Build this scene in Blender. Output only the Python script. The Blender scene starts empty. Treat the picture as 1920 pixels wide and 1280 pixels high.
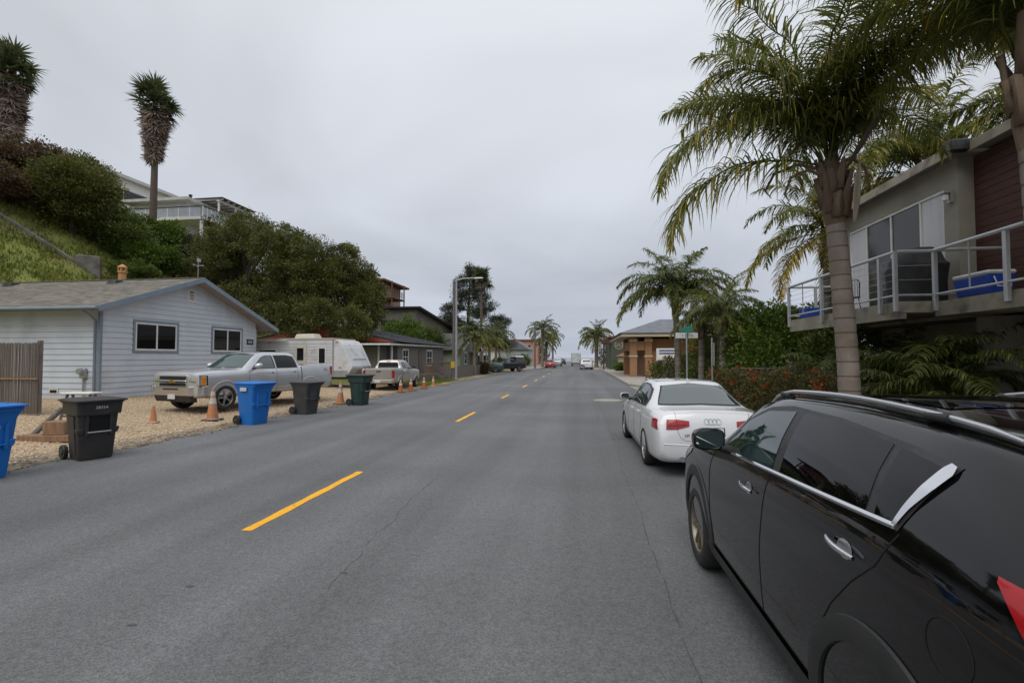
import bpy, bmesh, math, random
import numpy as np
from mathutils import Vector, Matrix
from mathutils.bvhtree import BVHTree

R = math.radians
random.seed(7)
RNG = np.random.default_rng(7)
scene = bpy.context.scene
COL = scene.collection

# ------------------------------------------------------------------ camera
EYE = 1.83
cam_data = bpy.data.cameras.new('camera')
cam_data.sensor_width = 36.0
cam_data.lens = 16.875
cam_data.clip_start = 0.05
cam_data.clip_end = 6000
cam = bpy.data.objects.new('camera', cam_data)
COL.objects.link(cam)
cam.location = (0, 0, EYE)
cam.rotation_euler = (R(90 + 1.9), 0, R(8.1))
scene.camera = cam

# ------------------------------------------------------------------ overcast sky
world = bpy.data.worlds.new('World')
scene.world = world
world.use_nodes = True
wn, wl = world.node_tree.nodes, world.node_tree.links
wn.clear()
SUN_EL, SUN_AZ = 58.0, 200.0
sky = wn.new('ShaderNodeTexSky')
sky.sky_type = 'NISHITA'
sky.sun_disc = False
sky.sun_elevation = R(SUN_EL)
sky.sun_rotation = R(SUN_AZ)
sky.air_density = 1.0
sky.dust_density = 4.0
hsv = wn.new('ShaderNodeHueSaturation')
hsv.inputs['Saturation'].default_value = 0.25
hsv.inputs['Value'].default_value = 0.06
wl.new(sky.outputs[0], hsv.inputs['Color'])
tc = wn.new('ShaderNodeTexCoord')
sep = wn.new('ShaderNodeSeparateXYZ')
wl.new(tc.outputs['Generated'], sep.inputs[0])
# flatten the direction onto a cloud ceiling so that the clouds foreshorten towards the horizon
mx = wn.new('ShaderNodeMath'); mx.operation = 'MAXIMUM'; mx.inputs[1].default_value = 0.0
wl.new(sep.outputs['Z'], mx.inputs[0])
ad = wn.new('ShaderNodeMath'); ad.operation = 'ADD'; ad.inputs[1].default_value = 0.22
wl.new(mx.outputs[0], ad.inputs[0])
dv = wn.new('ShaderNodeVectorMath'); dv.operation = 'DIVIDE'
cmb = wn.new('ShaderNodeCombineXYZ')
for k in range(3):
    wl.new(ad.outputs[0], cmb.inputs[k])
wl.new(tc.outputs['Generated'], dv.inputs[0]); wl.new(cmb.outputs[0], dv.inputs[1])
nz = wn.new('ShaderNodeTexNoise')
nz.inputs['Scale'].default_value = 0.85
nz.inputs['Detail'].default_value = 4
nz.inputs['Roughness'].default_value = 0.5
nz.inputs['Distortion'].default_value = 0.4
wl.new(dv.outputs[0], nz.inputs['Vector'])
grad = wn.new('ShaderNodeValToRGB')       # overcast sky: the zenith is brighter than the horizon
e = grad.color_ramp.elements
e[0].position = 0.0;  e[0].color = (0.405, 0.442, 0.52, 1)
e[1].position = 1.0;  e[1].color = (0.68, 0.70, 0.735, 1)
m_ = e.new(0.30); m_.color = (0.495, 0.525, 0.580, 1)
wl.new(mx.outputs[0], grad.inputs[0])
cl = wn.new('ShaderNodeMapRange')
cl.inputs['From Min'].default_value = 0.30; cl.inputs['From Max'].default_value = 0.70
cl.inputs['To Min'].default_value = 0.84; cl.inputs['To Max'].default_value = 1.16
wl.new(nz.outputs['Fac'], cl.inputs['Value'])
mul = wn.new('ShaderNodeVectorMath'); mul.operation = 'SCALE'
wl.new(grad.outputs['Color'], mul.inputs[0]); wl.new(cl.outputs[0], mul.inputs['Scale'])
mixw = wn.new('ShaderNodeMixRGB'); mixw.inputs[0].default_value = 0.88
wl.new(hsv.outputs[0], mixw.inputs[1]); wl.new(mul.outputs[0], mixw.inputs[2])
bg = wn.new('ShaderNodeBackground'); bg.inputs['Strength'].default_value = 1.0
wl.new(mixw.outputs[0], bg.inputs['Color'])
wo = wn.new('ShaderNodeOutputWorld')
wl.new(bg.outputs[0], wo.inputs['Surface'])

# ------------------------------------------------------------------ sun behind the cloud
sun_data = bpy.data.lights.new('sun', 'SUN')
sun_data.energy = 1.3
sun_data.angle = R(50)
sun_data.color = (1.0, 0.965, 0.92)
sun = bpy.data.objects.new('sun', sun_data)
COL.objects.link(sun)
_d = Vector((math.sin(R(SUN_AZ)) * math.cos(R(SUN_EL)), math.cos(R(SUN_AZ)) * math.cos(R(SUN_EL)), math.sin(R(SUN_EL))))
sun.rotation_euler = (-_d).to_track_quat('-Z', 'Y').to_euler()

vs = scene.view_settings
vs.view_transform = 'Standard'
vs.look = 'None'
vs.gamma = 1.0
vs.exposure = 0.38
vs.use_curve_mapping = False
scene.render.engine = 'CYCLES'
scene.cycles.use_denoising = True
scene.cycles.max_bounces = 8
scene.cycles.transparent_max_bounces = 12
scene.cycles.caustics_reflective = False
scene.cycles.caustics_refractive = False

# ------------------------------------------------------------------ materials
MATS = {}

def mat(name, col, col2=None, scale=6.0, rough=0.6, metal=0.0, bump=0.0, bscale=None, stretch=(1, 1, 1),
        spec=0.5, coat=0.0, trans=0.0, detail=6.0, lo=0.35, hi=0.65, coords='Object', emit=None, alpha=None,
        dirt=None, dirt_scale=0.7, dirt_lo=0.5, dirt_hi=0.75, rough2=None, sss=None, ior=None):
    """Principled material with noise variation between two own colours, optional dirt and fine relief."""
    m = bpy.data.materials.new(name)
    m.use_nodes = True
    n, l = m.node_tree.nodes, m.node_tree.links
    b = n['Principled BSDF']
    b.inputs['Roughness'].default_value = rough
    b.inputs['Metallic'].default_value = metal
    b.inputs['Specular IOR Level'].default_value = spec
    b.inputs['Coat Weight'].default_value = coat
    b.inputs['Coat Roughness'].default_value = 0.03
    b.inputs['Transmission Weight'].default_value = trans
    if ior: b.inputs['IOR'].default_value = ior
    c4 = lambda c: (c[0], c[1], c[2], 1)
    b.inputs['Base Color'].default_value = c4(col)
    t = n.new('ShaderNodeTexCoord')
    mp = n.new('ShaderNodeMapping')
    mp.inputs['Scale'].default_value = stretch
    l.new(t.outputs[coords], mp.inputs['Vector'])
    out = None
    if col2 is not None:
        ns = n.new('ShaderNodeTexNoise')
        ns.inputs['Scale'].default_value = scale
        ns.inputs['Detail'].default_value = detail
        l.new(mp.outputs[0], ns.inputs['Vector'])
        mr = n.new('ShaderNodeMapRange')
        mr.inputs['From Min'].default_value = lo; mr.inputs['From Max'].default_value = hi
        l.new(ns.outputs['Fac'], mr.inputs['Value'])
        mxr = n.new('ShaderNodeMixRGB')
        mxr.inputs[1].default_value = c4(col); mxr.inputs[2].default_value = c4(col2)
        l.new(mr.outputs[0], mxr.inputs[0])
        out = mxr.outputs[0]
        if rough2 is not None:
            rr = n.new('ShaderNodeMapRange')
            rr.inputs['To Min'].default_value = rough; rr.inputs['To Max'].default_value = rough2
            l.new(mr.outputs[0], rr.inputs['Value']); l.new(rr.outputs[0], b.inputs['Roughness'])
    if dirt is not None:
        nd = n.new('ShaderNodeTexNoise')
        nd.inputs['Scale'].default_value = dirt_scale; nd.inputs['Detail'].default_value = 8
        l.new(t.outputs[coords], nd.inputs['Vector'])
        md = n.new('ShaderNodeMapRange')
        md.inputs['From Min'].default_value = dirt_lo; md.inputs['From Max'].default_value = dirt_hi
        l.new(nd.outputs['Fac'], md.inputs['Value'])
        xd = n.new('ShaderNodeMixRGB')
        if out is not None: l.new(out, xd.inputs[1])
        else: xd.inputs[1].default_value = c4(col)
        xd.inputs[2].default_value = c4(dirt)
        l.new(md.outputs[0], xd.inputs[0])
        out = xd.outputs[0]
    if out is not None:
        l.new(out, b.inputs['Base Color'])
    if bump:
        nb = n.new('ShaderNodeTexNoise')
        nb.inputs['Scale'].default_value = bscale or scale * 4
        nb.inputs['Detail'].default_value = 6
        l.new(mp.outputs[0], nb.inputs['Vector'])
        bp = n.new('ShaderNodeBump')
        bp.inputs['Strength'].default_value = min(1.0, bump)
        bp.inputs['Distance'].default_value = 0.02
        l.new(nb.outputs['Fac'], bp.inputs['Height'])
        l.new(bp.outputs[0], b.inputs['Normal'])
    if emit:
        b.inputs['Emission Color'].default_value = c4(emit[:3]); b.inputs['Emission Strength'].default_value = emit[3]
    MATS[name] = m
    return m

def leaf_mat(name, dark, light, tip=None, rough=0.5, trans=0.25):
    """Leaf material: the mesh attribute tint picks a shade between the plant's own leaf colours."""
    m = bpy.data.materials.new(name)
    m.use_nodes = True
    n, l = m.node_tree.nodes, m.node_tree.links
    b = n['Principled BSDF']
    b.inputs['Roughness'].default_value = rough
    b.inputs['Specular IOR Level'].default_value = 0.4
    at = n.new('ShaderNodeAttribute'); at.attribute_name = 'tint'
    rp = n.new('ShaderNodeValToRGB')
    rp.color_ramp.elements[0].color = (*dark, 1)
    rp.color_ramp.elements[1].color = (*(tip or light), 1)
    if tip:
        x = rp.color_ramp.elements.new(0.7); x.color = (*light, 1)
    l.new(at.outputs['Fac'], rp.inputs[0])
    l.new(rp.outputs[0], b.inputs['Base Color'])
    tr = n.new('ShaderNodeBsdfTranslucent')
    l.new(rp.outputs[0], tr.inputs['Color'])
    ms = n.new('ShaderNodeMixShader'); ms.inputs[0].default_value = trans
    l.new(b.outputs[0], ms.inputs[1]); l.new(tr.outputs[0], ms.inputs[2])
    l.new(ms.outputs[0], n['Material Output'].inputs['Surface'])
    MATS[name] = m
    return m

# ------------------------------------------------------------------ mesh helpers
def tag(o, label=None, cat=None, group=None, kind=None):
    if label: o['label'] = label
    if cat: o['category'] = cat
    if group: o['group'] = group
    if kind: o['kind'] = kind
    return o

def empty(name, loc=(0, 0, 0), rz=0.0, label=None, cat=None, group=None, parent=None):
    o = bpy.data.objects.new(name, None)
    o.empty_display_size = 0.2
    COL.objects.link(o)
    o.location = loc
    o.rotation_euler = (0, 0, rz)
    if parent: o.parent = parent
    return tag(o, label, cat, group)

def link_mesh(name, me, material, parent=None, loc=None, rot=None, scale=None):
    o = bpy.data.objects.new(name, me)
    COL.objects.link(o)
    if material is not None and len(me.materials) == 0:
        me.materials.append(MATS[material] if isinstance(material, str) else material)
    if parent is not None: o.parent = parent
    if loc is not None: o.location = loc
    if rot is not None: o.rotation_euler = rot
    if scale is not None: o.scale = scale if hasattr(scale, '__len__') else (scale,) * 3
    return o

class MB:
    """Collects vertices and faces; build() links them as one mesh object."""
    def __init__(s):
        s.v, s.f = [], []
    def add(s, verts, faces):
        k = len(s.v)
        s.v.extend([tuple(p) for p in verts])
        s.f.extend([tuple(i + k for i in f) for f in faces])
        return s
    def box(s, x0, x1, y0, y1, z0, z1):
        return s.add([(x0, y0, z0), (x1, y0, z0), (x1, y1, z0), (x0, y1, z0), (x0, y0, z1), (x1, y0, z1), (x1, y1, z1), (x0, y1, z1)],
                     [(0, 3, 2, 1), (4, 5, 6, 7), (0, 1, 5, 4), (1, 2, 6, 5), (2, 3, 7, 6), (3, 0, 4, 7)])
    def cbox(s, x0, x1, y0, y1, z0, z1, c=0.01):
        """box with chamfered edges"""
        X, Y, Z = (x0, x1), (y0, y1), (z0, z1)
        vs_, idx = [], {}
        for i in (0, 1):
            for j in (0, 1):
                for k in (0, 1):
                    sx, sy, sz = (1 - 2 * i), (1 - 2 * j), (1 - 2 * k)
                    for ax in range(3):
                        p = [X[i] + sx * c, Y[j] + sy * c, Z[k] + sz * c]
                        p[ax] = (X[i], Y[j], Z[k])[ax]
                        idx[(i, j, k, ax)] = len(vs_); vs_.append(p)
        fs = []
        for ax in range(3):
            a, b_ = (ax + 1) % 3, (ax + 2) % 3
            for e_ in (0, 1):
                q = []
                for (p, r) in ((0, 0), (1, 0), (1, 1), (0, 1)):
                    t = [0, 0, 0]; t[ax] = e_; t[a] = p; t[b_] = r
                    q.append(idx[(*t, ax)])
                fs.append(tuple(q if e_ else q[::-1]))
        for ax in range(3):
            a, b_ = (ax + 1) % 3, (ax + 2) % 3
            for p in (0, 1):
                for r in (0, 1):
                    t0 = [0, 0, 0]; t1 = [0, 0, 0]
                    t0[ax] = 0; t1[ax] = 1; t0[a] = t1[a] = p; t0[b_] = t1[b_] = r
                    q = (idx[(*t0, a)], idx[(*t1, a)], idx[(*t1, b_)], idx[(*t0, b_)])
                    fs.append(q if (p == r) else q[::-1])
        for i in (0, 1):
            for j in (0, 1):
                for k in (0, 1):
                    t = (idx[(i, j, k, 0)], idx[(i, j, k, 1)], idx[(i, j, k, 2)])
                    fs.append(t if (i + j + k) % 2 else t[::-1])
        return s.add(vs_, fs)
    def hexa(s, bottom, top):
        """solid between two quads (4 points each, same winding)"""
        return s.add(list(bottom) + list(top), [(3, 2, 1, 0), (4, 5, 6, 7), (0, 1, 5, 4), (1, 2, 6, 5), (2, 3, 7, 6), (3, 0, 4, 7)])
    def prism(s, poly, axis, a0, a1):
        """extrude a 2D polygon along an axis: 'x' -> (y,z), 'y' -> (x,z), 'z' -> (x,y)"""
        def P(p, a):
            return {'x': (a, p[0], p[1]), 'y': (p[0], a, p[1]), 'z': (p[0], p[1], a)}[axis]
        n = len(poly)
        vs_ = [P(p, a0) for p in poly] + [P(p, a1) for p in poly]
        fs = [tuple(range(n))[::-1], tuple(range(n, 2 * n))] + [(i, (i + 1) % n, n + (i + 1) % n, n + i) for i in range(n)]
        return s.add(vs_, fs)
    def tube(s, path, r, n=8, cap=True, flat=1.0):
        path = [Vector(p) for p in path]
        rr = r if hasattr(r, '__len__') else [r] * len(path)
        rings, up = [], None
        for i, p in enumerate(path):
            d = (path[min(i + 1, len(path) - 1)] - path[max(i - 1, 0)]).normalized()
            if up is None:
                up = d.orthogonal().normalized()
            else:
                up = (up - d * up.dot(d))
                up = up.normalized() if up.length > 1e-6 else d.orthogonal().normalized()
            w = d.cross(up)
            rings.append([p + (up * math.cos(2 * math.pi * k / n) + w * (flat * math.sin(2 * math.pi * k / n))) * rr[i] for k in range(n)])
        vs_ = [q for rg in rings for q in rg]
        fs = [(i * n + k, i * n + (k + 1) % n, (i + 1) * n + (k + 1) % n, (i + 1) * n + k) for i in range(len(path) - 1) for k in range(n)]
        if cap:
            fs += [tuple(range(n))[::-1], tuple((len(path) - 1) * n + k for k in range(n))]
        return s.add(vs_, fs)
    def lathe(s, prof, n=24, axis='z', c=(0, 0, 0), closed=False):
        """profile of (radius, height) turned about an axis through c"""
        vs_ = []
        for (r, h) in prof:
            for k in range(n):
                a = 2 * math.pi * k / n
                p, q = r * math.cos(a), r * math.sin(a)
                v = {'z': (p, q, h), 'y': (p, h, q), 'x': (h, p, q)}[axis]
                vs_.append((v[0] + c[0], v[1] + c[1], v[2] + c[2]))
        m = len(prof)
        fs = [(i * n + k, i * n + (k + 1) % n, ((i + 1) % m) * n + (k + 1) % n, ((i + 1) % m) * n + k)
              for i in range(m if closed else m - 1) for k in range(n)]
        if not closed:
            fs += [tuple(range(n))[::-1], tuple((m - 1) * n + k for k in range(n))]
        return s.add(vs_, fs)
    def grid(s, pts):
        m, n = len(pts), len(pts[0])
        return s.add([p for r in pts for p in r], [(i * n + j, i * n + j + 1, (i + 1) * n + j + 1, (i + 1) * n + j) for i in range(m - 1) for j in range(n - 1)])
    def loft(s, rings, cap=True):
        n = len(rings[0])
        fs = [(i * n + k, i * n + (k + 1) % n, (i + 1) * n + (k + 1) % n, (i + 1) * n + k) for i in range(len(rings) - 1) for k in range(n)]
        if cap:
            fs += [tuple(range(n))[::-1], tuple((len(rings) - 1) * n + k for k in range(n))]
        return s.add([p for r in rings for p in r], fs)
    def mesh(s, name, smooth=None, fix=True):
        me = bpy.data.meshes.new(name)
        me.from_pydata(s.v, [], s.f)
        if fix:
            bm = bmesh.new(); bm.from_mesh(me)
            bmesh.ops.recalc_face_normals(bm, faces=bm.faces)
            bm.to_mesh(me); bm.free()
        if smooth is not None:
            me.polygons.foreach_set('use_smooth', [True] * len(me.polygons))
            me.set_sharp_from_angle(angle=R(smooth))
        me.update()
        return me
    def build(s, name, material, parent=None, smooth=None, loc=None, rot=None, bevel=None, fix=True):
        o = link_mesh(name, s.mesh(name, smooth, fix), material, parent, loc, rot)
        if bevel:
            b = o.modifiers.new('bevel', 'BEVEL'); b.width = bevel; b.segments = 2; b.limit_method = 'ANGLE'
        return o

def fast_mesh(name, verts, faces, tint=None, smooth=False):
    """numpy arrays -> mesh; faces (n,3) or (n,4); tint is one value for each vertex"""
    me = bpy.data.meshes.new(name)
    verts = np.asarray(verts, dtype=np.float32); faces = np.asarray(faces, dtype=np.int32)
    n, k = faces.shape
    me.vertices.add(len(verts)); me.vertices.foreach_set('co', verts.ravel())
    me.loops.add(n * k); me.loops.foreach_set('vertex_index', faces.ravel())
    me.polygons.add(n)
    me.polygons.foreach_set('loop_start', np.arange(0, n * k, k, dtype=np.int32))
    if smooth: me.polygons.foreach_set('use_smooth', np.ones(n, dtype=bool))
    if tint is not None:
        a = me.attributes.new('tint', 'FLOAT', 'POINT')
        a.data.foreach_set('value', np.asarray(tint, dtype=np.float32))
    me.update(calc_edges=True)
    return me

def copy_tree(o, parent=None):
    c = o.copy()
    COL.objects.link(c)
    if parent is not None: c.parent = parent
    for ch in list(o.children):
        copy_tree(ch, c)
    return c

def text_mesh(txt, size, depth=0.002):
    cu = bpy.data.curves.new('text', 'FONT')
    cu.body = txt; cu.size = size; cu.extrude = depth; cu.align_x = 'CENTER'; cu.align_y = 'CENTER'; cu.resolution_u = 3
    o = bpy.data.objects.new('text', cu)
    COL.objects.link(o)
    dg = bpy.context.evaluated_depsgraph_get()
    me = bpy.data.meshes.new_from_object(o.evaluated_get(dg))
    bpy.data.objects.remove(o)
    me.materials.clear()
    return me

def put_text(txt, size, material, parent, origin, right, up, name='lettering', depth=0.002):
    """flat lettering with its baseline direction and up direction in the parent's space"""
    me = text_mesh(txt, size, depth)
    r, u = Vector(right).normalized(), Vector(up).normalized()
    n = r.cross(u)
    M = Matrix((r, u, n)).transposed().to_4x4()
    M.translation = Vector(origin)
    me.transform(M)
    return link_mesh(name, me, material, parent)

def evaluated(o):
    dg = bpy.context.evaluated_depsgraph_get()
    return bpy.data.meshes.new_from_object(o.evaluated_get(dg))

def terrain_height(x, y):
    """ground level left of the road: a gently rising gravel lot, then the hillside"""
    if x > -9.3: return 0.0
    z = 0.34 * min(1.0, max(0.0, (-9.3 - x) / 8.0))
    f = 1.0 if y < 42 else max(0.0, 1.0 - (y - 42) / 60.0) * 0.75 + 0.25 if y < 102 else max(0.04, 0.25 - (y - 102) * 0.002)
    b = 22.5 + max(0.0, min(6.0, (y - 28) * 0.12))
    d = -x - b
    if d > 0:
        h = 0.83 * d
        top = 17.5 + 0.9 * math.sin(y * 0.21) + 0.6 * math.sin(x * 0.37 + y * 0.11)
        h = -2.0 * math.log(math.exp(-h * 0.5) + math.exp(-top * 0.5)) if h < 60 else top
        h = max(h, 0.0)
        z += h * f
    return z
# ------------------------------------------------------------------ shared materials
mat('concrete', (0.36, 0.33, 0.29), (0.27, 0.25, 0.22), 1.3, 0.85, bump=0.3, bscale=60, dirt=(0.2, 0.18, 0.15), dirt_lo=0.55, dirt_hi=0.8)
mat('kerb_concrete', (0.40, 0.37, 0.31), (0.28, 0.26, 0.22), 2.0, 0.85, bump=0.3, bscale=50)
mat('soil', (0.10, 0.075, 0.05), (0.17, 0.13, 0.085), 1.5, 0.95, bump=0.8, bscale=25)
mat('ground_earth', (0.24, 0.20, 0.14), (0.17, 0.15, 0.10), 0.4, 0.95, bump=0.5, bscale=10)
mat('lane_paint', (0.92, 0.46, 0.006), (0.86, 0.41, 0.008), 14, 0.6, bump=0.25, bscale=160, dirt=(0.52, 0.27, 0.03), dirt_scale=9, dirt_lo=0.58, dirt_hi=0.72)
mat('tar', (0.045, 0.045, 0.045), (0.09, 0.09, 0.09), 12, 0.85)
mat('patch_asphalt', (0.118, 0.118, 0.118), (0.088, 0.088, 0.088), 60, 0.75, bump=0.5, bscale=140, dirt=(0.140, 0.138, 0.134), dirt_scale=0.8, dirt_lo=0.42, dirt_hi=0.68)
mat('white_frame', (0.72, 0.72, 0.70), (0.62, 0.62, 0.60), 3, 0.45)
mat('dark_glass', (0.008, 0.009, 0.010), rough=0.04, spec=0.35)
mat('room_glass', (0.02, 0.022, 0.024), rough=0.03, spec=0.5)
mat('dark_metal', (0.03, 0.03, 0.032), (0.05, 0.05, 0.05), 8, 0.45, metal=0.6)
mat('galvanised', (0.45, 0.46, 0.47), (0.36, 0.37, 0.38), 9, 0.5, metal=0.7)
mat('black_plastic', (0.018, 0.018, 0.019), (0.03, 0.03, 0.03), 20, 0.5, bump=0.1, bscale=200)
mat('white_paint', (0.74, 0.73, 0.70), (0.64, 0.63, 0.60), 2, 0.55)
mat('timber', (0.30, 0.18, 0.10), (0.20, 0.12, 0.07), 3, 0.8, bump=0.4, bscale=30, stretch=(6, 6, 1))
mat('grey_timber', (0.19, 0.165, 0.145), (0.12, 0.105, 0.095), 3, 0.85, bump=0.4, bscale=25, stretch=(6, 6, 1))
mat('stucco_grey', (0.34, 0.32, 0.27), (0.29, 0.275, 0.235), 1.0, 0.9, bump=0.35, bscale=120, dirt=(0.22, 0.21, 0.18), dirt_scale=0.9, dirt_lo=0.52, dirt_hi=0.8)
mat('red_board', (0.088, 0.034, 0.026), (0.064, 0.026, 0.02), 3, 0.7, bump=0.2, bscale=40, stretch=(1, 1, 4))

def asphalt():
    m = bpy.data.materials.new('asphalt'); m.use_nodes = True
    n, l = m.node_tree.nodes, m.node_tree.links
    b = n['Principled BSDF']
    t = n.new('ShaderNodeTexCoord')
    def noise(scale, st=(1, 1, 1), detail=4, rough=0.55):
        mp = n.new('ShaderNodeMapping'); mp.inputs['Scale'].default_value = st
        l.new(t.outputs['Object'], mp.inputs['Vector'])
        x = n.new('ShaderNodeTexNoise'); x.inputs['Scale'].default_value = scale; x.inputs['Detail'].default_value = detail
        x.inputs['Roughness'].default_value = rough
        l.new(mp.outputs[0], x.inputs['Vector']); return x.outputs['Fac']
    def ramp(f, lo, hi, a, c):
        r = n.new('ShaderNodeMapRange'); r.inputs['From Min'].default_value = lo; r.inputs['From Max'].default_value = hi
        r.inputs['To Min'].default_value = a; r.inputs['To Max'].default_value = c
        l.new(f, r.inputs['Value']); return r.outputs[0]
    def mulm(a, c):
        x = n.new('ShaderNodeMath'); x.operation = 'MULTIPLY'; l.new(a, x.inputs[0]); l.new(c, x.inputs[1]); return x.outputs[0]
    tracks = ramp(noise(0.9, (1.0, 0.035, 1), 3), 0.33, 0.67, 0.80, 1.16)       # worn wheel tracks along the road
    blot = ramp(noise(0.30, (0.5, 1.0, 1), 7), 0.30, 0.70, 0.80, 1.16)
    fine = ramp(noise(14, (1, 1, 1), 8, 0.7), 0.35, 0.65, 0.90, 1.10)
    v = n.new('ShaderNodeTexVoronoi'); v.inputs['Scale'].default_value = 95
    l.new(t.outputs['Object'], v.inputs['Vector'])
    sp = n.new('ShaderNodeSeparateColor'); l.new(v.outputs['Color'], sp.inputs[0])
    agg = ramp(sp.outputs[0], 0.0, 1.0, 0.72, 1.28)                              # single stones of the aggregate
    f = mulm(mulm(mulm(tracks, blot), fine), agg)
    c = n.new('ShaderNodeMixRGB'); c.blend_type = 'MULTIPLY'; c.inputs[0].default_value = 1
    c.inputs[1].default_value = (0.137, 0.139, 0.143, 1)
    l.new(f, c.inputs[2]); l.new(c.outputs[0], b.inputs['Base Color'])
    b.inputs['Roughness'].default_value = 0.72
    b.inputs['Specular IOR Level'].default_value = 0.35
    bp = n.new('ShaderNodeBump'); bp.inputs['Strength'].default_value = 0.55; bp.inputs['Distance'].default_value = 0.006
    l.new(v.outputs['Distance'], bp.inputs['Height']); l.new(bp.outputs[0], b.inputs['Normal'])
    MATS['asphalt'] = m
asphalt()

def gravel_material():
    m = bpy.data.materials.new('gravel'); m.use_nodes = True
    n, l = m.node_tree.nodes, m.node_tree.links
    b = n['Principled BSDF']; b.inputs['Roughness'].default_value = 0.9
    t = n.new('ShaderNodeTexCoord')
    v = n.new('ShaderNodeTexVoronoi'); v.inputs['Scale'].default_value = 22
    l.new(t.outputs['Object'], v.inputs['Vector'])
    sp = n.new('ShaderNodeSeparateColor'); l.new(v.outputs['Color'], sp.inputs[0])
    rp = n.new('ShaderNodeValToRGB')
    e_ = rp.color_ramp.elements
    e_[0].color = (0.20, 0.13, 0.075, 1); e_[1].color = (0.60, 0.47, 0.32, 1)
    q = e_.new(0.5); q.color = (0.42, 0.30, 0.18, 1)
    l.new(sp.outputs[0], rp.inputs[0]); l.new(rp.outputs[0], b.inputs['Base Color'])
    bp = n.new('ShaderNodeBump'); bp.inputs['Strength'].default_value = 1; bp.inputs['Distance'].default_value = 0.02; bp.invert = True
    l.new(v.outputs['Distance'], bp.inputs['Height']); l.new(bp.outputs[0], b.inputs['Normal'])
    MATS['gravel'] = m
gravel_material()
mat('pebble', (0.38, 0.28, 0.175), (0.68, 0.57, 0.43), 26, 0.9, lo=0.3, hi=0.7)
mat('dirt_shoulder', (0.20, 0.16, 0.11), (0.33, 0.26, 0.18), 2.5, 0.95, bump=0.6, bscale=40, dirt=(0.12, 0.11, 0.09), dirt_scale=1.5)
mat('hill_grass', (0.21, 0.22, 0.05), (0.13, 0.17, 0.03), 0.35, 0.95, bump=1.0, bscale=14, dirt=(0.17, 0.12, 0.065), dirt_scale=0.25, dirt_lo=0.48, dirt_hi=0.62)
mat('lawn', (0.075, 0.12, 0.02), (0.14, 0.16, 0.035), 3, 0.95, bump=1.0, bscale=60)
mat('sea', (0.16, 0.19, 0.22), (0.18, 0.21, 0.24), 0.05, 0.25, spec=0.5)

# ------------------------------------------------------------------ ground, sea, hillside
MB().add([(-3000, -400, -0.08), (3000, -400, -0.08), (3000, 240, -0.08), (-3000, 240, -0.08)], [(0, 1, 2, 3)]).build('ground', 'ground_earth')['kind'] = 'structure'
MB().add([(-3000, 240, -0.5), (3000, 240, -0.5), (3000, 5500, -0.5), (-3000, 5500, -0.5)], [(0, 1, 2, 3)]).build('sea', 'sea')['kind'] = 'structure'

xs = [-8.9, -9.3, -10.5, -12, -14, -16, -18, -20, -22] + [-22 - 0.9 * k for k in range(1, 34)] + [-56, -64, -75, -90, -120]
ys = [-20 + 1.5 * k for k in range(66)] + [82, 88, 95, 105, 120, 140, 170, 200]
pts = []
for y in ys:
    pts.append([(x, y, -0.02 if x > -9 else terrain_height(x, y) + (0.0 if x > -22 else 0.22 * math.sin(x * 1.7 + y * 0.9) * math.sin(y * 1.3 - x * 0.4)) - 0.015) for x in xs])
hill = MB().grid(pts).build('hillside', 'hill_grass', smooth=60)
hill['kind'] = 'structure'

# ------------------------------------------------------------------ road with its worn left edge
rd = MB()
yy = [-25 + 0.6 * k for k in range(0, 250)] + [130, 145, 160, 180, 205]
def edge_x(y):
    return -9.25 + 0.10 * math.sin(y * 0.8) + 0.07 * math.sin(y * 2.3 + 1) + 0.04 * math.sin(y * 5.1)
rd.grid([[(edge_x(y), y, 0.0), (-6, y, 0.0), (-3.5, y, 0.0), (0, y, 0.0), (3.0, y, 0.0), (3.08, y, 0.0)] for y in yy])
road = rd.build('road', 'asphalt'); road['kind'] = 'structure'
for (y0, y1) in ((-3.6, -1.0), (4.69, 7.34), (13.4, 15.8), (21.3, 23.5), (29.4, 31.6), (37.2, 39.4), (45.2, 47.4), (53.4, 55.6), (61.5, 63.7), (69.6, 71.8), (78, 80.2)):
    p, n_ = [], 12
    for i in range(n_ + 1):
        y = y0 + (y1 - y0) * i / n_
        p.append([(-3.56 + 0.008 * math.sin(9 * y), y, 0.004), (-3.445 + 0.008 * math.sin(7 * y + 2), y, 0.004)])
    MB().grid(p).build('lane_marking', 'lane_paint', road)

def crack(path, w=0.012, jit=0.03, seed=1):
    rr = random.Random(seed)
    pts_ = []
    for (a, b_) in zip(path[:-1], path[1:]):
        L = math.hypot(b_[0] - a[0], b_[1] - a[1]); k = max(2, int(L / 0.12))
        for i in range(k):
            t = i / k
            pts_.append((a[0] + (b_[0] - a[0]) * t, a[1] + (b_[1] - a[1]) * t))
    m, off, on = MB(), 0, True
    row = []
    for (x, y) in pts_:
        off = off * 0.85 + rr.uniform(-jit, jit)
        ww = w * rr.uniform(0.3, 1.2)
        row.append([(x + off - ww / 2, y, 0.003), (x + off + ww / 2, y, 0.003)])
        if rr.random() < 0.05 and len(row) > 3:
            m.grid(row); row = []
    if len(row) > 1: m.grid(row)
    m.build('crack', 'tar', road)
crack([(0.66, 2.0), (0.7, 9), (0.75, 22), (0.6, 45)], 0.009, 0.014, 1)
crack([(-2.0, 3.6), (-2.2, 6.1), (-2.18, 7.5)], 0.0045, 0.03, 2)
crack([(0.3, 10.5), (0.95, 11.2), (0.4, 13.5), (0.55, 16)], 0.014, 0.04, 3)
crack([(-9.0, 9.5), (-7.6, 13), (-7.3, 18), (-7.0, 30)], 0.012, 0.02, 4)
crack([(1.0, 14), (0.2, 14.3), (-1.5, 14.4)], 0.012, 0.03, 6)
sp_ = MB()
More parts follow.
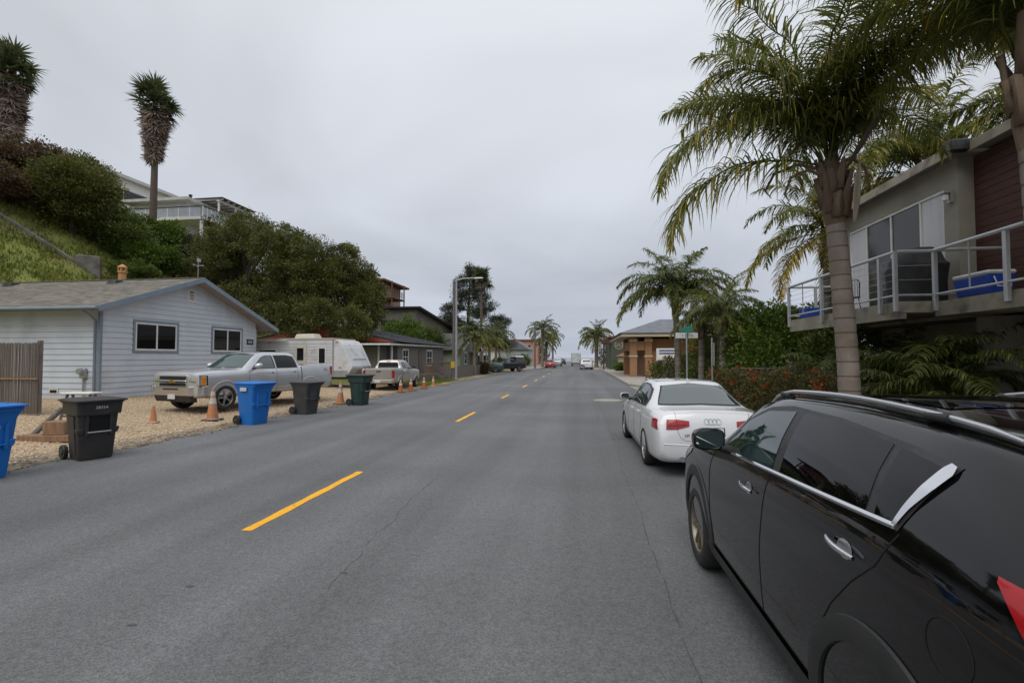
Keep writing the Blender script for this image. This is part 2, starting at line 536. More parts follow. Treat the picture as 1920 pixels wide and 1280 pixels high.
for (x, y, a) in ((-3.05, 2.95, 0.5), (-3.1, 3.5, 0.3), (-2.0, 3.9, 0.2)):
    q = [(x + 0.03 * math.cos(t + a) + 0.012 * math.cos(3 * t), y + 0.016 * math.sin(t + a), 0.0035) for t in [k * math.pi / 4 for k in range(8)]]
    sp_.add(q, [tuple(range(8))])
sp_.build('tar_spot', 'tar', road)
MB().lathe([(0.62, 0.003), (0.62, 0.006), (0.0, 0.006)], 24).build('manhole_patch', 'kerb_concrete', road, loc=(1.15, 21.0, 0))
dirt = MB()
dirt.grid([[(edge_x(y) - 0.9 - 0.3 * math.sin(y * 0.7), y, terrain_height(edge_x(y) - 1.0, y) + 0.006), (edge_x(y) - 0.3, y, 0.022), (edge_x(y) + 0.12 + 0.10 * math.sin(y * 3.1) + 0.06 * math.sin(y * 7.7), y, 0.005)] for y in yy[:240]])
shoulder = dirt.build('dirt_shoulder', 'dirt_shoulder'); shoulder['kind'] = 'structure'

# leaf litter and grit gathered along the worn edge
def litter(n=5200):
    y = 2 + 40 * RNG.random(n) ** 1.3
    x = np.array([edge_x(v) for v in y]) + 0.10 + RNG.normal(size=n) * 0.16 - 0.12 * np.abs(RNG.normal(size=n))
    a = RNG.random(n) * 6.28; l_ = 0.010 + 0.030 * RNG.random(n) ** 2; w_ = l_ * (0.25 + 0.4 * RNG.random(n))
    c, s_ = np.cos(a), np.sin(a)
    z0 = np.where(x < -9.2, 0.026, 0.010)
    V = np.stack([np.stack([x + l_ * c, y + l_ * s_, z0], 1), np.stack([x - w_ * s_, y + w_ * c, z0 + 0.012], 1), np.stack([x - l_ * c, y - l_ * s_, z0 + 0.004], 1), np.stack([x + w_ * s_, y - w_ * c, z0 + 0.010], 1)], 1)
    o = link_mesh('leaf_litter', fast_mesh('leaf_litter', V.reshape(-1, 3), np.arange(n * 4).reshape(n, 4)), 'litter')
    tag(o, 'dark leaf litter and grit along the left road edge', 'litter', kind='stuff')
mat('litter', (0.075, 0.055, 0.038), (0.16, 0.12, 0.08), 5, 0.95)
litter()
# ------------------------------------------------------------------ gravel lot and its loose stones
pts = [[(x, y, terrain_height(x, y) + 0.012) for x in [-9.75 - 0.15 * math.sin(y * 0.9), -10.5, -12, -14, -16, -17.3, -18.5, -20, -22]] for y in [-2 + 0.75 * k for k in range(41)]]
lot = MB().grid(pts).build('gravel_lot', 'gravel'); lot['kind'] = 'structure'
base = np.array([(1, 0, 0), (-0.5, 0.87, 0), (-0.5, -0.87, 0), (0.1, 0, 0.8), (0, 0, -0.5)], dtype=np.float32)
bf = np.array([(0, 1, 3), (1, 2, 3), (2, 0, 3), (1, 0, 4), (2, 1, 4), (0, 2, 4)])
N = 30000
px = -9.6 - 8.6 * RNG.random(N) ** 1.15
py = 3.5 + 22 * RNG.random(N) ** 1.2
pz = np.array([terrain_height(a, b_) for a, b_ in zip(px, py)])
ang = RNG.random(N) * 6.28; sc_ = 0.014 + 0.026 * RNG.random(N) ** 2
sc_[:500] *= 1.6
V = np.empty((N, 5, 3), dtype=np.float32)
ca, sa = np.cos(ang)[:, None], np.sin(ang)[:, None]
jx = base[None, :, 0] * (0.7 + 0.6 * RNG.random((N, 5))); jy = base[None, :, 1] * (0.6 + 0.6 * RNG.random((N, 5)))
V[:, :, 0] = px[:, None] + (jx * ca - jy * sa) * sc_[:, None]
V[:, :, 1] = py[:, None] + (jx * sa + jy * ca) * sc_[:, None]
V[:, :, 2] = pz[:, None] + 0.014 + base[None, :, 2] * sc_[:, None] * (0.5 + 0.6 * RNG.random((N, 1)))
F = (bf[None] + (np.arange(N) * 5)[:, None, None]).reshape(-1, 3)
o = link_mesh('loose_gravel', fast_mesh('loose_gravel', V.reshape(-1, 3), F), 'pebble')
tag(o, 'tan and cream loose stones covering the lot before the grey house', 'gravel', kind='stuff')

# ------------------------------------------------------------------ pavement on the right
def pavement(x0, x1, y0, y1, slab, name='sidewalk'):
    s = MB().box(x0, x1, y0, y1, -0.05, 0.118).build(name, 'soil'); s['kind'] = 'structure'
    k = MB()
    k.cbox(3.08, x0, y0, y1, -0.05, 0.135, 0.02).build('kerb', 'kerb_concrete', s)
    y = y0
    while y < y1 - 0.2:
        ye = min(y + slab, y1)
        MB().cbox(x0 + 0.006, x1 - 0.006, y + 0.006, ye - 0.006, 0.02, 0.132 + random.uniform(-0.003, 0.003), 0.008).build('paving_slab', 'concrete', s)
        y = ye
    return s
pavement(3.24, 4.45, -10, 19.0, 1.5)
pavement(3.24, 7.2, 31.5, 68, 3.0)
far_walk = MB().box(2.1, 5.5, 68.4, 160, -0.05, 0.12).build('far_sidewalk', 'concrete'); far_walk['kind'] = 'structure'
left_walk = MB().hexa([(-9.6, 66, -0.05), (-9.0, 66, -0.05), (-6.3, 74, -0.05), (-9.6, 74, -0.05)], [(-9.6, 66, 0.12), (-9.0, 66, 0.12), (-6.3, 74, 0.12), (-9.6, 74, 0.12)]).box(-9.6, -6.3, 74.002, 160, -0.05, 0.12).build('left_sidewalk', 'concrete'); left_walk['kind'] = 'structure'
far_kerb = MB().cbox(1.95, 2.1, 68.4, 160, -0.05, 0.135, 0.02).build('kerb', 'kerb_concrete', far_walk)
# rounded kerb return at the driveway mouth
ret = []
for k in range(9):
    a = R(180 + 90 * k / 8)
    ret.append((5.4 + 2.24 * math.cos(a), 31.5 + 2.24 * math.sin(a)))
kb = MB()
for (a, b_) in zip(ret[:-1], ret[1:]):
    ax, ay = a; bx_, by_ = b_
    kb.hexa([(ax, ay, -0.05), (bx_, by_, -0.05), (bx_ + 0.01, by_ + 0.16, -0.05), (ax + 0.15, ay + 0.02, -0.05)], [(ax, ay, 0.135), (bx_, by_, 0.135), (bx_ + 0.01, by_ + 0.16, 0.135), (ax + 0.15, ay + 0.02, 0.135)])
kb = kb.build('kerb', 'kerb_concrete'); kb['kind'] = 'structure'
MB().add([(x, y, 0.128) for (x, y) in ret] + [(7.2, 29.3, 0.128), (7.2, 31.49, 0.128)], [tuple(range(11))]).build('sidewalk_corner', 'concrete')['kind'] = 'structure'
MB().box(3.085, 16, 19.0, 31.45, -0.05, 0.012).build('driveway', 'concrete')['kind'] = 'structure'
MB().box(4.46, 30, -10, 18.98, -0.05, 0.11).build('planting_bed', 'soil')['kind'] = 'structure'
MB().box(4.47, 14, 3.0, 10.2, 0.05, 0.125).build('garage_driveway', 'concrete')['kind'] = 'structure'
MB().box(7.25, 40, 31.6, 160, -0.05, 0.09).build('verge', 'lawn')['kind'] = 'structure'
lw = MB()
lw.grid([[(x, y, terrain_height(x, y) + 0.02) for x in (-9.6, -10.4, -11.4, -12.9)] for y in (29.5, 31, 33, 35, 37.5)])
lawn = lw.build('lawn', 'lawn'); lawn['kind'] = 'structure'
# ------------------------------------------------------------------ building helpers
def wbox(face, plane, a0, a1, d0, d1, z0, z1, m=None):
    """box on a wall. face 'x' looks towards +X, 'y' looks towards -Y, 'w' looks towards -X; d is the depth out of the wall"""
    m = m or MB()
    if face == 'x': return m.box(plane + d0, plane + d1, a0, a1, z0, z1)
    if face == 'w': return m.box(plane - d1, plane - d0, a0, a1, z0, z1)
    return m.box(a0, a1, plane - d1, plane - d0, z0, z1)

def window(parent, face, plane, a0, a1, z0, z1, split='v', trim=None, tw=0.10, frame='white_frame', glass='room_glass', fw=0.055, proud=0.03, blinds=None, name='window'):
    f = MB()
    wbox(face, plane, a0, a1, 0, proud, z1 - fw, z1, f); wbox(face, plane, a0, a1, 0, proud, z0, z0 + fw, f)
    wbox(face, plane, a0, a0 + fw, 0, proud - 0.002, z0 + fw, z1 - fw, f); wbox(face, plane, a1 - fw, a1, 0, proud - 0.002, z0 + fw, z1 - fw, f)
    am, zm = (a0 + a1) / 2, (z0 + z1) / 2
    if split in ('v', '4'): wbox(face, plane, am - fw / 2, am + fw / 2, 0, proud - 0.004, z0 + fw, z1 - fw, f)
    if split in ('h', '4'): wbox(face, plane, a0 + fw, a1 - fw, 0, proud - 0.006, zm - fw / 2, zm + fw / 2, f)
    o = f.build(name, frame, parent)
    cuts_a = [(a0 + fw, am - fw / 2), (am + fw / 2, a1 - fw)] if split in ('v', '4') else [(a0 + fw, a1 - fw)]
    cuts_z = [(z0 + fw, zm - fw / 2), (zm + fw / 2, z1 - fw)] if split in ('h', '4') else [(z0 + fw, z1 - fw)]
    for (p, q) in cuts_a:
        for (r, s) in cuts_z:
            wbox(face, plane, p, q, 0.002, 0.010, r, s).build('pane', glass, o)
    if trim:
        t = MB()
        wbox(face, plane, a0 - tw, a1 + tw, 0, proud + 0.012, z1, z1 + tw, t); wbox(face, plane, a0 - tw, a1 + tw, 0, proud + 0.012, z0 - tw, z0, t)
        wbox(face, plane, a0 - tw, a0, 0, proud + 0.010, z0, z1, t); wbox(face, plane, a1, a1 + tw, 0, proud + 0.010, z0, z1, t)
        t.build('trim', trim, o)
    return o

def siding(parent, face, plane, a0, a1, z0, z1, exposure, material, openings=(), top=None, joints=0, name='siding_board'):
    """lap siding: one board for each course, cut at openings and at the roof slope"""
    z, k = z0, 0
    rr = random.Random(int(plane * 10) + 5)
    while z < z1 - 0.02:
        ze = min(z + exposure, z1)
        lo, hi = a0, a1
        if top:
            lo, hi = top(ze)
            lo, hi = max(lo, a0), min(hi, a1)
        segs = [(lo, hi)] if hi - lo > 0.05 else []
        for (p, q, r, s) in openings:
            if ze > r + 0.01 and z < s - 0.01:
                nx = []
                for (u, v) in segs:
                    if q <= u or p >= v: nx.append((u, v)); continue
                    if p > u: nx.append((u, p))
                    if q < v: nx.append((q, v))
                segs = nx
        if joints:
            nx = []
            for (u, v) in segs:
                if v - u > 3.0:
                    c = u + (v - u) * rr.uniform(0.3, 0.7); nx += [(u, c - 0.002), (c + 0.002, v)]
                else: nx.append((u, v))
            segs = nx
        for (u, v) in segs:
            if v - u < 0.03: continue
            b_, t_ = 0.032, 0.003
            zt = ze + 0.012
            if face == 'x':
                bot = [(plane, u, z), (plane + b_, u, z), (plane + b_, v, z), (plane, v, z)]
                tp = [(plane, u, zt), (plane + t_, u, zt), (plane + t_, v, zt), (plane, v, zt)]
            else:
                bot = [(u, plane, z), (u, plane - b_, z), (v, plane - b_, z), (v, plane, z)]
                tp = [(u, plane, zt), (u, plane - t_, zt), (v, plane - t_, zt), (v, plane, zt)]
            MB().hexa(bot, tp).build(name, material, parent)
        z = ze; k += 1

def shingle_courses(name, parent, origin, along, up, length, rise, course=0.15, tab=0.32, material='shingle', seed=3):
    """roof shingles as real tabs joined into one part"""
    rr = np.random.default_rng(seed)
    o, a, u = Vector(origin), Vector(along).normalized(), Vector(up).normalized()
    n = a.cross(u)
    if n.z < 0: n = -n
    V, F = [], []
    rows, s = int(rise / course), 0.0
    for i in range(rows + 1):
        s0 = i * course; s1 = min(s0 + course * 1.25, rise)
        x = -rr.random() * tab
        while x < length:
            w = tab * (0.75 + 0.5 * rr.random())
            xa, xb = max(0, x), min(length, x + w - 0.006)
            if xb - xa > 0.02:
                h = 0.012 + 0.008 * rr.random(); lo = s0 + 0.012 * rr.random()
                k = len(V)
                for (p, q, r) in ((xa, lo, 0), (xb, lo, 0), (xa, lo, h), (xb, lo, h), (xa, s1, 0.003), (xb, s1, 0.003)):
                    V.append(tuple(o + a * p + u * q + n * r))
                F += [(k, k + 1, k + 3, k + 2), (k + 2, k + 3, k + 5, k + 4)]
            x += w
    me = fast_mesh(name, V, F)
    ob = link_mesh(name, me, material, parent); ob['kind'] = 'stuff'
    return ob

def random_color_mat(name, a, b_, c, rough=0.9, scale=5):
    """colour varies from piece to piece of the joined mesh (random for each mesh island)"""
    m = bpy.data.materials.new(name); m.use_nodes = True
    n, l = m.node_tree.nodes, m.node_tree.links
    g = n.new('ShaderNodeNewGeometry'); rp = n.new('ShaderNodeValToRGB')
    rp.color_ramp.elements[0].color = (*a, 1); rp.color_ramp.elements[1].color = (*c, 1)
    rp.color_ramp.elements.new(0.5).color = (*b_, 1)
    l.new(g.outputs['Random Per Island'], rp.inputs[0])
    l.new(rp.outputs[0], n['Principled BSDF'].inputs['Base Color'])
    n['Principled BSDF'].inputs['Roughness'].default_value = rough
    MATS[name] = m
random_color_mat('shingle', (0.145, 0.135, 0.115), (0.20, 0.185, 0.16), (0.25, 0.235, 0.205))
random_color_mat('dark_shingle', (0.045, 0.045, 0.05), (0.065, 0.065, 0.07), (0.09, 0.09, 0.095))
random_color_mat('reed', (0.20, 0.17, 0.145), (0.13, 0.11, 0.095), (0.28, 0.245, 0.21))
mat('siding_grey', (0.55, 0.60, 0.665), (0.50, 0.545, 0.605), 1.2, 0.6, dirt=(0.36, 0.38, 0.40), dirt_scale=0.8, dirt_lo=0.55, dirt_hi=0.85)
mat('trim_blue', (0.20, 0.255, 0.31), (0.17, 0.22, 0.27), 2, 0.55)
mat('soffit', (0.36, 0.32, 0.30), (0.30, 0.27, 0.255), 2, 0.8)
mat('terracotta', (0.50, 0.27, 0.11), (0.42, 0.22, 0.09), 6, 0.8)

# ------------------------------------------------------------------ grey house with lap siding
H = empty('sided_house', (-17.0, 19.05, 0.34), 0, 'pale grey lap sided house with blue grey trim and shingle roof behind the gravel', 'house')
def hb(x0, x1, y0, y1, z0, z1, name, m, parent=H, **k):
    return MB().box(x0 + 17, x1 + 17, y0 - 19.05, y1 - 19.05, z0 - 0.34, z1 - 0.34).build(name, m, parent, **k)
Y0, Y1, RY = -4.15, 4.15, -0.15          # facade ends and ridge, local y
EZ0, EZ1, RZ = 3.26, 3.0, 4.96            # eave heights and ridge height, local z
SL0, SL1 = (RZ - EZ0) / 4.60, (RZ - EZ1) / 5.3
def roof_z(y): return RZ - (SL0 * (RY - y) if y < RY else SL1 * (y - RY))
wall_top = lambda y: roof_z(y) - 0.10
# walls as a solid block with a gable top
MB().prism([(Y0, 0.0), (Y1, 0.0), (Y1, wall_top(Y1)), (RY, wall_top(RY)), (Y0, wall_top(Y0))], 'x', -10.5, 0.0).build('wall', 'siding_grey', H)
MB().box(-10.52, 0.012, Y0 - 0.012, Y1 + 0.012, -0.4, 0.16).build('foundation', 'siding_grey', H)
def gable_top(z):
    lo = RY - (RZ - 0.10 - z) / SL0; hi = RY + (RZ - 0.10 - z) / SL1
    return lo, hi
W1, W2 = (16.25 - 19.05, 18.18 - 19.05, 1.76, 2.86), (20.2 - 19.05, 22.1 - 19.05, 1.76, 2.86)
vent = (-0.32, 0.06, 3.93, 4.45)
opens = [(w[0] - 0.1, w[1] + 0.1, w[2] - 0.1, w[3] + 0.1) for w in (W1, W2)] + [vent, (17.0 - 19.05, 17.42 - 19.05, 0.17, 0.36)]
siding(H, 'x', 0.0, Y0 + 0.07, Y1 - 0.07, 0.17, RZ - 0.14, 0.205, 'siding_grey', opens, gable_top, joints=1)
siding(H, 'y', Y0, -6.0, -0.07, 0.17, 3.05, 0.205, 'siding_grey', [(-2.05, -1.62, 0.17, 0.36)], None, joints=1)
for (a, b_, c, d) in ((0.0, 0.026, Y0 - 0.026, Y0 + 0.07), (0.0, 0.026, Y1 - 0.07, Y1 + 0.026), (-0.07, 0.0, Y0 - 0.026, Y0)):
    MB().box(a, b_, c, d, 0.16, 3.12 if c < 0 else 2.95).build('corner_board', 'siding_grey' if c > 0 else 'trim_blue', H)
for w in (W1, W2):
    window(H, 'x', 0.0, *w, split='v', trim='trim_blue', tw=0.09, glass='dark_glass', fw=0.07)
v = MB(); wbox('x', 0, vent[0], vent[1], 0, 0.03, vent[2], vent[2] + 0.05, v); wbox('x', 0, vent[0], vent[1], 0, 0.03, vent[3] - 0.05, vent[3], v)
wbox('x', 0, vent[0], vent[0] + 0.05, 0, 0.029, vent[2] + 0.05, vent[3] - 0.05, v); wbox('x', 0, vent[1] - 0.05, vent[1], 0, 0.029, vent[2] + 0.05, vent[3] - 0.05, v)
vo = v.build('gable_vent', 'white_paint', H)
wbox('x', 0, vent[0] + 0.05, vent[1] - 0.05, 0, 0.006, vent[2] + 0.05, vent[3] - 0.05).build('opening', 'dark_metal', vo)
for k in range(5):
    z = vent[2] + 0.07 + k * 0.078
    MB().hexa([(0.008, vent[0] + 0.05, z), (0.028, vent[0] + 0.05, z - 0.02), (0.028, vent[1] - 0.05, z - 0.02), (0.008, vent[1] - 0.05, z)],
              [(0.008, vent[0] + 0.05, z + 0.03), (0.028, vent[0] + 0.05, z + 0.01), (0.028, vent[1] - 0.05, z + 0.01), (0.008, vent[1] - 0.05, z + 0.03)]).build('louvre', 'white_paint', vo)
for (fc, pl, a, b_) in (('x', 0.0, 17.02 - 19.05, 17.40 - 19.05), ('y', Y0, -2.03, -1.64)):
    fv = wbox(fc, pl, a, b_, 0, 0.036, 0.17, 0.36).build('foundation_vent', 'white_paint', H)
    wbox(fc, pl, a + 0.05, b_ - 0.05, 0.036, 0.040, 0.21, 0.32).build('mesh', 'dark_metal', fv)
# roof planes: deck, fascia, soffit, shingles, gutter
XB, XF = -11.0, 0.62
for (ye, ze, nm) in ((RY - 4.60, EZ0, 0), (RY + 5.3, EZ1, 1)):
    d = MB()
    d.hexa([(XB, RY, RZ - 0.10), (XF, RY, RZ - 0.10), (XF, ye, ze - 0.10), (XB, ye, ze - 0.10)], [(XB, RY, RZ), (XF, RY, RZ), (XF, ye, ze), (XB, ye, ze)])
    rf = d.build('roof', 'soffit', H)
    f = MB()      # barge board along the gable end and fascia along the eave
    f.hexa([(XF, RY, RZ - 0.17), (XF + 0.03, RY, RZ - 0.17), (XF + 0.03, ye, ze - 0.17), (XF, ye, ze - 0.17)], [(XF, RY, RZ + 0.035), (XF + 0.03, RY, RZ + 0.035), (XF + 0.03, ye, ze + 0.035), (XF, ye, ze + 0.035)])
    f.build('barge_board', 'trim_blue', rf)
    sgn = -1 if ye < RY else 1
    MB().box(XB, XF - 0.002, min(ye, ye + sgn * 0.03), max(ye, ye + sgn * 0.03), ze - 0.15, ze + 0.01).build('fascia', 'trim_blue', rf)
    run = math.hypot(ye - RY, RZ - ze)
    shingle_courses('shingles', rf, (XB, ye, ze + 0.003), (1, 0, 0), (0, RY - ye, RZ - ze), XF - XB, run, 0.14, 0.30, seed=3 + nm)
g = MB()
g.tube([(XB, RY - 4.60 - 0.085, EZ0 - 0.05), (XF - 0.01, RY - 4.60 - 0.085, EZ0 - 0.06)], 0.055, 10).build('gutter', 'trim_blue', H, smooth=40)
g = MB()
g.tube([(-0.10, RY - 4.68, EZ0 - 0.09), (-0.12, Y0 - 0.30, EZ0 - 0.25), (-0.13, Y0 - 0.075, EZ0 - 0.45), (-0.13, Y0 - 0.07, 0.1)], 0.038, 8).build('downspout', 'trim_blue', H, smooth=50)
MB().box(XB, XF, RY - 0.10, RY + 0.10, RZ + 0.012, RZ + 0.035).build('ridge_cap', 'shingle', H)
for xx in (-8.6, -3.2):
    z_ = roof_z(RY - 0.6)
    MB().hexa([(xx - 0.25, RY - 0.85, z_ - 0.12), (xx + 0.25, RY - 0.85, z_ - 0.12), (xx + 0.25, RY - 0.35, z_ + 0.02), (xx - 0.25, RY - 0.35, z_ + 0.02)],
              [(xx - 0.17, RY - 0.72, z_ + 0.14), (xx + 0.17, RY - 0.72, z_ + 0.14), (xx + 0.17, RY - 0.42, z_ + 0.16), (xx - 0.17, RY - 0.42, z_ + 0.16)]).build('roof_vent', 'dark_metal', H, bevel=0.02)
c = MB().lathe([(0.15, 4.85), (0.15, 5.32), (0.19, 5.33), (0.19, 5.40), (0.13, 5.41), (0.13, 5.44)], 6, c=(-3.6, RY + 0.1, 0)).build('chimney', 'terracotta', H)
for k in range(6):
    a = k * math.pi / 3
    MB().box(-0.03, 0.03, -0.03, 0.03, 0, 0.12).build('chimney_pillar', 'terracotta', c, loc=(-3.6 + 0.13 * math.cos(a), RY + 0.1 + 0.13 * math.sin(a), 5.43))
MB().lathe([(0.20, 5.55), (0.20, 5.58), (0.03, 5.72)], 6, c=(-3.6, RY + 0.1, 0)).build('chimney_cap', 'terracotta', c)
wv = MB()
wv.tube([(0.1, RY + 0.25, RZ), (0.1, RY + 0.25, RZ + 0.95)], 0.014, 6)
for k in range(3):
    a = k * 2.094 + 0.3
    wv.tube([(0.1, RY + 0.25, RZ + 0.62), (0.1 + 0.16 * math.cos(a), RY + 0.25 + 0.16 * math.sin(a), RZ + 0.62)], 0.009, 5)
    wv.lathe([(0.0, 0), (0.045, 0.03), (0.05, 0.06), (0.0, 0.075)], 8, c=(0.1 + 0.19 * math.cos(a), RY + 0.25 + 0.19 * math.sin(a), RZ + 0.585))
wv.box(0.09, 0.11, RY + 0.18, RY + 0.38, RZ + 0.80, RZ + 0.95)
wv.build('wind_vane', 'galvanised', H)
pl = wbox('x', 0.0, 22.5 - 19.05, 22.98 - 19.05, 0.022, 0.04, 2.15, 2.42).build('number_plate', 'dark_metal', H)
put_text('826', 0.2, 'white_paint', pl, (0.043, 22.74 - 19.05, 2.285), (0, 1, 0), (0, 0, 1))
me_ = MB()
me_.cbox(-0.66, -0.44, Y0 - 0.15, Y0 - 0.024, 0.75, 1.1, 0.02).lathe([(0.10, Y0 - 0.27), (0.115, Y0 - 0.22), (0.115, Y0 - 0.14)], 16, 'y', (-0.55, 0, 1.0))
me_.tube([(-0.55, Y0 - 0.08, 0.8), (-0.55, Y0 - 0.08, 0.1)], 0.03, 8).build('electric_meter', 'galvanised', H, smooth=40)

# ------------------------------------------------------------------ reed screen at the left
F_ = empty('reed_fence', (-16.2, 11.2, terrain_height(-16.2, 11.2)), 0, 'weathered brown reed fence panel before the grey house', 'fence')
V, Fq = [], []
for k in range(430):
    x = -1.6 + 3.1 * k / 429; y = random.uniform(-0.012, 0.012); r = random.uniform(0.004, 0.0065); h = 1.92 + random.uniform(-0.03, 0.035)
    i = len(V)
    for (zz) in (0.0, h):
        for a in range(4):
            V.append((x + r * math.cos(a * 1.571 + 0.78) + (0.01 * math.sin(k) if zz else 0), y + r * math.sin(a * 1.571 + 0.78), zz))
    Fq += [(i + a, i + (a + 1) % 4, i + 4 + (a + 1) % 4, i + 4 + a) for a in range(4)]
ro = link_mesh('reeds', fast_mesh('reeds', V, Fq), 'reed', F_); ro['kind'] = 'stuff'
MB().box(-1.6, 1.55, -0.055, -0.02, 0.93, 0.98).build('rail', 'timber', F_)
for x in (-1.5, 1.42): MB().box(x, x + 0.09, 0.02, 0.11, 0, 2.0).build('post', 'grey_timber', F_)

# ------------------------------------------------------------------ low grey house with the carport
mat('house2_wall', (0.20, 0.185, 0.165), (0.17, 0.157, 0.14), 1.5, 0.85, stretch=(8, 8, 0.5))
mat('house2_red', (0.30, 0.055, 0.03), (0.24, 0.045, 0.025), 3, 0.7)
h2 = empty('carport_house', (-13.0, 38, 0.16), 0, 'low grey house with dark roof, red gable and carport behind the small pickup', 'house')
MB().box(-11, 0, -5.0, 6.6, 0, 2.55).build('wall', 'house2_wall', h2)
MB().box(-6.5, -0.8, -6.4, -5.0, 0, 2.45).build('carport_wall', 'house2_wall', h2)
for x in (-0.85, -1.0 + 1.1):
    MB().box(x, x + 0.10, -6.5, -6.4, 0, 2.5).build('post', 'white_frame', h2)
r2 = MB()
r2.hexa([(-11.5, -7.6, 2.5), (0.5, -7.6, 2.5), (0.5, 7.3, 2.6), (-11.5, 7.3, 2.6)], [(-11.5, -7.6, 2.62), (0.5, -7.6, 2.62), (0.5, 7.3, 2.74), (-11.5, 7.3, 2.74)])
r2o = r2.build('eave', 'white_frame', h2)
r3 = MB().prism([(-12, 2.75), (0.7, 2.75), (-5.4, 4.1)], 'y', -5.8, 7.5).build('roof', 'dark_shingle', h2)
MB().prism([(-11.6, 2.76), (0.1, 2.76), (-5.4, 3.98)], 'y', -5.83, -5.802).build('gable', 'house2_red', h2)
for (s, x1) in ((-1, -12.0), (1, 0.7)):
    run = math.hypot(x1 + 5.4, 1.35)
    shingle_courses('shingles', r3, (x1, -5.9, 2.752), (0, 1, 0), (-5.4 - x1, 0, 1.35), 13.5, run, 0.2, 0.5, 'dark_shingle', 9)
window(h2, 'x', 0.0, -4.0, -2.9, 1.15, 2.25, split='4', frame='white_frame', trim='white_frame', tw=0.07, fw=0.06)
window(h2, 'x', 0.0, 1.6, 3.0, 1.0, 2.25, split='4', frame='white_frame', trim='white_frame', tw=0.08, fw=0.06)
dr = MB().box(0, 0.04, -0.5, 0.45, 0.35, 2.3).build('door', 'grey_timber', h2)
MB().lathe([(0.0, 0.04), (0.03, 0.06), (0.03, 0.09), (0, 0.1)], 8, 'x', (0, -0.4, 1.3)).build('handle', 'galvanised', dr)
dk = MB().box(0.01, 1.5, -3.2, 5.8, 0.0, 0.38).build('porch', 'grey_timber', h2)
for i in range(32):
    y = -3.2 + 9.0 * i / 31
    if -0.6 < y < 0.7: continue
    MB().box(1.42, 1.46, y - 0.02, y + 0.02, 0.38, 1.22).build('baluster', 'timber', dk)
for (a, b_) in ((-3.25, -0.6), (0.7, 5.85)):
    MB().box(1.40, 1.48, a, b_, 1.22, 1.29).build('handrail', 'timber', dk)
for k in range(2): MB().box(1.51 + 0.28 * k, 1.79 + 0.28 * k, -0.5, 0.6, 0, 0.25 - 0.12 * k).build('step', 'grey_timber', dk)

# ------------------------------------------------------------------ pale green cottage behind the lamp post
mat('green_wall', (0.26, 0.30, 0.22), (0.22, 0.26, 0.19), 2, 0.8)
g1 = empty('green_cottage', (-12.6, 54, 0.14), 0, 'pale green gabled cottage right of the low grey house', 'house')
MB().prism([(-4.5, 0), (4.5, 0), (4.5, 2.6), (0, 4.3), (-4.5, 2.6)], 'x', -9, 0).build('wall', 'green_wall', g1)
for (s) in (-1, 1):
    MB().hexa([(-9.3, s * 5.0, 2.42), (0.5, s * 5.0, 2.42), (0.5, 0, 4.32), (-9.3, 0, 4.32)], [(-9.3, s * 5.0, 2.54), (0.5, s * 5.0, 2.54), (0.5, 0, 4.46), (-9.3, 0, 4.46)]).build('roof', 'dark_shingle', g1)
    MB().hexa([(0.5, s * 5.0, 2.36), (0.54, s * 5.0, 2.36), (0.54, 0, 4.28), (0.5, 0, 4.28)], [(0.5, s * 5.0, 2.56), (0.54, s * 5.0, 2.56), (0.54, 0, 4.48), (0.5, 0, 4.48)]).build('barge_board', 'white_frame', g1)
window(g1, 'x', 0, -2.6, -1.4, 1.0, 2.2, split='h', trim='white_frame')
window(g1, 'y', -4.5, -3.4, -2.2, 1.0, 2.1, split='h', trim='white_frame')
MB().box(0, 0.05, 0.4, 1.35, 0.1, 2.15).build('door', 'timber', g1)
MB().box(0, 1.6, 0.0, 4.4, 2.3, 2.4).build('porch_roof', 'white_frame', g1)
for y in (0.2, 2.2, 4.2): MB().box(1.45, 1.58, y - 0.06, y + 0.06, 0, 2.3).build('porch_post', 'white_frame', g1)

# fence of dark boards beside the lamp post
fb = empty('board_fence', (-10.6, 38.5, 0.05), 0, 'low dark grey board fence running back from the lamp post', 'fence')
for k in range(46):
    y = 0.4 + k * 0.3
    MB().box(-0.012, 0.012, y, y + 0.285, 0.02, 1.02 + random.uniform(-0.015, 0.02)).build('board', 'grey_timber', fb)
for k in range(6): MB().box(-0.11, -0.02, 0.4 + k * 2.7, 0.5 + k * 2.7, 0, 1.05).build('post', 'grey_timber', fb)
for k in range(7):
    MB().box(-1.9 + k * 0.27, -1.64 + k * 0.27, 0.36, 0.385, 0.02, 1.02).build('board', 'grey_timber', fb)

# ------------------------------------------------------------------ buildings on the hillside
mat('hill_white', (0.80, 0.79, 0.76), (0.72, 0.71, 0.68), 1.0, 0.75)
mat('hill_fascia', (0.60, 0.60, 0.57), (0.50, 0.50, 0.48), 2, 0.7)
hw = empty('white_hill_house', (-37, 42, 14.3), 0, 'white flat roofed house with railed deck and pergola on the hilltop', 'house')
MB().box(-6, -0.2, -1.4, 4.2, -4, 2.35).build('wall', 'hill_white', hw)
MB().box(-6.6, 0.6, -2.2, 4.4, 2.35, 2.62).build('roof', 'hill_fascia', hw)
MB().box(-6, 2.6, -2.6, 4.2, 0.30, 0.55).build('deck', 'hill_white', hw)
for (x, y) in ((2.3, -2.4), (2.3, 0.8), (2.3, 4.2), (-1.2, -2.4), (-3.6, -2.4)):
    MB().box(x - 0.1, x + 0.1, y - 0.1, y + 0.1, -4.5, 0.3).build('deck_post', 'hill_white', hw)
rl = []
for k in range(14): rl.append((2.5, -2.5 + 6.6 * k / 13))
for k in range(7): rl.append((-5.8 + 8.1 * k / 7, -2.5))
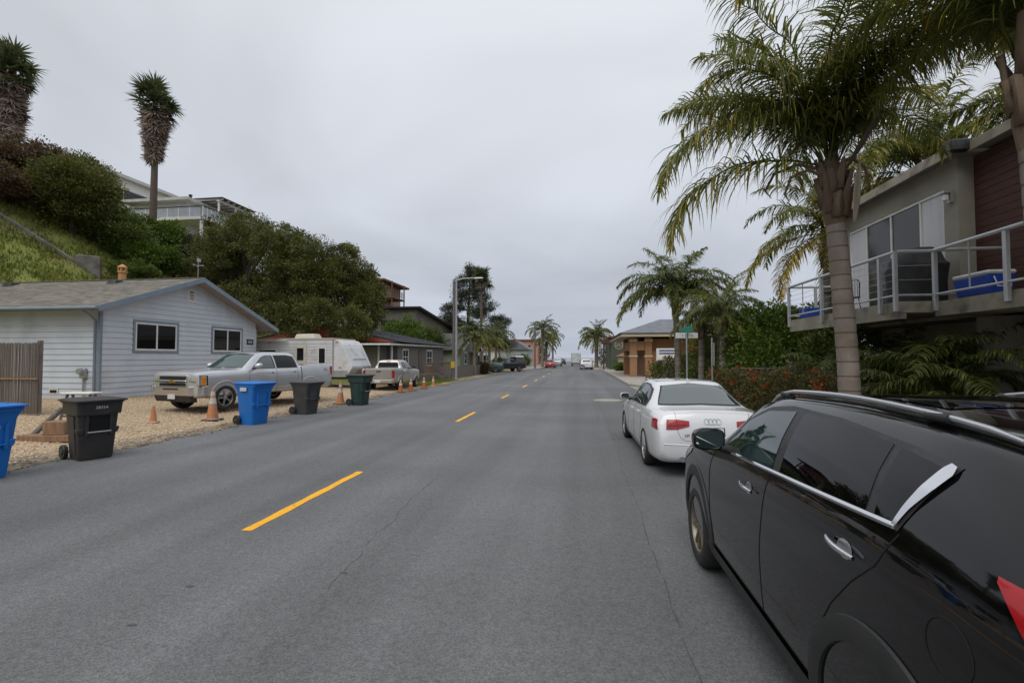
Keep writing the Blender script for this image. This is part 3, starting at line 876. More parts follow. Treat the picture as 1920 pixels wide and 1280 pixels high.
for (x, y) in rl: MB().box(x - 0.035, x + 0.035, y - 0.035, y + 0.035, 0.55, 1.5).build('rail_post', 'hill_white', hw)
MB().box(2.44, 2.56, -2.5, 4.2, 1.5, 1.56).build('handrail', 'dark_metal', hw); MB().box(-5.9, 2.43, -2.56, -2.44, 1.5, 1.56).build('handrail', 'dark_metal', hw)
mat('deck_panel', (0.42, 0.45, 0.50), (0.36, 0.39, 0.44), 2, 0.15)
for k in range(13):
    y = -2.46 + 6.6 * k / 13
    MB().box(2.49, 2.51, y + 0.02, y + 0.42, 0.66, 1.42).build('rail_panel', 'deck_panel', hw)
for k in range(7):
    x = -5.75 + 8.1 * k / 7
    MB().box(x + 0.02, x + 1.05, -2.51, -2.49, 0.66, 1.42).build('rail_panel', 'deck_panel', hw)
MB().box(-0.2, -0.16, 0.6, 1.5, 0.55, 2.05).build('door', 'dark_glass', hw)
pg = MB().box(2.2, 2.5, -0.5, 4.2, 2.62, 2.75).build('pergola_beam', 'hill_white', hw)
for k in range(6):
    y = -0.4 + 0.8 * k
    MB().box(-0.6, 2.8, y, y + 0.08, 2.76, 2.92).build('pergola_rafter', 'hill_white', hw)
MB().box(-0.7, 2.9, -0.6, 4.3, 2.93, 2.99).build('pergola_roof', 'grey_timber', hw)
for y in (-0.35, 1.9, 4.0): MB().box(2.28, 2.42, y - 0.07, y + 0.07, 0.55, 2.62).build('pergola_post', 'hill_white', hw)
MB().lathe([(0.13, 2.6), (0.13, 3.35), (0.17, 3.36), (0.17, 3.46)], 10, c=(-0.8, -0.3, 0)).build('flue', 'dark_metal', hw)

hu = empty('upper_hill_house', (-46, 43, 16.8), 0, 'cream house with one wide dark window high behind the hill trees', 'house')
MB().box(-6, 0, -6.5, 9, -2, 3.1).build('wall', 'hill_white', hu)
MB().box(-6.6, 0.6, -7.2, 9.5, 3.1, 3.42).build('roof', 'hill_fascia', hu)
window(hu, 'x', 0, -3.6, 2.2, 0.6, 2.2, split='v', frame='hill_fascia', fw=0.09)
window(hu, 'y', -6.5, -4.6, -2.0, 0.6, 2.0, split='v', frame='hill_fascia')

mat('redwood', (0.16, 0.075, 0.05), (0.12, 0.055, 0.04), 3, 0.8)
mat('hill_pink', (0.42, 0.27, 0.22), (0.36, 0.23, 0.19), 2, 0.85)
hbk = empty('balcony_hill_house', (-27.2, 64, 6.0), 0, 'tall brown hill house with stacked timber balconies at the oak edge', 'house')
MB().box(-5, 0, -2.4, 6, -3, 6.2).build('wall', 'hill_pink', hbk)
MB().box(-5.6, 1.2, -3.0, 6.6, 6.2, 6.45).build('roof', 'redwood', hbk)
for zf in (1.4, 3.9):
    d_ = MB().box(0, 2.0, -2.2, 2.6, zf, zf + 0.18).build('balcony', 'redwood', hbk)
    for k in range(6): MB().box(1.9, 1.98, -2.2 + 0.94 * k, -2.12 + 0.94 * k, zf + 0.18, zf + 1.1).build('rail_post', 'redwood', d_)
    for k in range(3): MB().box(0.5 * k + 0.2, 0.5 * k + 0.28, -2.2, -2.12, zf + 0.18, zf + 1.1).build('rail_post', 'redwood', d_)
    for h in (0.5, 0.8, 1.1): MB().box(1.9, 1.98, -2.2, 2.6, zf + h, zf + h + 0.06).build('rail', 'redwood', d_); MB().box(0, 1.9, -2.2, -2.12, zf + h, zf + h + 0.06).build('rail', 'redwood', d_)
for (x, y) in ((1.85, -2.1), (1.85, 2.4)): MB().box(x, x + 0.14, y, y + 0.14, -3, 6.2).build('post', 'redwood', hbk)
window(hbk, 'y', -2.4, -3.6, -1.2, 2.2, 3.6, split='v'); window(hbk, 'y', -2.4, -3.6, -1.2, 4.6, 5.8, split='v')

ht = empty('timber_hill_house', (-20.5, 67, 2.0), 0, 'long weathered timber house with sloping roof above the low grey house', 'house')
MB().prism([(-9, 0), (9, 0), (9, 4.2), (-9, 6.0)], 'x', -6, 0).build('wall', 'grey_timber', ht)
MB().hexa([(-6.5, -9.6, 6.0), (0.8, -9.6, 6.0), (0.8, 10.2, 4.05), (-6.5, 10.2, 4.05)], [(-6.5, -9.6, 6.2), (0.8, -9.6, 6.2), (0.8, 10.2, 4.25), (-6.5, 10.2, 4.25)]).build('roof', 'dark_metal', ht)
siding(ht, 'y', -9.0, -6.0, 0.0, 0.2, 5.9, 0.28, 'grey_timber')
window(ht, 'y', -9.05, -4.6, -2.6, 3.2, 4.6, split='v', frame='grey_timber')
for k in range(5): window(ht, 'x', 0, -8 + 3.4 * k, -6.4 + 3.4 * k, 2.0, 3.4, split='v', frame='grey_timber')
hd = empty('deck_wall', (-22.5, 50, 3.2), 0, 'weathered wooden board fence running down the hill above the grey house', 'fence')
for k in range(40):
    y = -6 + 0.45 * k
    zt = terrain_height(-22.5, 50 + y) - 3.2 + 2.2 - 0.5
    MB().box(-0.03, 0.03, y, y + 0.43, zt - 2.2, zt + random.uniform(-0.04, 0.04)).build('board', 'grey_timber', hd)

# ------------------------------------------------------------------ far houses down the street, left
def far_block(name, label, x, y, w, d, h, wall, roof, win=(), z=0.0, overhang=0.4, pitched=0.0):
    t = empty(name, (x, y, z), 0, label, 'house')
    MB().box(-w, 0, 0, d, -0.3, h).build('wall', wall, t)
    if pitched:
        MB().prism([(-w - overhang, h), (overhang, h), (-w / 2, h + pitched)], 'y', -overhang, d + overhang).build('roof', roof, t)
    else:
        MB().box(-w - overhang, overhang, -overhang, d + overhang, h, h + 0.25).build('roof', roof, t)
    for (fc, a0, a1, z0, z1) in win:
        window(t, fc, 0.0, a0, a1, z0, z1, split='v', frame='white_frame')
    return t
mat('cream_wall', (0.55, 0.50, 0.40), (0.50, 0.45, 0.36), 1, 0.85)
mat('pink_wall', (0.52, 0.25, 0.19), (0.46, 0.22, 0.17), 1, 0.85)
mat('pale_blue_wall', (0.45, 0.50, 0.52), (0.4, 0.45, 0.47), 1, 0.8)
mat('tile_roof', (0.25, 0.13, 0.09), (0.20, 0.10, 0.07), 2, 0.85)
mat('slate_roof', (0.17, 0.18, 0.20), (0.13, 0.14, 0.16), 2, 0.8)
far_block('white_bungalow', 'white bungalow behind the parked dark pickup down the street', -12.5, 72, 8, 9, 3.0, 'hill_white', 'tile_roof', [('x', 1, 3, 1, 2.2), ('y', -3.2, -1.4, 1, 2.2)], pitched=1.2)
far_block('pale_house', 'pale cream house with shallow tile roof, above the parked dark pickup', -15, 92, 9, 12, 5.2, 'cream_wall', 'tile_roof', [('y', -4, -1.5, 3.2, 4.6), ('x', 2, 5, 3.2, 4.6)], pitched=0.7)
far_block('slate_house', 'grey slate roofed house left of the pink house', -10.5, 96, 5, 10, 3.4, 'pale_blue_wall', 'slate_roof', [('y', -3, -1, 1, 2.4)], pitched=1.9)
far_block('pink_house', 'salmon pink two storey house behind the far timber pole', -9.9, 112, 7, 8, 5.8, 'pink_wall', 'tile_roof', [('y', -3, -1.6, 3.4, 4.8), ('y', -5.6, -4.2, 3.4, 4.8), ('x', 1.5, 3, 3.4, 4.8)])
far_block('peach_shop', 'peach fronted low shop behind the far palms', -9.6, 124, 6, 12, 3.9, 'cream_wall', 'tile_roof', [('y', -4, -1, 0.8, 2.6), ('x', 2, 6, 0.8, 2.6)])

# ------------------------------------------------------------------ right side: orange corner building
mat('orange_wall', (0.34, 0.175, 0.085), (0.29, 0.15, 0.075), 1.2, 0.85)
mat('buff_trim', (0.50, 0.42, 0.30), (0.44, 0.37, 0.27), 2, 0.8)
ob = empty('orange_building', (4.9, 44, 0.1), 0, 'orange stucco corner building with porch piers, behind the big feather palm', 'building')
MB().box(0.9, 14, 0.6, 13, 0, 3.4).build('wall', 'orange_wall', ob)
for (x, y) in ((-0.55, -0.5), (0.75, -0.5), (-0.55, 5.5)):
    MB().cbox(x, x + 0.6, y, y + 0.6, 0, 3.5, 0.02).build('pier', 'orange_wall', ob)
    for zz in (1.75, 3.15): MB().cbox(x - 0.06, x + 0.66, y - 0.06, y + 0.66, zz, zz + 0.16, 0.02).build('pier_band', 'buff_trim', ob)
MB().box(-0.5, 1.3, -0.4, 6.0, 2.35, 3.15).build('lintel', 'orange_wall', ob)
MB().hexa([(-1.4, -1.3, 3.55), (15, -1.3, 3.55), (15, 14, 3.55), (-1.4, 14, 3.55)], [(-1.3, -1.2, 3.85), (14.9, -1.2, 3.85), (14.9, 13.9, 3.85), (-1.3, 13.9, 3.85)]).build('cornice', 'buff_trim', ob)
MB().hexa([(-1.5, -1.4, 3.86), (15.1, -1.4, 3.86), (15.1, 14.1, 3.86), (-1.5, 14.1, 3.86)], [(2.5, 2.6, 5.3), (11, 2.6, 5.3), (11, 10, 5.3), (2.5, 10, 5.3)]).build('roof', 'slate_roof', ob)
window(ob, 'y', 0.6, 1.8, 3.0, 1.0, 2.3, split='v', frame='buff_trim')
MB().box(1.4, 1.9, -0.02, 0.58, 0, 2.3).build('gate_post', 'orange_wall', ob)
MB().cbox(2.2, 3.4, -0.5, -0.35, 0, 1.5, 0.02).build('notice_board', 'grey_timber', ob)
rs = empty('arrow_sign', (6.3, 36.5, 0.05), R(-6), 'small white sign with a red arrow above the bushes by the orange building', 'sign')
MB().box(-0.75, 0.75, -0.03, 0.03, 1.55, 2.45).build('board', 'white_paint', rs)
for x in (-0.6, 0.54): MB().box(x, x + 0.06, 0.03, 0.09, 0, 2.45).build('post', 'grey_timber', rs)
mat('sign_red', (0.5, 0.02, 0.02), rough=0.5); mat('sign_blue', (0.03, 0.06, 0.2), rough=0.5)
MB().box(-0.35, 0.3, -0.036, -0.031, 1.72, 1.80).add([(0.28, -0.034, 1.66), (0.42, -0.034, 1.76), (0.28, -0.034, 1.86)], [(0, 1, 2)]).build('arrow', 'sign_red', rs)
for z in (2.02, 2.22): MB().box(-0.55, 0.55, -0.036, -0.031, z, z + 0.11).build('lettering', 'sign_blue', rs)

mat('dark_green_wall', (0.085, 0.10, 0.065), (0.07, 0.085, 0.055), 1, 0.8)
gb = empty('green_building', (4.3, 70, 0.1), 0, 'dark green flat sided building with a round emblem, beyond the orange building', 'building')
MB().box(0, 12, 0, 14, 0, 4.6).build('wall', 'dark_green_wall', gb)
MB().box(-0.25, 12.2, -0.25, 14.2, 4.6, 4.8).build('cornice', 'tile_roof', gb)
e1 = MB()
e1.lathe([(0.52, -0.05), (0.60, -0.05), (0.60, -0.01), (0.52, -0.01)], 28, 'y', (1.15, 0, 3.5), closed=True)
e1.box(0.85, 1.45, -0.05, -0.01, 3.55, 3.64).box(0.75, 1.55, -0.05, -0.01, 3.3, 3.38)
e1.build('emblem', 'buff_trim', gb)
MB().box(-1.2, 0, -0.5, 3, 3.7, 4.3).build('awning', 'red_board', gb)
MB().box(-1.1, -0.9, -0.4, -0.2, 0, 3.7).build('awning_post', 'red_board', gb)
sh = empty('kiosk', (6.6, 66, 0.1), 0, 'small tan tile roofed kiosk before the green building', 'building')
MB().box(-1.4, 3, 0, 3, 0, 1.9).build('wall', 'buff_trim', sh)
MB().hexa([(-1.7, -0.4, 1.9), (3.4, -0.4, 1.9), (3.4, 3.4, 1.9), (-1.7, 3.4, 1.9)], [(0, 1, 2.7), (2, 1, 2.7), (2, 2, 2.7), (0, 2, 2.7)]).build('roof', 'tile_roof', sh)
mat('yellow_kerb', (0.62, 0.42, 0.10), (0.5, 0.34, 0.09), 2, 0.7)
yw = MB().cbox(4.5, 7.4, 64.2, 64.5, 0.02, 0.85, 0.02).build('yellow_wall', 'yellow_kerb')
tag(yw, 'low yellow wall before the green building across the sidewalk', 'wall')

# ------------------------------------------------------------------ right side: two storey house with balcony
mat('rail_metal', (0.58, 0.60, 0.62), (0.50, 0.52, 0.54), 5, 0.4, metal=0.5)
mat('blind', (0.62, 0.62, 0.66), (0.55, 0.55, 0.60), 40, 0.6, stretch=(0.2, 1, 0.02), lo=0.4, hi=0.6)
mat('screen_glass', (0.045, 0.046, 0.05), (0.03, 0.031, 0.034), 60, 0.12, spec=0.5)
mat('slab_edge', (0.36, 0.33, 0.265), (0.26, 0.235, 0.19), 1.4, 0.85, dirt=(0.11, 0.10, 0.085), dirt_scale=2.5)
mat('roof_membrane', (0.22, 0.21, 0.19), (0.18, 0.17, 0.155), 2, 0.85)
FL = 2.93
rh = empty('balcony_house', (7.7, 13, 0.11), 0, 'two storey grey stucco house with railed balcony and sliding doors behind the palms', 'house')
def rb(x0, x1, y0, y1, z0, z1, name, m, parent=rh, c=0, **k):
    b_ = MB()
    a = (x0 - 7.7, x1 - 7.7, y0 - 13, y1 - 13, z0 - 0.11, z1 - 0.11)
    (b_.cbox(*a, c) if c else b_.box(*a))
    return b_.build(name, m, parent, **k)
# upper wall in pieces round the door opening
DY0, DY1, DZ1 = 11.35, 15.0, 5.42
rb(7.7, 14, 15.0, 15.35, FL, 5.95, 'wall', 'stucco_grey')
rb(7.7, 14, 10.95, DY0, FL, 5.95, 'wall', 'stucco_grey')
rb(7.7, 8.0, DY0, DY1, DZ1, 5.95, 'wall', 'stucco_grey')
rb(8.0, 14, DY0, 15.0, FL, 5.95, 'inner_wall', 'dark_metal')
rb(8.02, 14, 2.5, 10.95, FL, 5.95, 'wall', 'red_board')
for k in range(20):
    z = FL + 0.15 * k
    rb(7.995, 8.02, 4.0, 10.948, z + 0.004, z + 0.146, 'cladding_board', 'red_board')
rb(7.45, 14.4, 10.75, 15.75, 5.95, 6.07, 'roof', 'roof_membrane')
rb(7.40, 7.45, 10.72, 15.78, 5.90, 6.10, 'fascia', 'slab_edge')
rb(7.75, 14.4, 2.4, 10.70, 6.0, 6.12, 'roof', 'roof_membrane')
rb(7.70, 7.75, 2.4, 10.70, 5.95, 6.14, 'fascia', 'slab_edge')
rb(7.36, 7.74, 10.62, 10.90, 5.97, 6.2, 'roof_vent', 'dark_metal', c=0.02)
door = MB()
for (a, b_) in ((DY0, DY0 + 0.05), (12.08, 12.13), (13.13, 13.18), (14.17, 14.22), (DY1 - 0.05, DY1)):
    door.box(0.02, 0.09, a - 13, b_ - 13, FL - 0.11, DZ1 - 0.11)
door.box(0.015, 0.095, DY0 - 13, DY1 - 13, DZ1 - 0.17, DZ1 - 0.105)
door = door.build('sliding_door', 'white_frame', rh)
for (a, b_, m_n) in ((DY0 + 0.05, 12.08, 'blind'), (12.13, 13.13, 'screen_glass'), (13.18, 14.17, 'screen_glass'), (14.22, DY1 - 0.05, 'blind')):
    rb(7.745, 7.757, a, b_, FL, DZ1 - 0.06, 'door_panel', m_n, door)
lamp = rb(7.64, 7.7, 11.07, 11.17, 5.06, 5.3, 'wall_lamp', 'galvanised')
rb(7.50, 7.64, 11.05, 11.19, 5.24, 5.29, 'lamp_hood', 'galvanised', lamp, c=0.01)
rb(7.53, 7.62, 11.08, 11.16, 5.10, 5.24, 'lamp_glass', 'white_frame', lamp, c=0.01)
# slabs
rb(6.2, 7.7, 10.4, 15.35, FL - 0.22, FL, 'balcony_slab', 'slab_edge')
rb(6.85, 8.02, 3.0, 10.395, FL - 0.30, FL - 0.02, 'balcony_slab', 'slab_edge')
rb(7.7, 14, 2.5, 15.35, FL - 0.3, FL - 0.01, 'floor_slab', 'slab_edge')
rb(6.2, 6.35, 10.41, 15.34, FL - 0.34, FL - 0.222, 'edge_beam', 'slab_edge')
# lower storey
rb(8.6, 14, 10.6, 15.2, 0.1, FL - 0.31, 'lower_wall', 'stucco_grey')
rb(7.72, 8.25, 10.22, 10.62, 0.1, FL - 0.31, 'pillar', 'stucco_grey')
rb(8.25, 8.6, 10.24, 10.6, 0.1, FL - 0.31, 'lower_wall', 'red_board')
rb(13.6, 14, 2.5, 10.2, 0.1, FL - 0.31, 'garage_back_wall', 'stucco_grey')
rb(8.0, 13.6, 2.5, 2.8, 0.1, FL - 0.31, 'garage_side_wall', 'red_board')
for k in range(16):
    z = 0.15 + 0.15 * k
    rb(8.26, 8.59, 10.20, 10.238, z + 0.004, z + 0.146, 'cladding_board', 'red_board')
# railing
def rail_run(p0, p1, posts, top=FL + 0.98, cables=(0.28, 0.42, 0.56, 0.70, 0.84)):
    (x0, y0), (x1, y1) = p0, p1
    L = math.hypot(x1 - x0, y1 - y0); ux, uy = (x1 - x0) / L, (y1 - y0) / L
    rg = MB()
    def bar(z, r, n_=6):
        return MB().tube([(x0 - 7.7, y0 - 13, z - 0.11), (x1 - 7.7, y1 - 13, z - 0.11)], r, n_)
    bar(top, 0.035, 10).build('top_rail', 'rail_metal', rh, smooth=50)
    bar(FL + 0.12, 0.022, 8).build('bottom_rail', 'rail_metal', rh, smooth=50)
    for z in cables: bar(FL + z, 0.004, 5).build('cable', 'rail_metal', rh)
    for t in posts:
        x, y = x0 + ux * L * t, y0 + uy * L * t
        rb(x - 0.035, x + 0.035, y - 0.035, y + 0.035, FL - 0.20, top - 0.03, 'rail_post', 'rail_metal', c=0.006)
rail_run((6.17, 15.3), (6.17, 10.42), (0.0, 0.40, 0.90, 1.0))
rail_run((6.17, 15.3), (7.65, 15.3), (0.5,), cables=())
rail_run((6.2, 10.38), (6.84, 10.38), (), cables=(0.42, 0.7))
rail_run((6.82, 10.36), (6.82, 5.0), (0.005, 0.30, 0.62, 0.95), cables=())
rail_run((6.9, 10.30), (7.95, 10.30), (), cables=())
for y in (14.4, 12.3, 9.5, 7.9): rb(6.16, 6.18, y - 0.008, y + 0.008, FL + 0.12, FL + 0.95, 'baluster', 'rail_metal') if y > 10.4 else rb(6.81, 6.83, y - 0.008, y + 0.008, FL + 0.12, FL + 0.95, 'baluster', 'rail_metal')

# things on the balcony
mat('grill_cover', (0.012, 0.012, 0.013), (0.022, 0.022, 0.023), 6, 0.75, bump=0.6, bscale=9)
gr = empty('covered_grill', (7.05, 11.25, FL), 0, 'barbecue grill under a black cover on the balcony', 'grill')
rings = []
for (z, w, d) in ((0.02, 0.62, 0.30), (0.45, 0.62, 0.30), (0.78, 0.66, 0.33), (0.86, 0.52, 0.33), (1.05, 0.46, 0.29), (1.17, 0.36, 0.18), (1.19, 0.2, 0.08)):
    ring = []
    for k in range(20):
        a = 2 * math.pi * k / 20
        cx_, sx_ = math.cos(a), math.sin(a)
        e_ = 0.45
        ring.append((d * math.copysign(abs(cx_) ** e_, cx_) * (1 + 0.03 * math.sin(7 * a + z * 9)), w * math.copysign(abs(sx_) ** e_, sx_), z))
    rings.append(ring)
MB().loft(rings).build('cover', 'grill_cover', gr, smooth=60)
for (x, y) in ((-0.2, -0.5), (0.2, -0.5), (-0.2, 0.5), (0.2, 0.5)): MB().lathe([(0.03, -0.02), (0.03, 0.02)], 10, 'y', (x, y, 0.031)).build('castor', 'black_plastic', gr)
ch = empty('wire_chair', (7.0, 13.6, FL), R(100), 'black metal garden chair behind the palm trunk on the balcony', 'chair')
seat = MB(); seat.lathe([(0.20, 0.44), (0.21, 0.45), (0.20, 0.46), (0.0, 0.46)], 18).build('seat', 'dark_metal', ch)
for k in range(4):
    a = math.pi / 4 + k * math.pi / 2
    MB().tube([(0.16 * math.cos(a), 0.16 * math.sin(a), 0.44), (0.22 * math.cos(a), 0.22 * math.sin(a), 0.0)], 0.011, 6).build('leg', 'dark_metal', ch)
bkf = [(0.19 * math.cos(t), 0.19 * math.sin(t), 0.46 + 0.44 * math.sin((t - R(100)) / R(160) * math.pi) ** 0.5 if R(100) < t < R(260) else 0.46) for t in [R(100) + R(160) * k / 16 for k in range(17)]]
MB().tube(bkf, 0.010, 6).build('back_frame', 'dark_metal', ch)
for k in range(3, 14, 2): MB().tube([bkf[k], (bkf[k][0] * 0.96, bkf[k][1] * 0.96, 0.46)], 0.006, 5).build('back_bar', 'dark_metal', ch)
tb = empty('bistro_table', (6.95, 14.35, FL), 0, 'small round dark metal table on the balcony left of the palm trunk', 'table')
MB().lathe([(0.28, 0.70), (0.29, 0.715), (0.28, 0.73), (0, 0.73)], 20).build('tabletop', 'dark_metal', tb)
for k in range(3): MB().tube([(0.05 * math.cos(k * 2.1), 0.05 * math.sin(k * 2.1), 0.70), (0.22 * math.cos(k * 2.1), 0.22 * math.sin(k * 2.1), 0.0)], 0.012, 6).build('leg', 'dark_metal', tb)
mat('cooler_blue', (0.012, 0.06, 0.36), (0.015, 0.07, 0.40), 5, 0.35); mat('cooler_white', (0.68, 0.68, 0.68), rough=0.4)
def cooler(loc, w, label, rz=0):
    c_ = empty('cooler', loc, rz, label, 'cooler')
    MB().hexa([(-0.17, -w, 0), (0.17, -w, 0), (0.17, w, 0), (-0.17, w, 0)], [(-0.21, -w - 0.04, 0.34), (0.21, -w - 0.04, 0.34), (0.21, w + 0.04, 0.34), (-0.21, w + 0.04, 0.34)]).build('body', 'cooler_blue', c_, bevel=0.02)
    MB().cbox(-0.225, 0.225, -w - 0.055, w + 0.055, 0.342, 0.41, 0.025).build('lid', 'cooler_white', c_)
    for s in (-1, 1):
        MB().tube([(-0.12, s * (w + 0.03), 0.30), (-0.10, s * (w + 0.08), 0.12), (0.10, s * (w + 0.08), 0.12), (0.12, s * (w + 0.03), 0.30)], 0.012, 6).build('handle', 'cooler_white', c_)
    return c_
cooler((7.16, 9.68, FL + 0.0), 0.36, 'large blue and white cooler behind the near railing of the balcony')
st = empty('side_table', (7.55, 10.15, FL - 0.02), 0, 'small slatted side table between the grill and the blue cooler', 'table')
for k in range(5): MB().box(-0.25, 0.25, -0.18 + k * 0.075, -0.12 + k * 0.075, 0.42, 0.45).build('slat', 'grey_timber', st)
for (x, y) in ((-0.22, -0.15), (0.19, -0.15), (-0.22, 0.13), (0.19, 0.13)): MB().box(x, x + 0.04, y, y + 0.04, 0, 0.42).build('leg', 'grey_timber', st)
bt = MB()
bt.hexa([(-0.2, -0.25, 0), (0.2, -0.25, 0), (0.2, 0.25, 0), (-0.2, 0.25, 0)], [(-0.24, -0.3, 0.3), (0.24, -0.3, 0.3), (0.24, 0.3, 0.3), (-0.24, 0.3, 0.3)])
bt = bt.build('storage_tub', 'cooler_blue', loc=(6.6, 14.85, FL), bevel=0.02)
tag(bt, 'dark blue plastic tub at the far end of the balcony', 'tub')
# ------------------------------------------------------------------ vehicles
mat('black_paint', (0.003, 0.003, 0.0034), rough=0.10, spec=0.12, coat=0.85)
mat('white_car_paint', (0.70, 0.71, 0.73), rough=0.25, coat=1.0, dirt=(0.60, 0.60, 0.59), dirt_scale=1.5, dirt_lo=0.5, dirt_hi=0.9)
mat('silver_paint', (0.58, 0.59, 0.62), (0.54, 0.55, 0.58), 3, 0.32, metal=0.55, coat=0.8, dirt=(0.36, 0.34, 0.31), dirt_scale=1.3, dirt_lo=0.55, dirt_hi=0.9)
mat('champagne_paint', (0.42, 0.40, 0.36), (0.38, 0.36, 0.33), 3, 0.35, metal=0.6, coat=0.7)
mat('dark_paint', (0.012, 0.014, 0.017), rough=0.3, coat=0.7)
mat('teal_paint', (0.03, 0.09, 0.085), rough=0.3, coat=0.7)
mat('red_paint', (0.40, 0.02, 0.025), rough=0.3, coat=0.7)
mat('car_glass', (0.012, 0.030, 0.027), rough=0.02, spec=0.9, ior=1.75)
mat('tinted_glass', (0.002, 0.002, 0.0025), rough=0.01, spec=0.36)
mat('windscreen', (0.022, 0.055, 0.048), rough=0.03, spec=0.9, ior=1.7)
mat('rear_glass', (0.022, 0.045, 0.040), rough=0.015, spec=0.9, ior=2.0)
mat('chrome', (0.72, 0.72, 0.74), rough=0.10, metal=1.0)
mat('satin_silver', (0.60, 0.61, 0.63), rough=0.28, metal=0.9)
mat('tyre', (0.018, 0.018, 0.018), (0.03, 0.028, 0.026), 30, 0.85, bump=0.3, bscale=120)
mat('alloy', (0.42, 0.42, 0.43), (0.34, 0.33, 0.32), 10, 0.35, metal=0.9)
mat('dusty_alloy', (0.30, 0.26, 0.21), (0.22, 0.19, 0.15), 8, 0.45, metal=0.8)
mat('cladding', (0.020, 0.021, 0.022), (0.028, 0.028, 0.029), 10, 0.55, bump=0.15, bscale=250)
mat('tail_red', (0.27, 0.003, 0.006), (0.40, 0.004, 0.008), 8, 0.2, coat=0.6)
mat('lamp_clear', (0.78, 0.79, 0.80), (0.34, 0.35, 0.36), 22, 0.10, metal=0.5, coat=1.0)
mat('amber', (0.62, 0.20, 0.01), (0.72, 0.26, 0.02), 20, 0.2, coat=1.0)
mat('gold_emblem', (0.55, 0.30, 0.06), (0.45, 0.24, 0.05), 20, 0.3, metal=0.7)
mat('plate_white', (0.66, 0.66, 0.64), (0.56, 0.56, 0.56), 30, 0.5)
mat('wheel_well', (0.008, 0.008, 0.008), rough=0.95)

def pchip(xs, ys, q):
    """monotone cubic through the points"""
    xs, ys, q = np.asarray(xs, float), np.asarray(ys, float), np.asarray(q, float)
    h = np.diff(xs); d = np.diff(ys) / h
    m = np.zeros(len(xs))
    m[0], m[-1] = d[0], d[-1]
    for i in range(1, len(xs) - 1):
        if d[i - 1] * d[i] > 0:
            w1, w2 = 2 * h[i] + h[i - 1], h[i] + 2 * h[i - 1]
            m[i] = (w1 + w2) / (w1 / d[i - 1] + w2 / d[i])
    k = np.clip(np.searchsorted(xs, q) - 1, 0, len(xs) - 2)
    t = (q - xs[k]) / h[k]
    return ((1 + 2 * t) * (1 - t) ** 2) * ys[k] + t * (1 - t) ** 2 * h[k] * m[k] + t * t * (3 - 2 * t) * ys[k + 1] + t * t * (t - 1) * h[k] * m[k + 1]

def resample(path, n):
    p = [Vector(a) for a in path]
    L = [0.0]
    for a, b_ in zip(p[:-1], p[1:]): L.append(L[-1] + (b_ - a).length)
    out, j = [], 0
    for i in range(n):
        s = L[-1] * i / (n - 1)
        while j < len(L) - 2 and L[j + 1] < s: j += 1
        t = 0 if L[j + 1] == L[j] else (s - L[j]) / (L[j + 1] - L[j])
        out.append(p[j].lerp(p[j + 1], t))
    return out

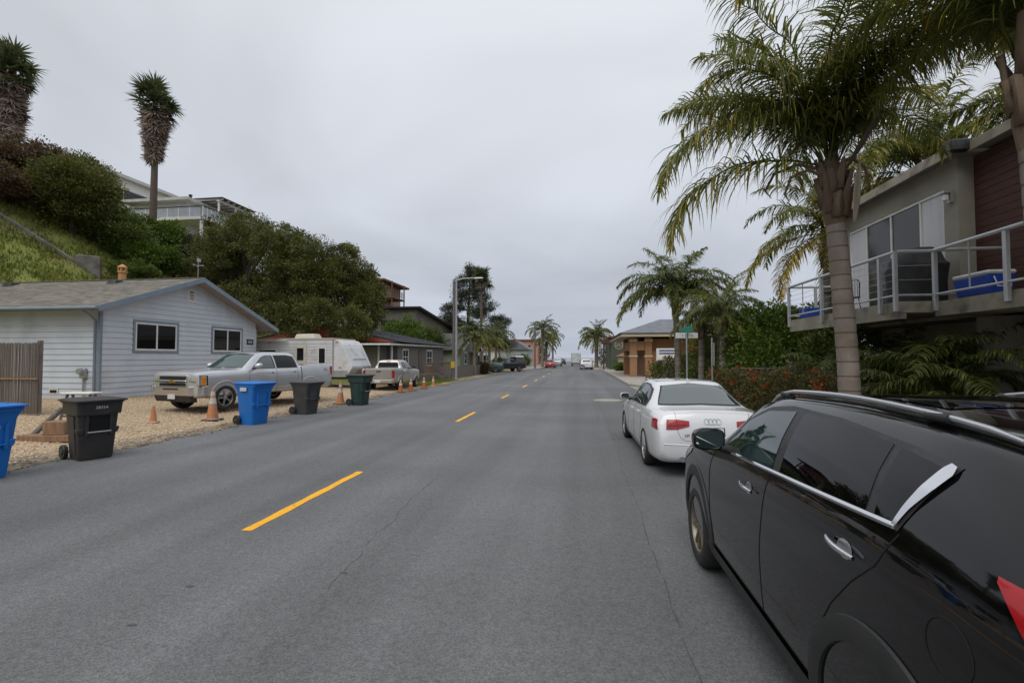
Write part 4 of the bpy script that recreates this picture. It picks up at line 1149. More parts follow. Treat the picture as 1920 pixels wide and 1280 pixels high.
class Car:
    def __init__(s, root, stations, paint, axles, wheel_r, arch_r, track, crease=0.015, nx=110, bed=None):
        s.root = root
        st = sorted(stations)
        cols = list(zip(*st))
        q = np.unique(np.concatenate([np.linspace(st[0][0], st[-1][0], nx), np.array(cols[0])]))
        P = [pchip(cols[0], c, q) for c in cols[1:]]
        rings = []
        for i, x in enumerate(q):
            zb, w, zbelt, wb, zre, wre, zt = [float(p[i]) for p in P]
            ctl = [(0, zb), (0.78 * w, zb), (0.955 * w, zb + 0.06), (0.992 * w, zb + 0.30 * (zbelt - zb)), (w, zb + 0.62 * (zbelt - zb)),
                   (w - crease, zbelt - 0.12 * (zbelt - zb)), (wb, zbelt), ((wb + wre) / 2 + 0.10 * (wb - wre), zbelt + 0.52 * (zre - zbelt)),
                   (wre, zre), (0.86 * wre, zre + 0.55 * (zt - zre)), (0.5 * wre, zre + 0.9 * (zt - zre)), (0, zt)]
            half = []
            for j in range(len(ctl) - 1):
                a, b_, c, d = ctl[max(j - 1, 0)], ctl[j], ctl[j + 1], ctl[min(j + 2, len(ctl) - 1)]
                kk = 3
                for t in [u / kk for u in range(kk)]:
                    f = [0.5 * (2 * b_[e_] + (-a[e_] + c[e_]) * t * 0.7 + (2 * a[e_] - 5 * b_[e_] + 4 * c[e_] - d[e_]) * t * t * 0.7 + (-a[e_] + 3 * b_[e_] - 3 * c[e_] + d[e_]) * t ** 3 * 0.7) for e_ in (0, 1)]
                    # blend of Catmull-Rom with the straight chord keeps the shoulders crisp
                    ch_ = [b_[e_] + (c[e_] - b_[e_]) * t for e_ in (0, 1)]
                    g_ = [0.5 * (2 * b_[e_] + (-a[e_] + c[e_]) * t + (2 * a[e_] - 5 * b_[e_] + 4 * c[e_] - d[e_]) * t * t + (-a[e_] + 3 * b_[e_] - 3 * c[e_] + d[e_]) * t ** 3) for e_ in (0, 1)]
                    half.append((max(0.0, 0.7 * g_[0] + 0.3 * ch_[0]), 0.7 * g_[1] + 0.3 * ch_[1]))
            half.append(ctl[-1]); half[0] = ctl[0]
            rings.append([(x, y, z) for (y, z) in half] + [(x, -y, z) for (y, z) in half[-2:0:-1]])
        mb = MB().loft(rings)
        me = mb.mesh('body')
        bm = bmesh.new(); bm.from_mesh(me)
        s.bvh = BVHTree.FromBMesh(bm); bm.free()
        o = link_mesh('body', me, paint, root)
        cutters = []
        for xa in axles:
            for sg in (-1, 1):
                c = MB().lathe([(arch_r, sg * (track - 0.30)), (arch_r, sg * (track + 0.5))], 40, 'y', (xa, 0, wheel_r + 0.01)).build('cutter', 'wheel_well')
                cutters.append(c)
        if bed: cutters.append(MB().box(*bed).build('cutter', 'wheel_well'))
        for c in cutters:
            b_ = o.modifiers.new('cut', 'BOOLEAN'); b_.object = c; b_.operation = 'DIFFERENCE'; b_.solver = 'EXACT'
        new = evaluated(o)
        o.modifiers.clear(); o.data = new; new.name = 'body'
        for c in cutters: bpy.data.objects.remove(c)
        new.polygons.foreach_set('use_smooth', [True] * len(new.polygons))
        new.set_sharp_from_angle(angle=R(32))
        if len(new.materials) < 2: new.materials.append(MATS['wheel_well'])
        for m_i, mm in enumerate(new.materials):
            if mm and mm.name == 'wheel_well': well = m_i
        # faces cut out by the wheel cylinders are dark wheel housing
        for p in new.polygons:
            c = p.center
            for xa in axles:
                dd = math.hypot(c.x - xa, c.z - wheel_r - 0.01)
                if abs(p.normal.y) < 0.3 and abs(dd - arch_r) < 0.03 and p.normal.dot(Vector((c.x - xa, 0, c.z - wheel_r))) < 0: p.material_index = well
                if dd < arch_r and abs(abs(c.y) - (track - 0.30)) < 0.02: p.material_index = well
        s.body = o
    def project(s, pts, axis, sg, off):
        out = []
        for p in pts:
            if axis == 'y': o_, d = Vector((p[0], sg * 3, p[1])), Vector((0, -sg, 0))
            elif axis == 'x': o_, d = Vector((sg * 6, p[0], p[1])), Vector((-sg, 0, 0))
            else: o_, d = Vector((p[0], p[1], 5)), Vector((0, 0, -1))
            h, n, i, dist = s.bvh.ray_cast(o_, d)
            if h is None:
                if axis == 'y': g_ = Vector((p[0], sg * 0.9, p[1]))
                elif axis == 'x': g_ = Vector((sg * 2.2, p[0], p[1]))
                else: g_ = Vector((p[0], p[1], 1))
                h, n, i, dist = s.bvh.find_nearest(g_)
            if n.dot(d) > 0: n = -n
            out.append(h + n * off)
        return out
    def patch(s, name, m, lo, hi, axis='y', sg=1, n=16, k=8, off=0.004, parent=None, thick=0.0):
        a, b_ = resample([(p[0], p[1], 0) for p in lo], n), resample([(p[0], p[1], 0) for p in hi], n)
        rows = []
        for j in range(k + 1):
            rows.append(s.project([a[i].lerp(b_[i], j / k) for i in range(n)], axis, sg, off))
        return MB().grid(rows).build(name, m, parent or s.body, smooth=70, fix=True)
    def both(s, *a, **kw):
        for sg in (1, -1): s.patch(*a, sg=sg, **kw)
    def line(s, name, m, path, axis='y', sg=1, r=0.003, off=0.0, n=40, parent=None, k=5, flat=1.0):
        p = s.project(resample([(q[0], q[1], 0) for q in path], n), axis, sg, off)
        return MB().tube(p, r, k, flat=flat).build(name, m, parent or s.body, smooth=60)
    def ring(s, name, m, xa, za, r0, r1, a0, a1, sg, off=0.01, n=36, parent=None):
        rows = []
        for (r, of) in ((r0, off - 0.03), (r0 + 0.004, off), ((r0 + r1) / 2, off + 0.008), (r1, off), (r1 + 0.004, -0.002)):
            rows.append(s.project([(xa + r * math.cos(R(a0 + (a1 - a0) * i / n)), za + r * math.sin(R(a0 + (a1 - a0) * i / n))) for i in range(n + 1)], 'y', sg, of))
        return MB().grid(rows).build(name, m, parent or s.body, smooth=50)

WHEELS = {}
def wheel(root, x, y, r, rim_r, width, style, rim_mat, sg):
    key = (r, rim_r, width, style, rim_mat)
    if key not in WHEELS:
        h = width / 2
        t = MB().lathe([(rim_r, -h * 0.86), (rim_r + 0.015, -h), (r - 0.045, -h * 1.04), (r - 0.012, -h * 0.84), (r, -h * 0.6), (r, h * 0.6), (r - 0.012, h * 0.84), (r - 0.045, h * 1.04), (rim_r + 0.015, h), (rim_r, h * 0.86)], 44, 'y', closed=True)
        ty = t.mesh('tyre', 40)
        rm = MB().lathe([(rim_r + 0.004, h * 0.9), (rim_r - 0.012, h * 0.93), (rim_r - 0.022, h * 0.80), (rim_r - 0.03, -h * 0.7), (rim_r + 0.002, -h * 0.8)], 40, 'y')
        rm.f = rm.f[:-2]
        hub_r = rim_r * 0.23
        rm.lathe([(hub_r, h * 0.35), (hub_r, h * 0.72), (hub_r * 0.75, h * 0.80), (0.0, h * 0.82)], 24, 'y')
        ns, wid, dual = style
        for k in range(ns):
            for q in ((-1, 1) if dual else (0,)):
                a = 2 * math.pi * k / ns
                ca, sa = math.cos(a), math.sin(a)
                def P(rad, tt, yy): return (rad * ca - tt * sa, yy, rad * sa + tt * ca)
                w0, w1 = wid * 0.75, wid
                o0, o1 = q * wid * 0.55, q * wid * 1.5
                r0, r1 = hub_r * 0.8, rim_r - 0.012
                rm.hexa([P(r0, o0 - w0 / 2, h * 0.45), P(r0, o0 + w0 / 2, h * 0.45), P(r1, o1 + w1 / 2, h * 0.52), P(r1, o1 - w1 / 2, h * 0.52)],
                        [P(r0, o0 - w0 / 2, h * 0.76), P(r0, o0 + w0 / 2, h * 0.76), P(r1, o1 + w1 / 2, h * 0.86), P(r1, o1 - w1 / 2, h * 0.86)])
        rim = rm.mesh('rim', 35)
        br = MB().lathe([(rim_r * 0.9, -h * 0.2), (rim_r * 0.9, 0.0), (0, 0.0)], 28, 'y').mesh('brake_disc', 40)
        ty.materials.append(MATS['tyre']); rim.materials.append(MATS[rim_mat]); br.materials.append(MATS['wheel_well'])
        WHEELS[key] = (ty, rim, br)
    ty, rim, br = WHEELS[key]
    b_ = link_mesh('wheel', br, None, root, (x, y, r), (0, 0, 0 if sg > 0 else math.pi))
    link_mesh('tyre', ty, None, b_); link_mesh('rim', rim, None, b_)
    return b_

def door_mirror(car, x, y, z, sg, paint, size=(0.10, 0.11, 0.075)):
    dx, dy, dz = size
    rings = []
    for (t, f) in ((1.0, 0.25), (0.8, 0.62), (0.4, 0.9), (0.0, 1.0), (-0.25, 1.0), (-0.3, 0.93)):
        rg = []
        for k in range(20):
            a = 2 * math.pi * k / 20
            c, s_ = math.cos(a), math.sin(a)
            e_ = 0.65
            rg.append((x + dx * t - 0.25 * dy * f * c * sg * sg, y + sg * (dy * f * math.copysign(abs(c) ** e_, c) + 0.015 * t), z + dz * f * math.copysign(abs(s_) ** e_, s_) * (1 if s_ > 0 else 0.85)))
        rings.append(rg)
    o = MB().loft(rings).build('door_mirror', paint, car.root, smooth=50)
    g = [tuple(Vector(p) + Vector((-0.003, 0, 0))) for p in rings[-1]]
    c = Vector((0, 0, 0))
    for p in g: c += Vector(p) / len(g)
    MB().add([tuple(c + (Vector(p) - c) * 0.93) for p in g], [tuple(range(20))]).build('mirror_glass', 'car_glass', o)
    MB().tube([(x + 0.01, y - sg * 0.05, z - dz * 0.55), (x + 0.03, y - sg * (dy + 0.10), z - dz * 1.1)], [0.03, 0.035], 8).build('mirror_arm', 'black_plastic', o, smooth=50)
    return o

def handle(car, x, z, sg, L=0.19, m='chrome', r=0.013, cup=True):
    pts = car.project([(x + L * (0.5 - i / 8), z + 0.010 * (0.5 - i / 8)) for i in range(9)], 'y', sg, 0.0)
    pts = [p + Vector((0, sg * (0.030 * math.sin(math.pi * (0.12 + 0.76 * i / 8)) ** 0.7 + 0.004), 0)) for i, p in enumerate(pts)]
    o = MB().tube(pts, [r * (0.55 + 0.45 * math.sin(math.pi * (0.1 + 0.8 * i / 8))) for i in range(9)], 8).build('door_handle', m, car.root, smooth=60)
    if cup:
        e_ = [(x - 0.005 + 0.055 * math.cos(a), z - 0.004 + 0.036 * math.sin(a)) for a in [k * 2 * math.pi / 20 for k in range(20)]]
        p = car.project(e_, 'y', sg, 0.0022)
        MB().add([tuple(q) for q in p], [tuple(range(20))]).build('handle_cup', 'satin_silver' if m == 'chrome' else 'cladding', o)
    return o

# ---------------------------------------------------------------- black crossover parked at the right
SUV = empty('black_crossover', (1.935, 3.18, 0.0), R(90), 'glossy black crossover with silver roof rails parked nearest the camera', 'car')
S = [  # x, bottom, half width, belt z, belt half width, roof edge z, roof edge half width, top z
    (2.22, 0.36, 0.60, 0.72, 0.58, 0.78, 0.48, 0.82), (2.14, 0.26, 0.80, 0.84, 0.76, 0.90, 0.62, 0.94), (1.95, 0.22, 0.885, 0.95, 0.83, 1.00, 0.68, 1.03),
    (1.5, 0.21, 0.915, 1.04, 0.85, 1.07, 0.70, 1.10), (1.08, 0.21, 0.925, 1.10, 0.865, 1.125, 0.75, 1.15), (0.85, 0.21, 0.927, 1.12, 0.872, 1.22, 0.745, 1.25),
    (0.30, 0.21, 0.927, 1.145, 0.885, 1.51, 0.69, 1.545), (0.0, 0.21, 0.927, 1.16, 0.887, 1.56, 0.68, 1.605), (-0.6, 0.21, 0.927, 1.185, 0.888, 1.57, 0.675, 1.635),
    (-1.2, 0.22, 0.925, 1.215, 0.882, 1.545, 0.66, 1.615), (-1.6, 0.24, 0.915, 1.235, 0.86, 1.50, 0.635, 1.57), (-1.88, 0.26, 0.895, 1.24, 0.825, 1.42, 0.61, 1.49),
    (-2.02, 0.28, 0.875, 1.20, 0.79, 1.30, 0.62, 1.335), (-2.13, 0.32, 0.84, 1.03, 0.75, 1.11, 0.62, 1.13), (-2.21, 0.40, 0.78, 0.88, 0.69, 0.95, 0.5, 0.98)]
suv = Car(SUV, S, 'black_paint', (1.33, -1.31), 0.345, 0.425, 0.925)
for sg in (1, -1):
    nm = dict(axis='y', sg=sg)
    bel = lambda x: 1.165 + (0.30 - x) * 0.052
    # black window surround, then the single panes
    suv.patch('window_surround', 'black_plastic', [(0.74, bel(0.74) - 0.02), (-1.36, bel(-1.36) - 0.012)], [(0.70, bel(0.7) + 0.02), (0.42, 1.395), (0.15, 1.508), (-0.15, 1.545), (-0.7, 1.54), (-1.2, 1.50), (-1.425, 1.47)], n=40, k=12, off=0.003, **nm)
    w1 = suv.patch('front_window', 'car_glass', [(0.60, bel(0.6) + 0.012), (-0.30, bel(-0.3) + 0.012)], [(0.585, bel(0.58) + 0.03), (0.36, 1.395), (0.12, 1.485), (-0.24, 1.52)], n=26, k=10, off=0.006, **nm)
    suv.patch('rear_window', 'tinted_glass', [(-0.40, bel(-0.4) + 0.012), (-1.17, bel(-1.17) + 0.012)], [(-0.34, 1.522), (-0.7, 1.525), (-1.10, 1.49)], n=22, k=10, off=0.006, **nm)
    suv.patch('quarter_window', 'tinted_glass', [(-1.225, bel(-1.22) + 0.012), (-1.345, bel(-1.34) + 0.012)], [(-1.145, 1.485), (-1.38, 1.455)], n=10, k=10, off=0.006, **nm)
    suv.line('belt_moulding', 'chrome', [(0.62, bel(0.62)), (-0.3, bel(-0.3)), (-1.345, bel(-1.345))], r=0.011, off=0.004, **nm)
    suv.patch('pillar_trim', 'chrome', [(-1.330, bel(-1.34) - 0.012), (-1.338, 1.31), (-1.358, 1.40), (-1.372, 1.455), (-1.385, 1.472)], [(-1.347, bel(-1.35) - 0.012), (-1.368, 1.31), (-1.408, 1.39), (-1.424, 1.44), (-1.412, 1.465)], n=26, k=6, off=0.0125, **nm)
    suv.line('roof_rail_gap', 'black_plastic', [(0.40, 0.60 * sg), (-0.3, 0.61 * sg), (-1.62, 0.565 * sg)], axis='z', r=0.008, off=0.002)
    rail_p = suv.project([(0.36 - 1.86 * i / 16, sg * (0.625 - 0.035 * (i / 16) ** 2)) for i in range(17)], 'z', 1, 0.0)
    rail_p = [p + Vector((0, 0, 0.034 * math.sin(math.pi * min(1, max(0, 0.02 + i / 5 if i < 5 else (1 - (i - 5) / 11 * 0.96) ** 0.5))) ** 0.5 if i < 3 or i > 13 else 0.036)) for i, p in enumerate(rail_p)]
    rl_ = MB().tube(rail_p, [0.010] + [0.0155] * 15 + [0.010], 10, flat=0.85).build('roof_rail', 'satin_silver', SUV, smooth=60)
    for i in (2, 13):
        MB().tube([rail_p[i] + Vector((0.05, 0, -0.008)), rail_p[i] + Vector((-0.07, 0, -0.008))], [0.020, 0.020], 8).build('rail_foot', 'black_plastic', rl_, smooth=60)
    # panel gaps
    suv.line('door_gap', 'wheel_well', [(0.80, bel(0.8) - 0.03), (0.86, 0.95), (0.845, 0.62), (0.80, 0.40)], r=0.0035, **nm)
    suv.line('door_gap', 'wheel_well', [(-0.30, bel(-0.3) - 0.01), (-0.26, 1.02), (-0.22, 0.70), (-0.235, 0.40)], r=0.0035, **nm)
    suv.line('door_gap', 'wheel_well', [(-1.37, bel(-1.37) - 0.02), (-1.30, 1.10), (-1.16, 0.98), (-1.02, 0.83), (-0.90, 0.66), (-0.87, 0.52), (-0.86, 0.40)], r=0.0035, **nm)
    suv.line('door_gap', 'wheel_well', [(0.80, 0.40), (-0.86, 0.40)], r=0.003, **nm)
    suv.patch('sill_cladding', 'cladding', [(0.93, 0.245), (-0.92, 0.245)], [(0.93, 0.37), (-0.92, 0.375)], n=30, k=5, off=0.012, **nm)
    for xa, a0, a1 in ((1.33, -4, 188), (-1.31, -6, 184)):
        suv.ring('arch_trim', 'cladding', xa, 0.355, 0.42, 0.515, a0, a1, sg, off=0.012)
    handle(suv, -0.02, 1.035, sg, 0.20)
    handle(suv, -1.10, 1.085, sg, 0.20)
    # tail lamp wraps round the corner
    suv.patch('tail_lamp', 'tail_red', [(-1.735, 1.238), (-1.87, 1.13), (-2.12, 1.03)], [(-1.73, 1.25), (-1.88, 1.24), (-2.05, 1.17)], n=18, k=8, off=0.012, **nm)
    suv.patch('headlamp', 'lamp_clear', [(1.62, 0.93), (2.05, 0.76)], [(1.60, 0.985), (2.02, 0.88)], n=14, k=5, off=0.006, **nm)
    door_mirror(suv, 0.44, sg * 1.035, 1.245, sg, 'black_paint', (0.12, 0.115, 0.083))
    wheel(SUV, 1.33, sg * 0.81, 0.345, 0.232, 0.225, (5, 0.034, True), 'dusty_alloy', sg)
    wheel(SUV, -1.31, sg * 0.81, 0.345, 0.232, 0.225, (5, 0.034, True), 'dusty_alloy', sg)
fl = suv.project([(-1.63 + 0.085 * math.cos(a), 1.00 + 0.085 * math.sin(a)) for a in [k * 2 * math.pi / 32 for k in range(33)]], 'y', 1, 0.0)
MB().tube(fl, 0.0035, 5).build('fuel_flap', 'wheel_well', suv.body)
suv.patch('windscreen', 'windscreen', [(-0.72, 1.16), (0, 1.185), (0.72, 1.16)], [(-0.60, 1.47), (0, 1.53), (0.60, 1.47)], axis='x', sg=1, n=24, k=12, off=0.004)
suv.patch('tailgate_window', 'tinted_glass', [(-0.62, 1.14), (0.62, 1.14)], [(-0.54, 1.40), (0.54, 1.40)], axis='x', sg=-1, n=20, k=8, off=0.004)
suv.patch('number_plate', 'plate_white', [(-0.16, 0.80), (0.16, 0.80)], [(-0.16, 0.95), (0.16, 0.95)], axis='x', sg=-1, n=4, k=2, off=0.02)
suv.patch('grille', 'black_plastic', [(-0.45, 0.62), (0.45, 0.62)], [(-0.42, 0.76), (0.42, 0.76)], axis='x', sg=1, n=10, k=4, off=0.006)
suv.patch('sunroof', 'tinted_glass', [(0.05, -0.42), (0.05, 0.42)], [(-0.95, -0.42), (-0.95, 0.42)], axis='z', n=14, k=14, off=0.004)
suv.line('bonnet_gap', 'wheel_well', [(1.02, -0.74), (1.5, -0.70), (2.05, -0.55)], axis='z', r=0.003)
suv.line('bonnet_gap', 'wheel_well', [(1.02, 0.74), (1.5, 0.70), (2.05, 0.55)], axis='z', r=0.003)

# ---------------------------------------------------------------- white saloon ahead of it
SED = empty('white_saloon', (1.93, 9.93, 0.0), R(90 + 1.6), 'white four door saloon parked ahead of the black crossover', 'car')
SED.scale = (1.0, 0.95, 1.0); SED.location.x = 1.90
S = [(2.35, 0.30, 0.58, 0.56, 0.56, 0.60, 0.48, 0.63), (2.26, 0.21, 0.78, 0.68, 0.73, 0.71, 0.60, 0.73), (2.05, 0.17, 0.87, 0.76, 0.80, 0.79, 0.64, 0.815), (1.6, 0.16, 0.905, 0.85, 0.825, 0.88, 0.68, 0.905),
     (1.08, 0.15, 0.913, 0.915, 0.845, 0.95, 0.72, 0.985), (0.88, 0.15, 0.914, 0.925, 0.85, 1.03, 0.71, 1.065), (0.25, 0.15, 0.914, 0.94, 0.855, 1.325, 0.635, 1.365), (-0.2, 0.15, 0.914, 0.95, 0.858, 1.375, 0.615, 1.425),
     (-0.7, 0.15, 0.914, 0.96, 0.858, 1.355, 0.605, 1.41), (-1.05, 0.16, 0.914, 0.97, 0.85, 1.275, 0.60, 1.325), (-1.45, 0.17, 0.91, 0.98, 0.84, 1.115, 0.60, 1.155), (-1.72, 0.18, 0.905, 0.98, 0.825, 1.01, 0.69, 1.045),
     (-2.0, 0.20, 0.89, 0.965, 0.805, 0.995, 0.69, 1.025), (-2.2, 0.22, 0.865, 0.945, 0.77, 0.985, 0.67, 1.02), (-2.265, 0.24, 0.845, 0.89, 0.745, 0.945, 0.64, 0.975), (-2.33, 0.28, 0.81, 0.72, 0.72, 0.80, 0.60, 0.83), (-2.36, 0.33, 0.77, 0.60, 0.70, 0.65, 0.58, 0.68)]
sed = Car(SED, S, 'white_car_paint', (1.48, -1.33), 0.325, 0.375, 0.913)
for sg in (1, -1):
    nm = dict(axis='y', sg=sg)
    bel = lambda x: 0.955 + (0.3 - x) * 0.018
    sed.patch('window_surround', 'black_plastic', [(0.86, bel(0.8) - 0.008), (-1.22, bel(-1.2) - 0.006)], [(0.80, bel(0.8) + 0.03), (0.42, 1.215), (0.15, 1.305), (-0.2, 1.345), (-0.6, 1.335), (-0.95, 1.265), (-1.20, 1.10)], n=40, k=10, off=0.003, **nm)
    sed.patch('front_window', 'car_glass', [(0.70, bel(0.7) + 0.012), (-0.12, bel(-0.1) + 0.012)], [(0.68, bel(0.68) + 0.04), (0.40, 1.195), (0.12, 1.28), (-0.12, 1.32)], n=24, k=8, off=0.006, **nm)
    sed.patch('rear_window', 'car_glass', [(-0.20, bel(-0.2) + 0.012), (-1.05, bel(-1.0) + 0.012)], [(-0.20, 1.322), (-0.6, 1.308), (-0.88, 1.25), (-1.12, 1.09)], n=24, k=8, off=0.006, **nm)
    for x, xb_ in ((0.78, 0.70), (-0.16, -0.14), (-1.02, -0.86)):
        sed.line('door_gap', 'wheel_well', [(x, bel(x) - 0.02), (x - 0.01, 0.7), (xb_, 0.30)], r=0.003, **nm)
    sed.line('side_crease', 'white_car_paint', [(1.85, 0.74), (0, 0.80), (-1.95, 0.84)], r=0.006, off=-0.002, **nm)
    sed.patch('sill', 'white_car_paint', [(1.05, 0.17), (-0.9, 0.17)], [(1.05, 0.25), (-0.9, 0.26)], n=24, k=4, off=0.012, **nm)
    handle(sed, 0.02, 0.845, sg, 0.2, 'white_car_paint', 0.014, False); handle(sed, -0.85, 0.865, sg, 0.2, 'white_car_paint', 0.014, False)
    tl = sed.patch('tail_lamp', 'tail_red', [(-2.02, 0.745), (-2.20, 0.735), (-2.28, 0.73)], [(-2.03, 0.87), (-2.15, 0.885), (-2.225, 0.88)], n=10, k=5, off=0.007, **nm)
    sed.patch('tail_lamp', 'tail_red', [(sg * 0.36, 0.79), (sg * 0.55, 0.742), (sg * 0.715, 0.735)], [(sg * 0.36, 0.865), (sg * 0.55, 0.885), (sg * 0.70, 0.88)], axis='x', sg=-1, n=30, k=12, off=0.011)
    sed.line('lamp_strip', 'wheel_well', [(sg * 0.40, 0.815), (sg * 0.55, 0.80), (sg * 0.69, 0.79)], axis='x', sg=-1, r=0.0035, off=0.011)
    sed.line('lamp_divider', 'wheel_well', [(sg * 0.55, 0.742), (sg * 0.55, 0.885)], axis='x', sg=-1, r=0.003, off=0.011)
    sed.line('boot_gap', 'wheel_well', [(sg * 0.57, 1.0), (sg * 0.55, 0.885)], axis='x', sg=-1, r=0.0028)
    sed.line('boot_gap', 'wheel_well', [(sg * 0.55, 0.742), (sg * 0.50, 0.62), (sg * 0.42, 0.575), (0, 0.56)], axis='x', sg=-1, r=0.0028)
    sed.patch('headlamp', 'lamp_clear', [(1.75, 0.66), (2.2, 0.58)], [(1.72, 0.74), (2.2, 0.68)], n=10, k=4, off=0.006, **nm)
    door_mirror(sed, 0.68, sg * 0.99, 1.01, sg, 'white_car_paint', (0.11, 0.105, 0.07))
    for xa in (1.48, -1.33): wheel(SED, xa, sg * 0.80, 0.325, 0.228, 0.235, (7, 0.030, True), 'alloy', sg)
sed.patch('windscreen', 'windscreen', [(-0.70, 0.985), (0, 1.02), (0.70, 0.985)], [(-0.55, 1.31), (0, 1.36), (0.55, 1.31)], axis='x', sg=1, n=22, k=10, off=0.004)
sed.patch('window_seal', 'black_plastic', [(-0.70, 1.035), (0, 1.052), (0.70, 1.035)], [(-0.54, 1.322), (0, 1.368), (0.54, 1.322)], axis='x', sg=-1, n=24, k=12, off=0.003)
sed.patch('rear_windscreen', 'rear_glass', [(-0.67, 1.052), (0, 1.068), (0.67, 1.052)], [(-0.515, 1.312), (0, 1.357), (0.515, 1.312)], axis='x', sg=-1, n=24, k=12, off=0.007)
sed.line('boot_lip', 'white_car_paint', [(-0.62, 0.985), (0, 1.005), (0.62, 0.985)], axis='x', sg=-1, r=0.008, off=-0.001)
sed.patch('plate_recess', 'cladding', [(-0.175, 0.622), (0.175, 0.622)], [(-0.175, 0.775), (0.175, 0.775)], axis='x', sg=-1, n=30, k=12, off=0.012)
pl_ = sed.patch('number_plate', 'plate_white', [(-0.155, 0.632), (0.155, 0.632)], [(-0.155, 0.765), (0.155, 0.765)], axis='x', sg=-1, n=20, k=8, off=0.02)
#sed.patch('lower_bumper', 'cladding', [(-0.70, 0.345), (0.70, 0.345)], [(-0.66, 0.405), (0.66, 0.405)], axis='x', sg=-1, n=50, k=10, off=0.014)
sed.line('bumper_crease', 'white_car_paint', [(-0.76, 0.52), (0, 0.50), (0.76, 0.52)], axis='x', sg=-1, r=0.012, off=-0.004)
for k in range(4):
    c_ = [(-0.09 + 0.06 * k + 0.039 * math.cos(a), 0.862 + 0.039 * math.sin(a)) for a in [i * 2 * math.pi / 20 for i in range(21)]]
    MB().tube(sed.project(c_, 'x', -1, 0.006), 0.005, 6).build('emblem_ring', 'chrome', sed.body, smooth=60)
a_ = sed.project([(0.40, 0.655)], 'x', -1, 0.006)[0]
put_text('2.0T', 0.045, 'chrome', sed.body, a_, (0, -1, 0), (0.12, 0, 1), 'badge', 0.003)
for sg in (1, -1): MB().tube([(-2.30, sg * 0.48, 0.30), (-2.37, sg * 0.48, 0.30)], 0.04, 14).build('exhaust', 'satin_silver', SED, smooth=50)
fin = sed.project([(-0.78, 0.0)], 'z', 1, 0)[0]
MB().hexa([(fin.x + 0.09, -0.028, fin.z - 0.01), (fin.x + 0.09, 0.028, fin.z - 0.01), (fin.x - 0.09, 0.03, fin.z - 0.02), (fin.x - 0.09, -0.03, fin.z - 0.02)],
          [(fin.x - 0.02, -0.005, fin.z + 0.045), (fin.x - 0.02, 0.005, fin.z + 0.045), (fin.x - 0.08, 0.006, fin.z + 0.05), (fin.x - 0.08, -0.006, fin.z + 0.05)]).build('aerial_fin', 'white_car_paint', SED, bevel=0.008)

# ---------------------------------------------------------------- silver crew cab pickup on the gravel
TR = empty('silver_pickup', (-11.1 - 1.97 * 0.196 * -1 - 1.0 * 0.98, 13.8 + 1.97 * 0.98 + 0.196, 0.0), 0, 'silver four door pickup truck on the gravel before the grey house', 'pickup truck')
TR.rotation_euler = (0, 0, R(-90 - 11.3))
TR.location.z = 0.17
TRS = [(2.92, 0.52, 0.84, 1.05, 0.82, 1.10, 0.72, 1.12), (2.87, 0.44, 0.955, 1.13, 0.92, 1.175, 0.81, 1.205), (2.6, 0.42, 0.985, 1.175, 0.935, 1.215, 0.83, 1.25), (2.0, 0.42, 1.0, 1.20, 0.945, 1.24, 0.84, 1.285),
       (1.32, 0.42, 1.005, 1.22, 0.95, 1.255, 0.83, 1.30), (1.12, 0.42, 1.005, 1.23, 0.95, 1.38, 0.80, 1.42), (0.45, 0.42, 1.005, 1.245, 0.95, 1.775, 0.68, 1.82), (0.1, 0.42, 1.005, 1.25, 0.95, 1.815, 0.665, 1.87),
       (-0.7, 0.42, 1.005, 1.26, 0.95, 1.81, 0.66, 1.87), (-1.08, 0.42, 1.005, 1.265, 0.95, 1.765, 0.66, 1.83), (-1.22, 0.42, 1.005, 1.27, 0.955, 1.36, 0.86, 1.37), (-1.26, 0.42, 1.005, 1.275, 0.965, 1.35, 0.93, 1.352),
       (-1.6, 0.43, 1.005, 1.28, 0.97, 1.355, 0.94, 1.357), (-2.7, 0.45, 0.995, 1.30, 0.965, 1.37, 0.94, 1.372), (-2.86, 0.48, 0.985, 1.30, 0.955, 1.37, 0.93, 1.372), (-2.92, 0.52, 0.97, 1.28, 0.94, 1.345, 0.91, 1.347)]
def pickup(root, st, paint, axles, wr, ar, tr, bedbox, front=True):
    t = Car(root, st, paint, axles, wr, ar, tr, bed=bedbox)
    return t
trk = pickup(TR, TRS, 'silver_paint', (1.97, -1.67), 0.40, 0.475, 1.0, (-2.84, -1.30, -0.80, 0.80, 0.75, 2.0))
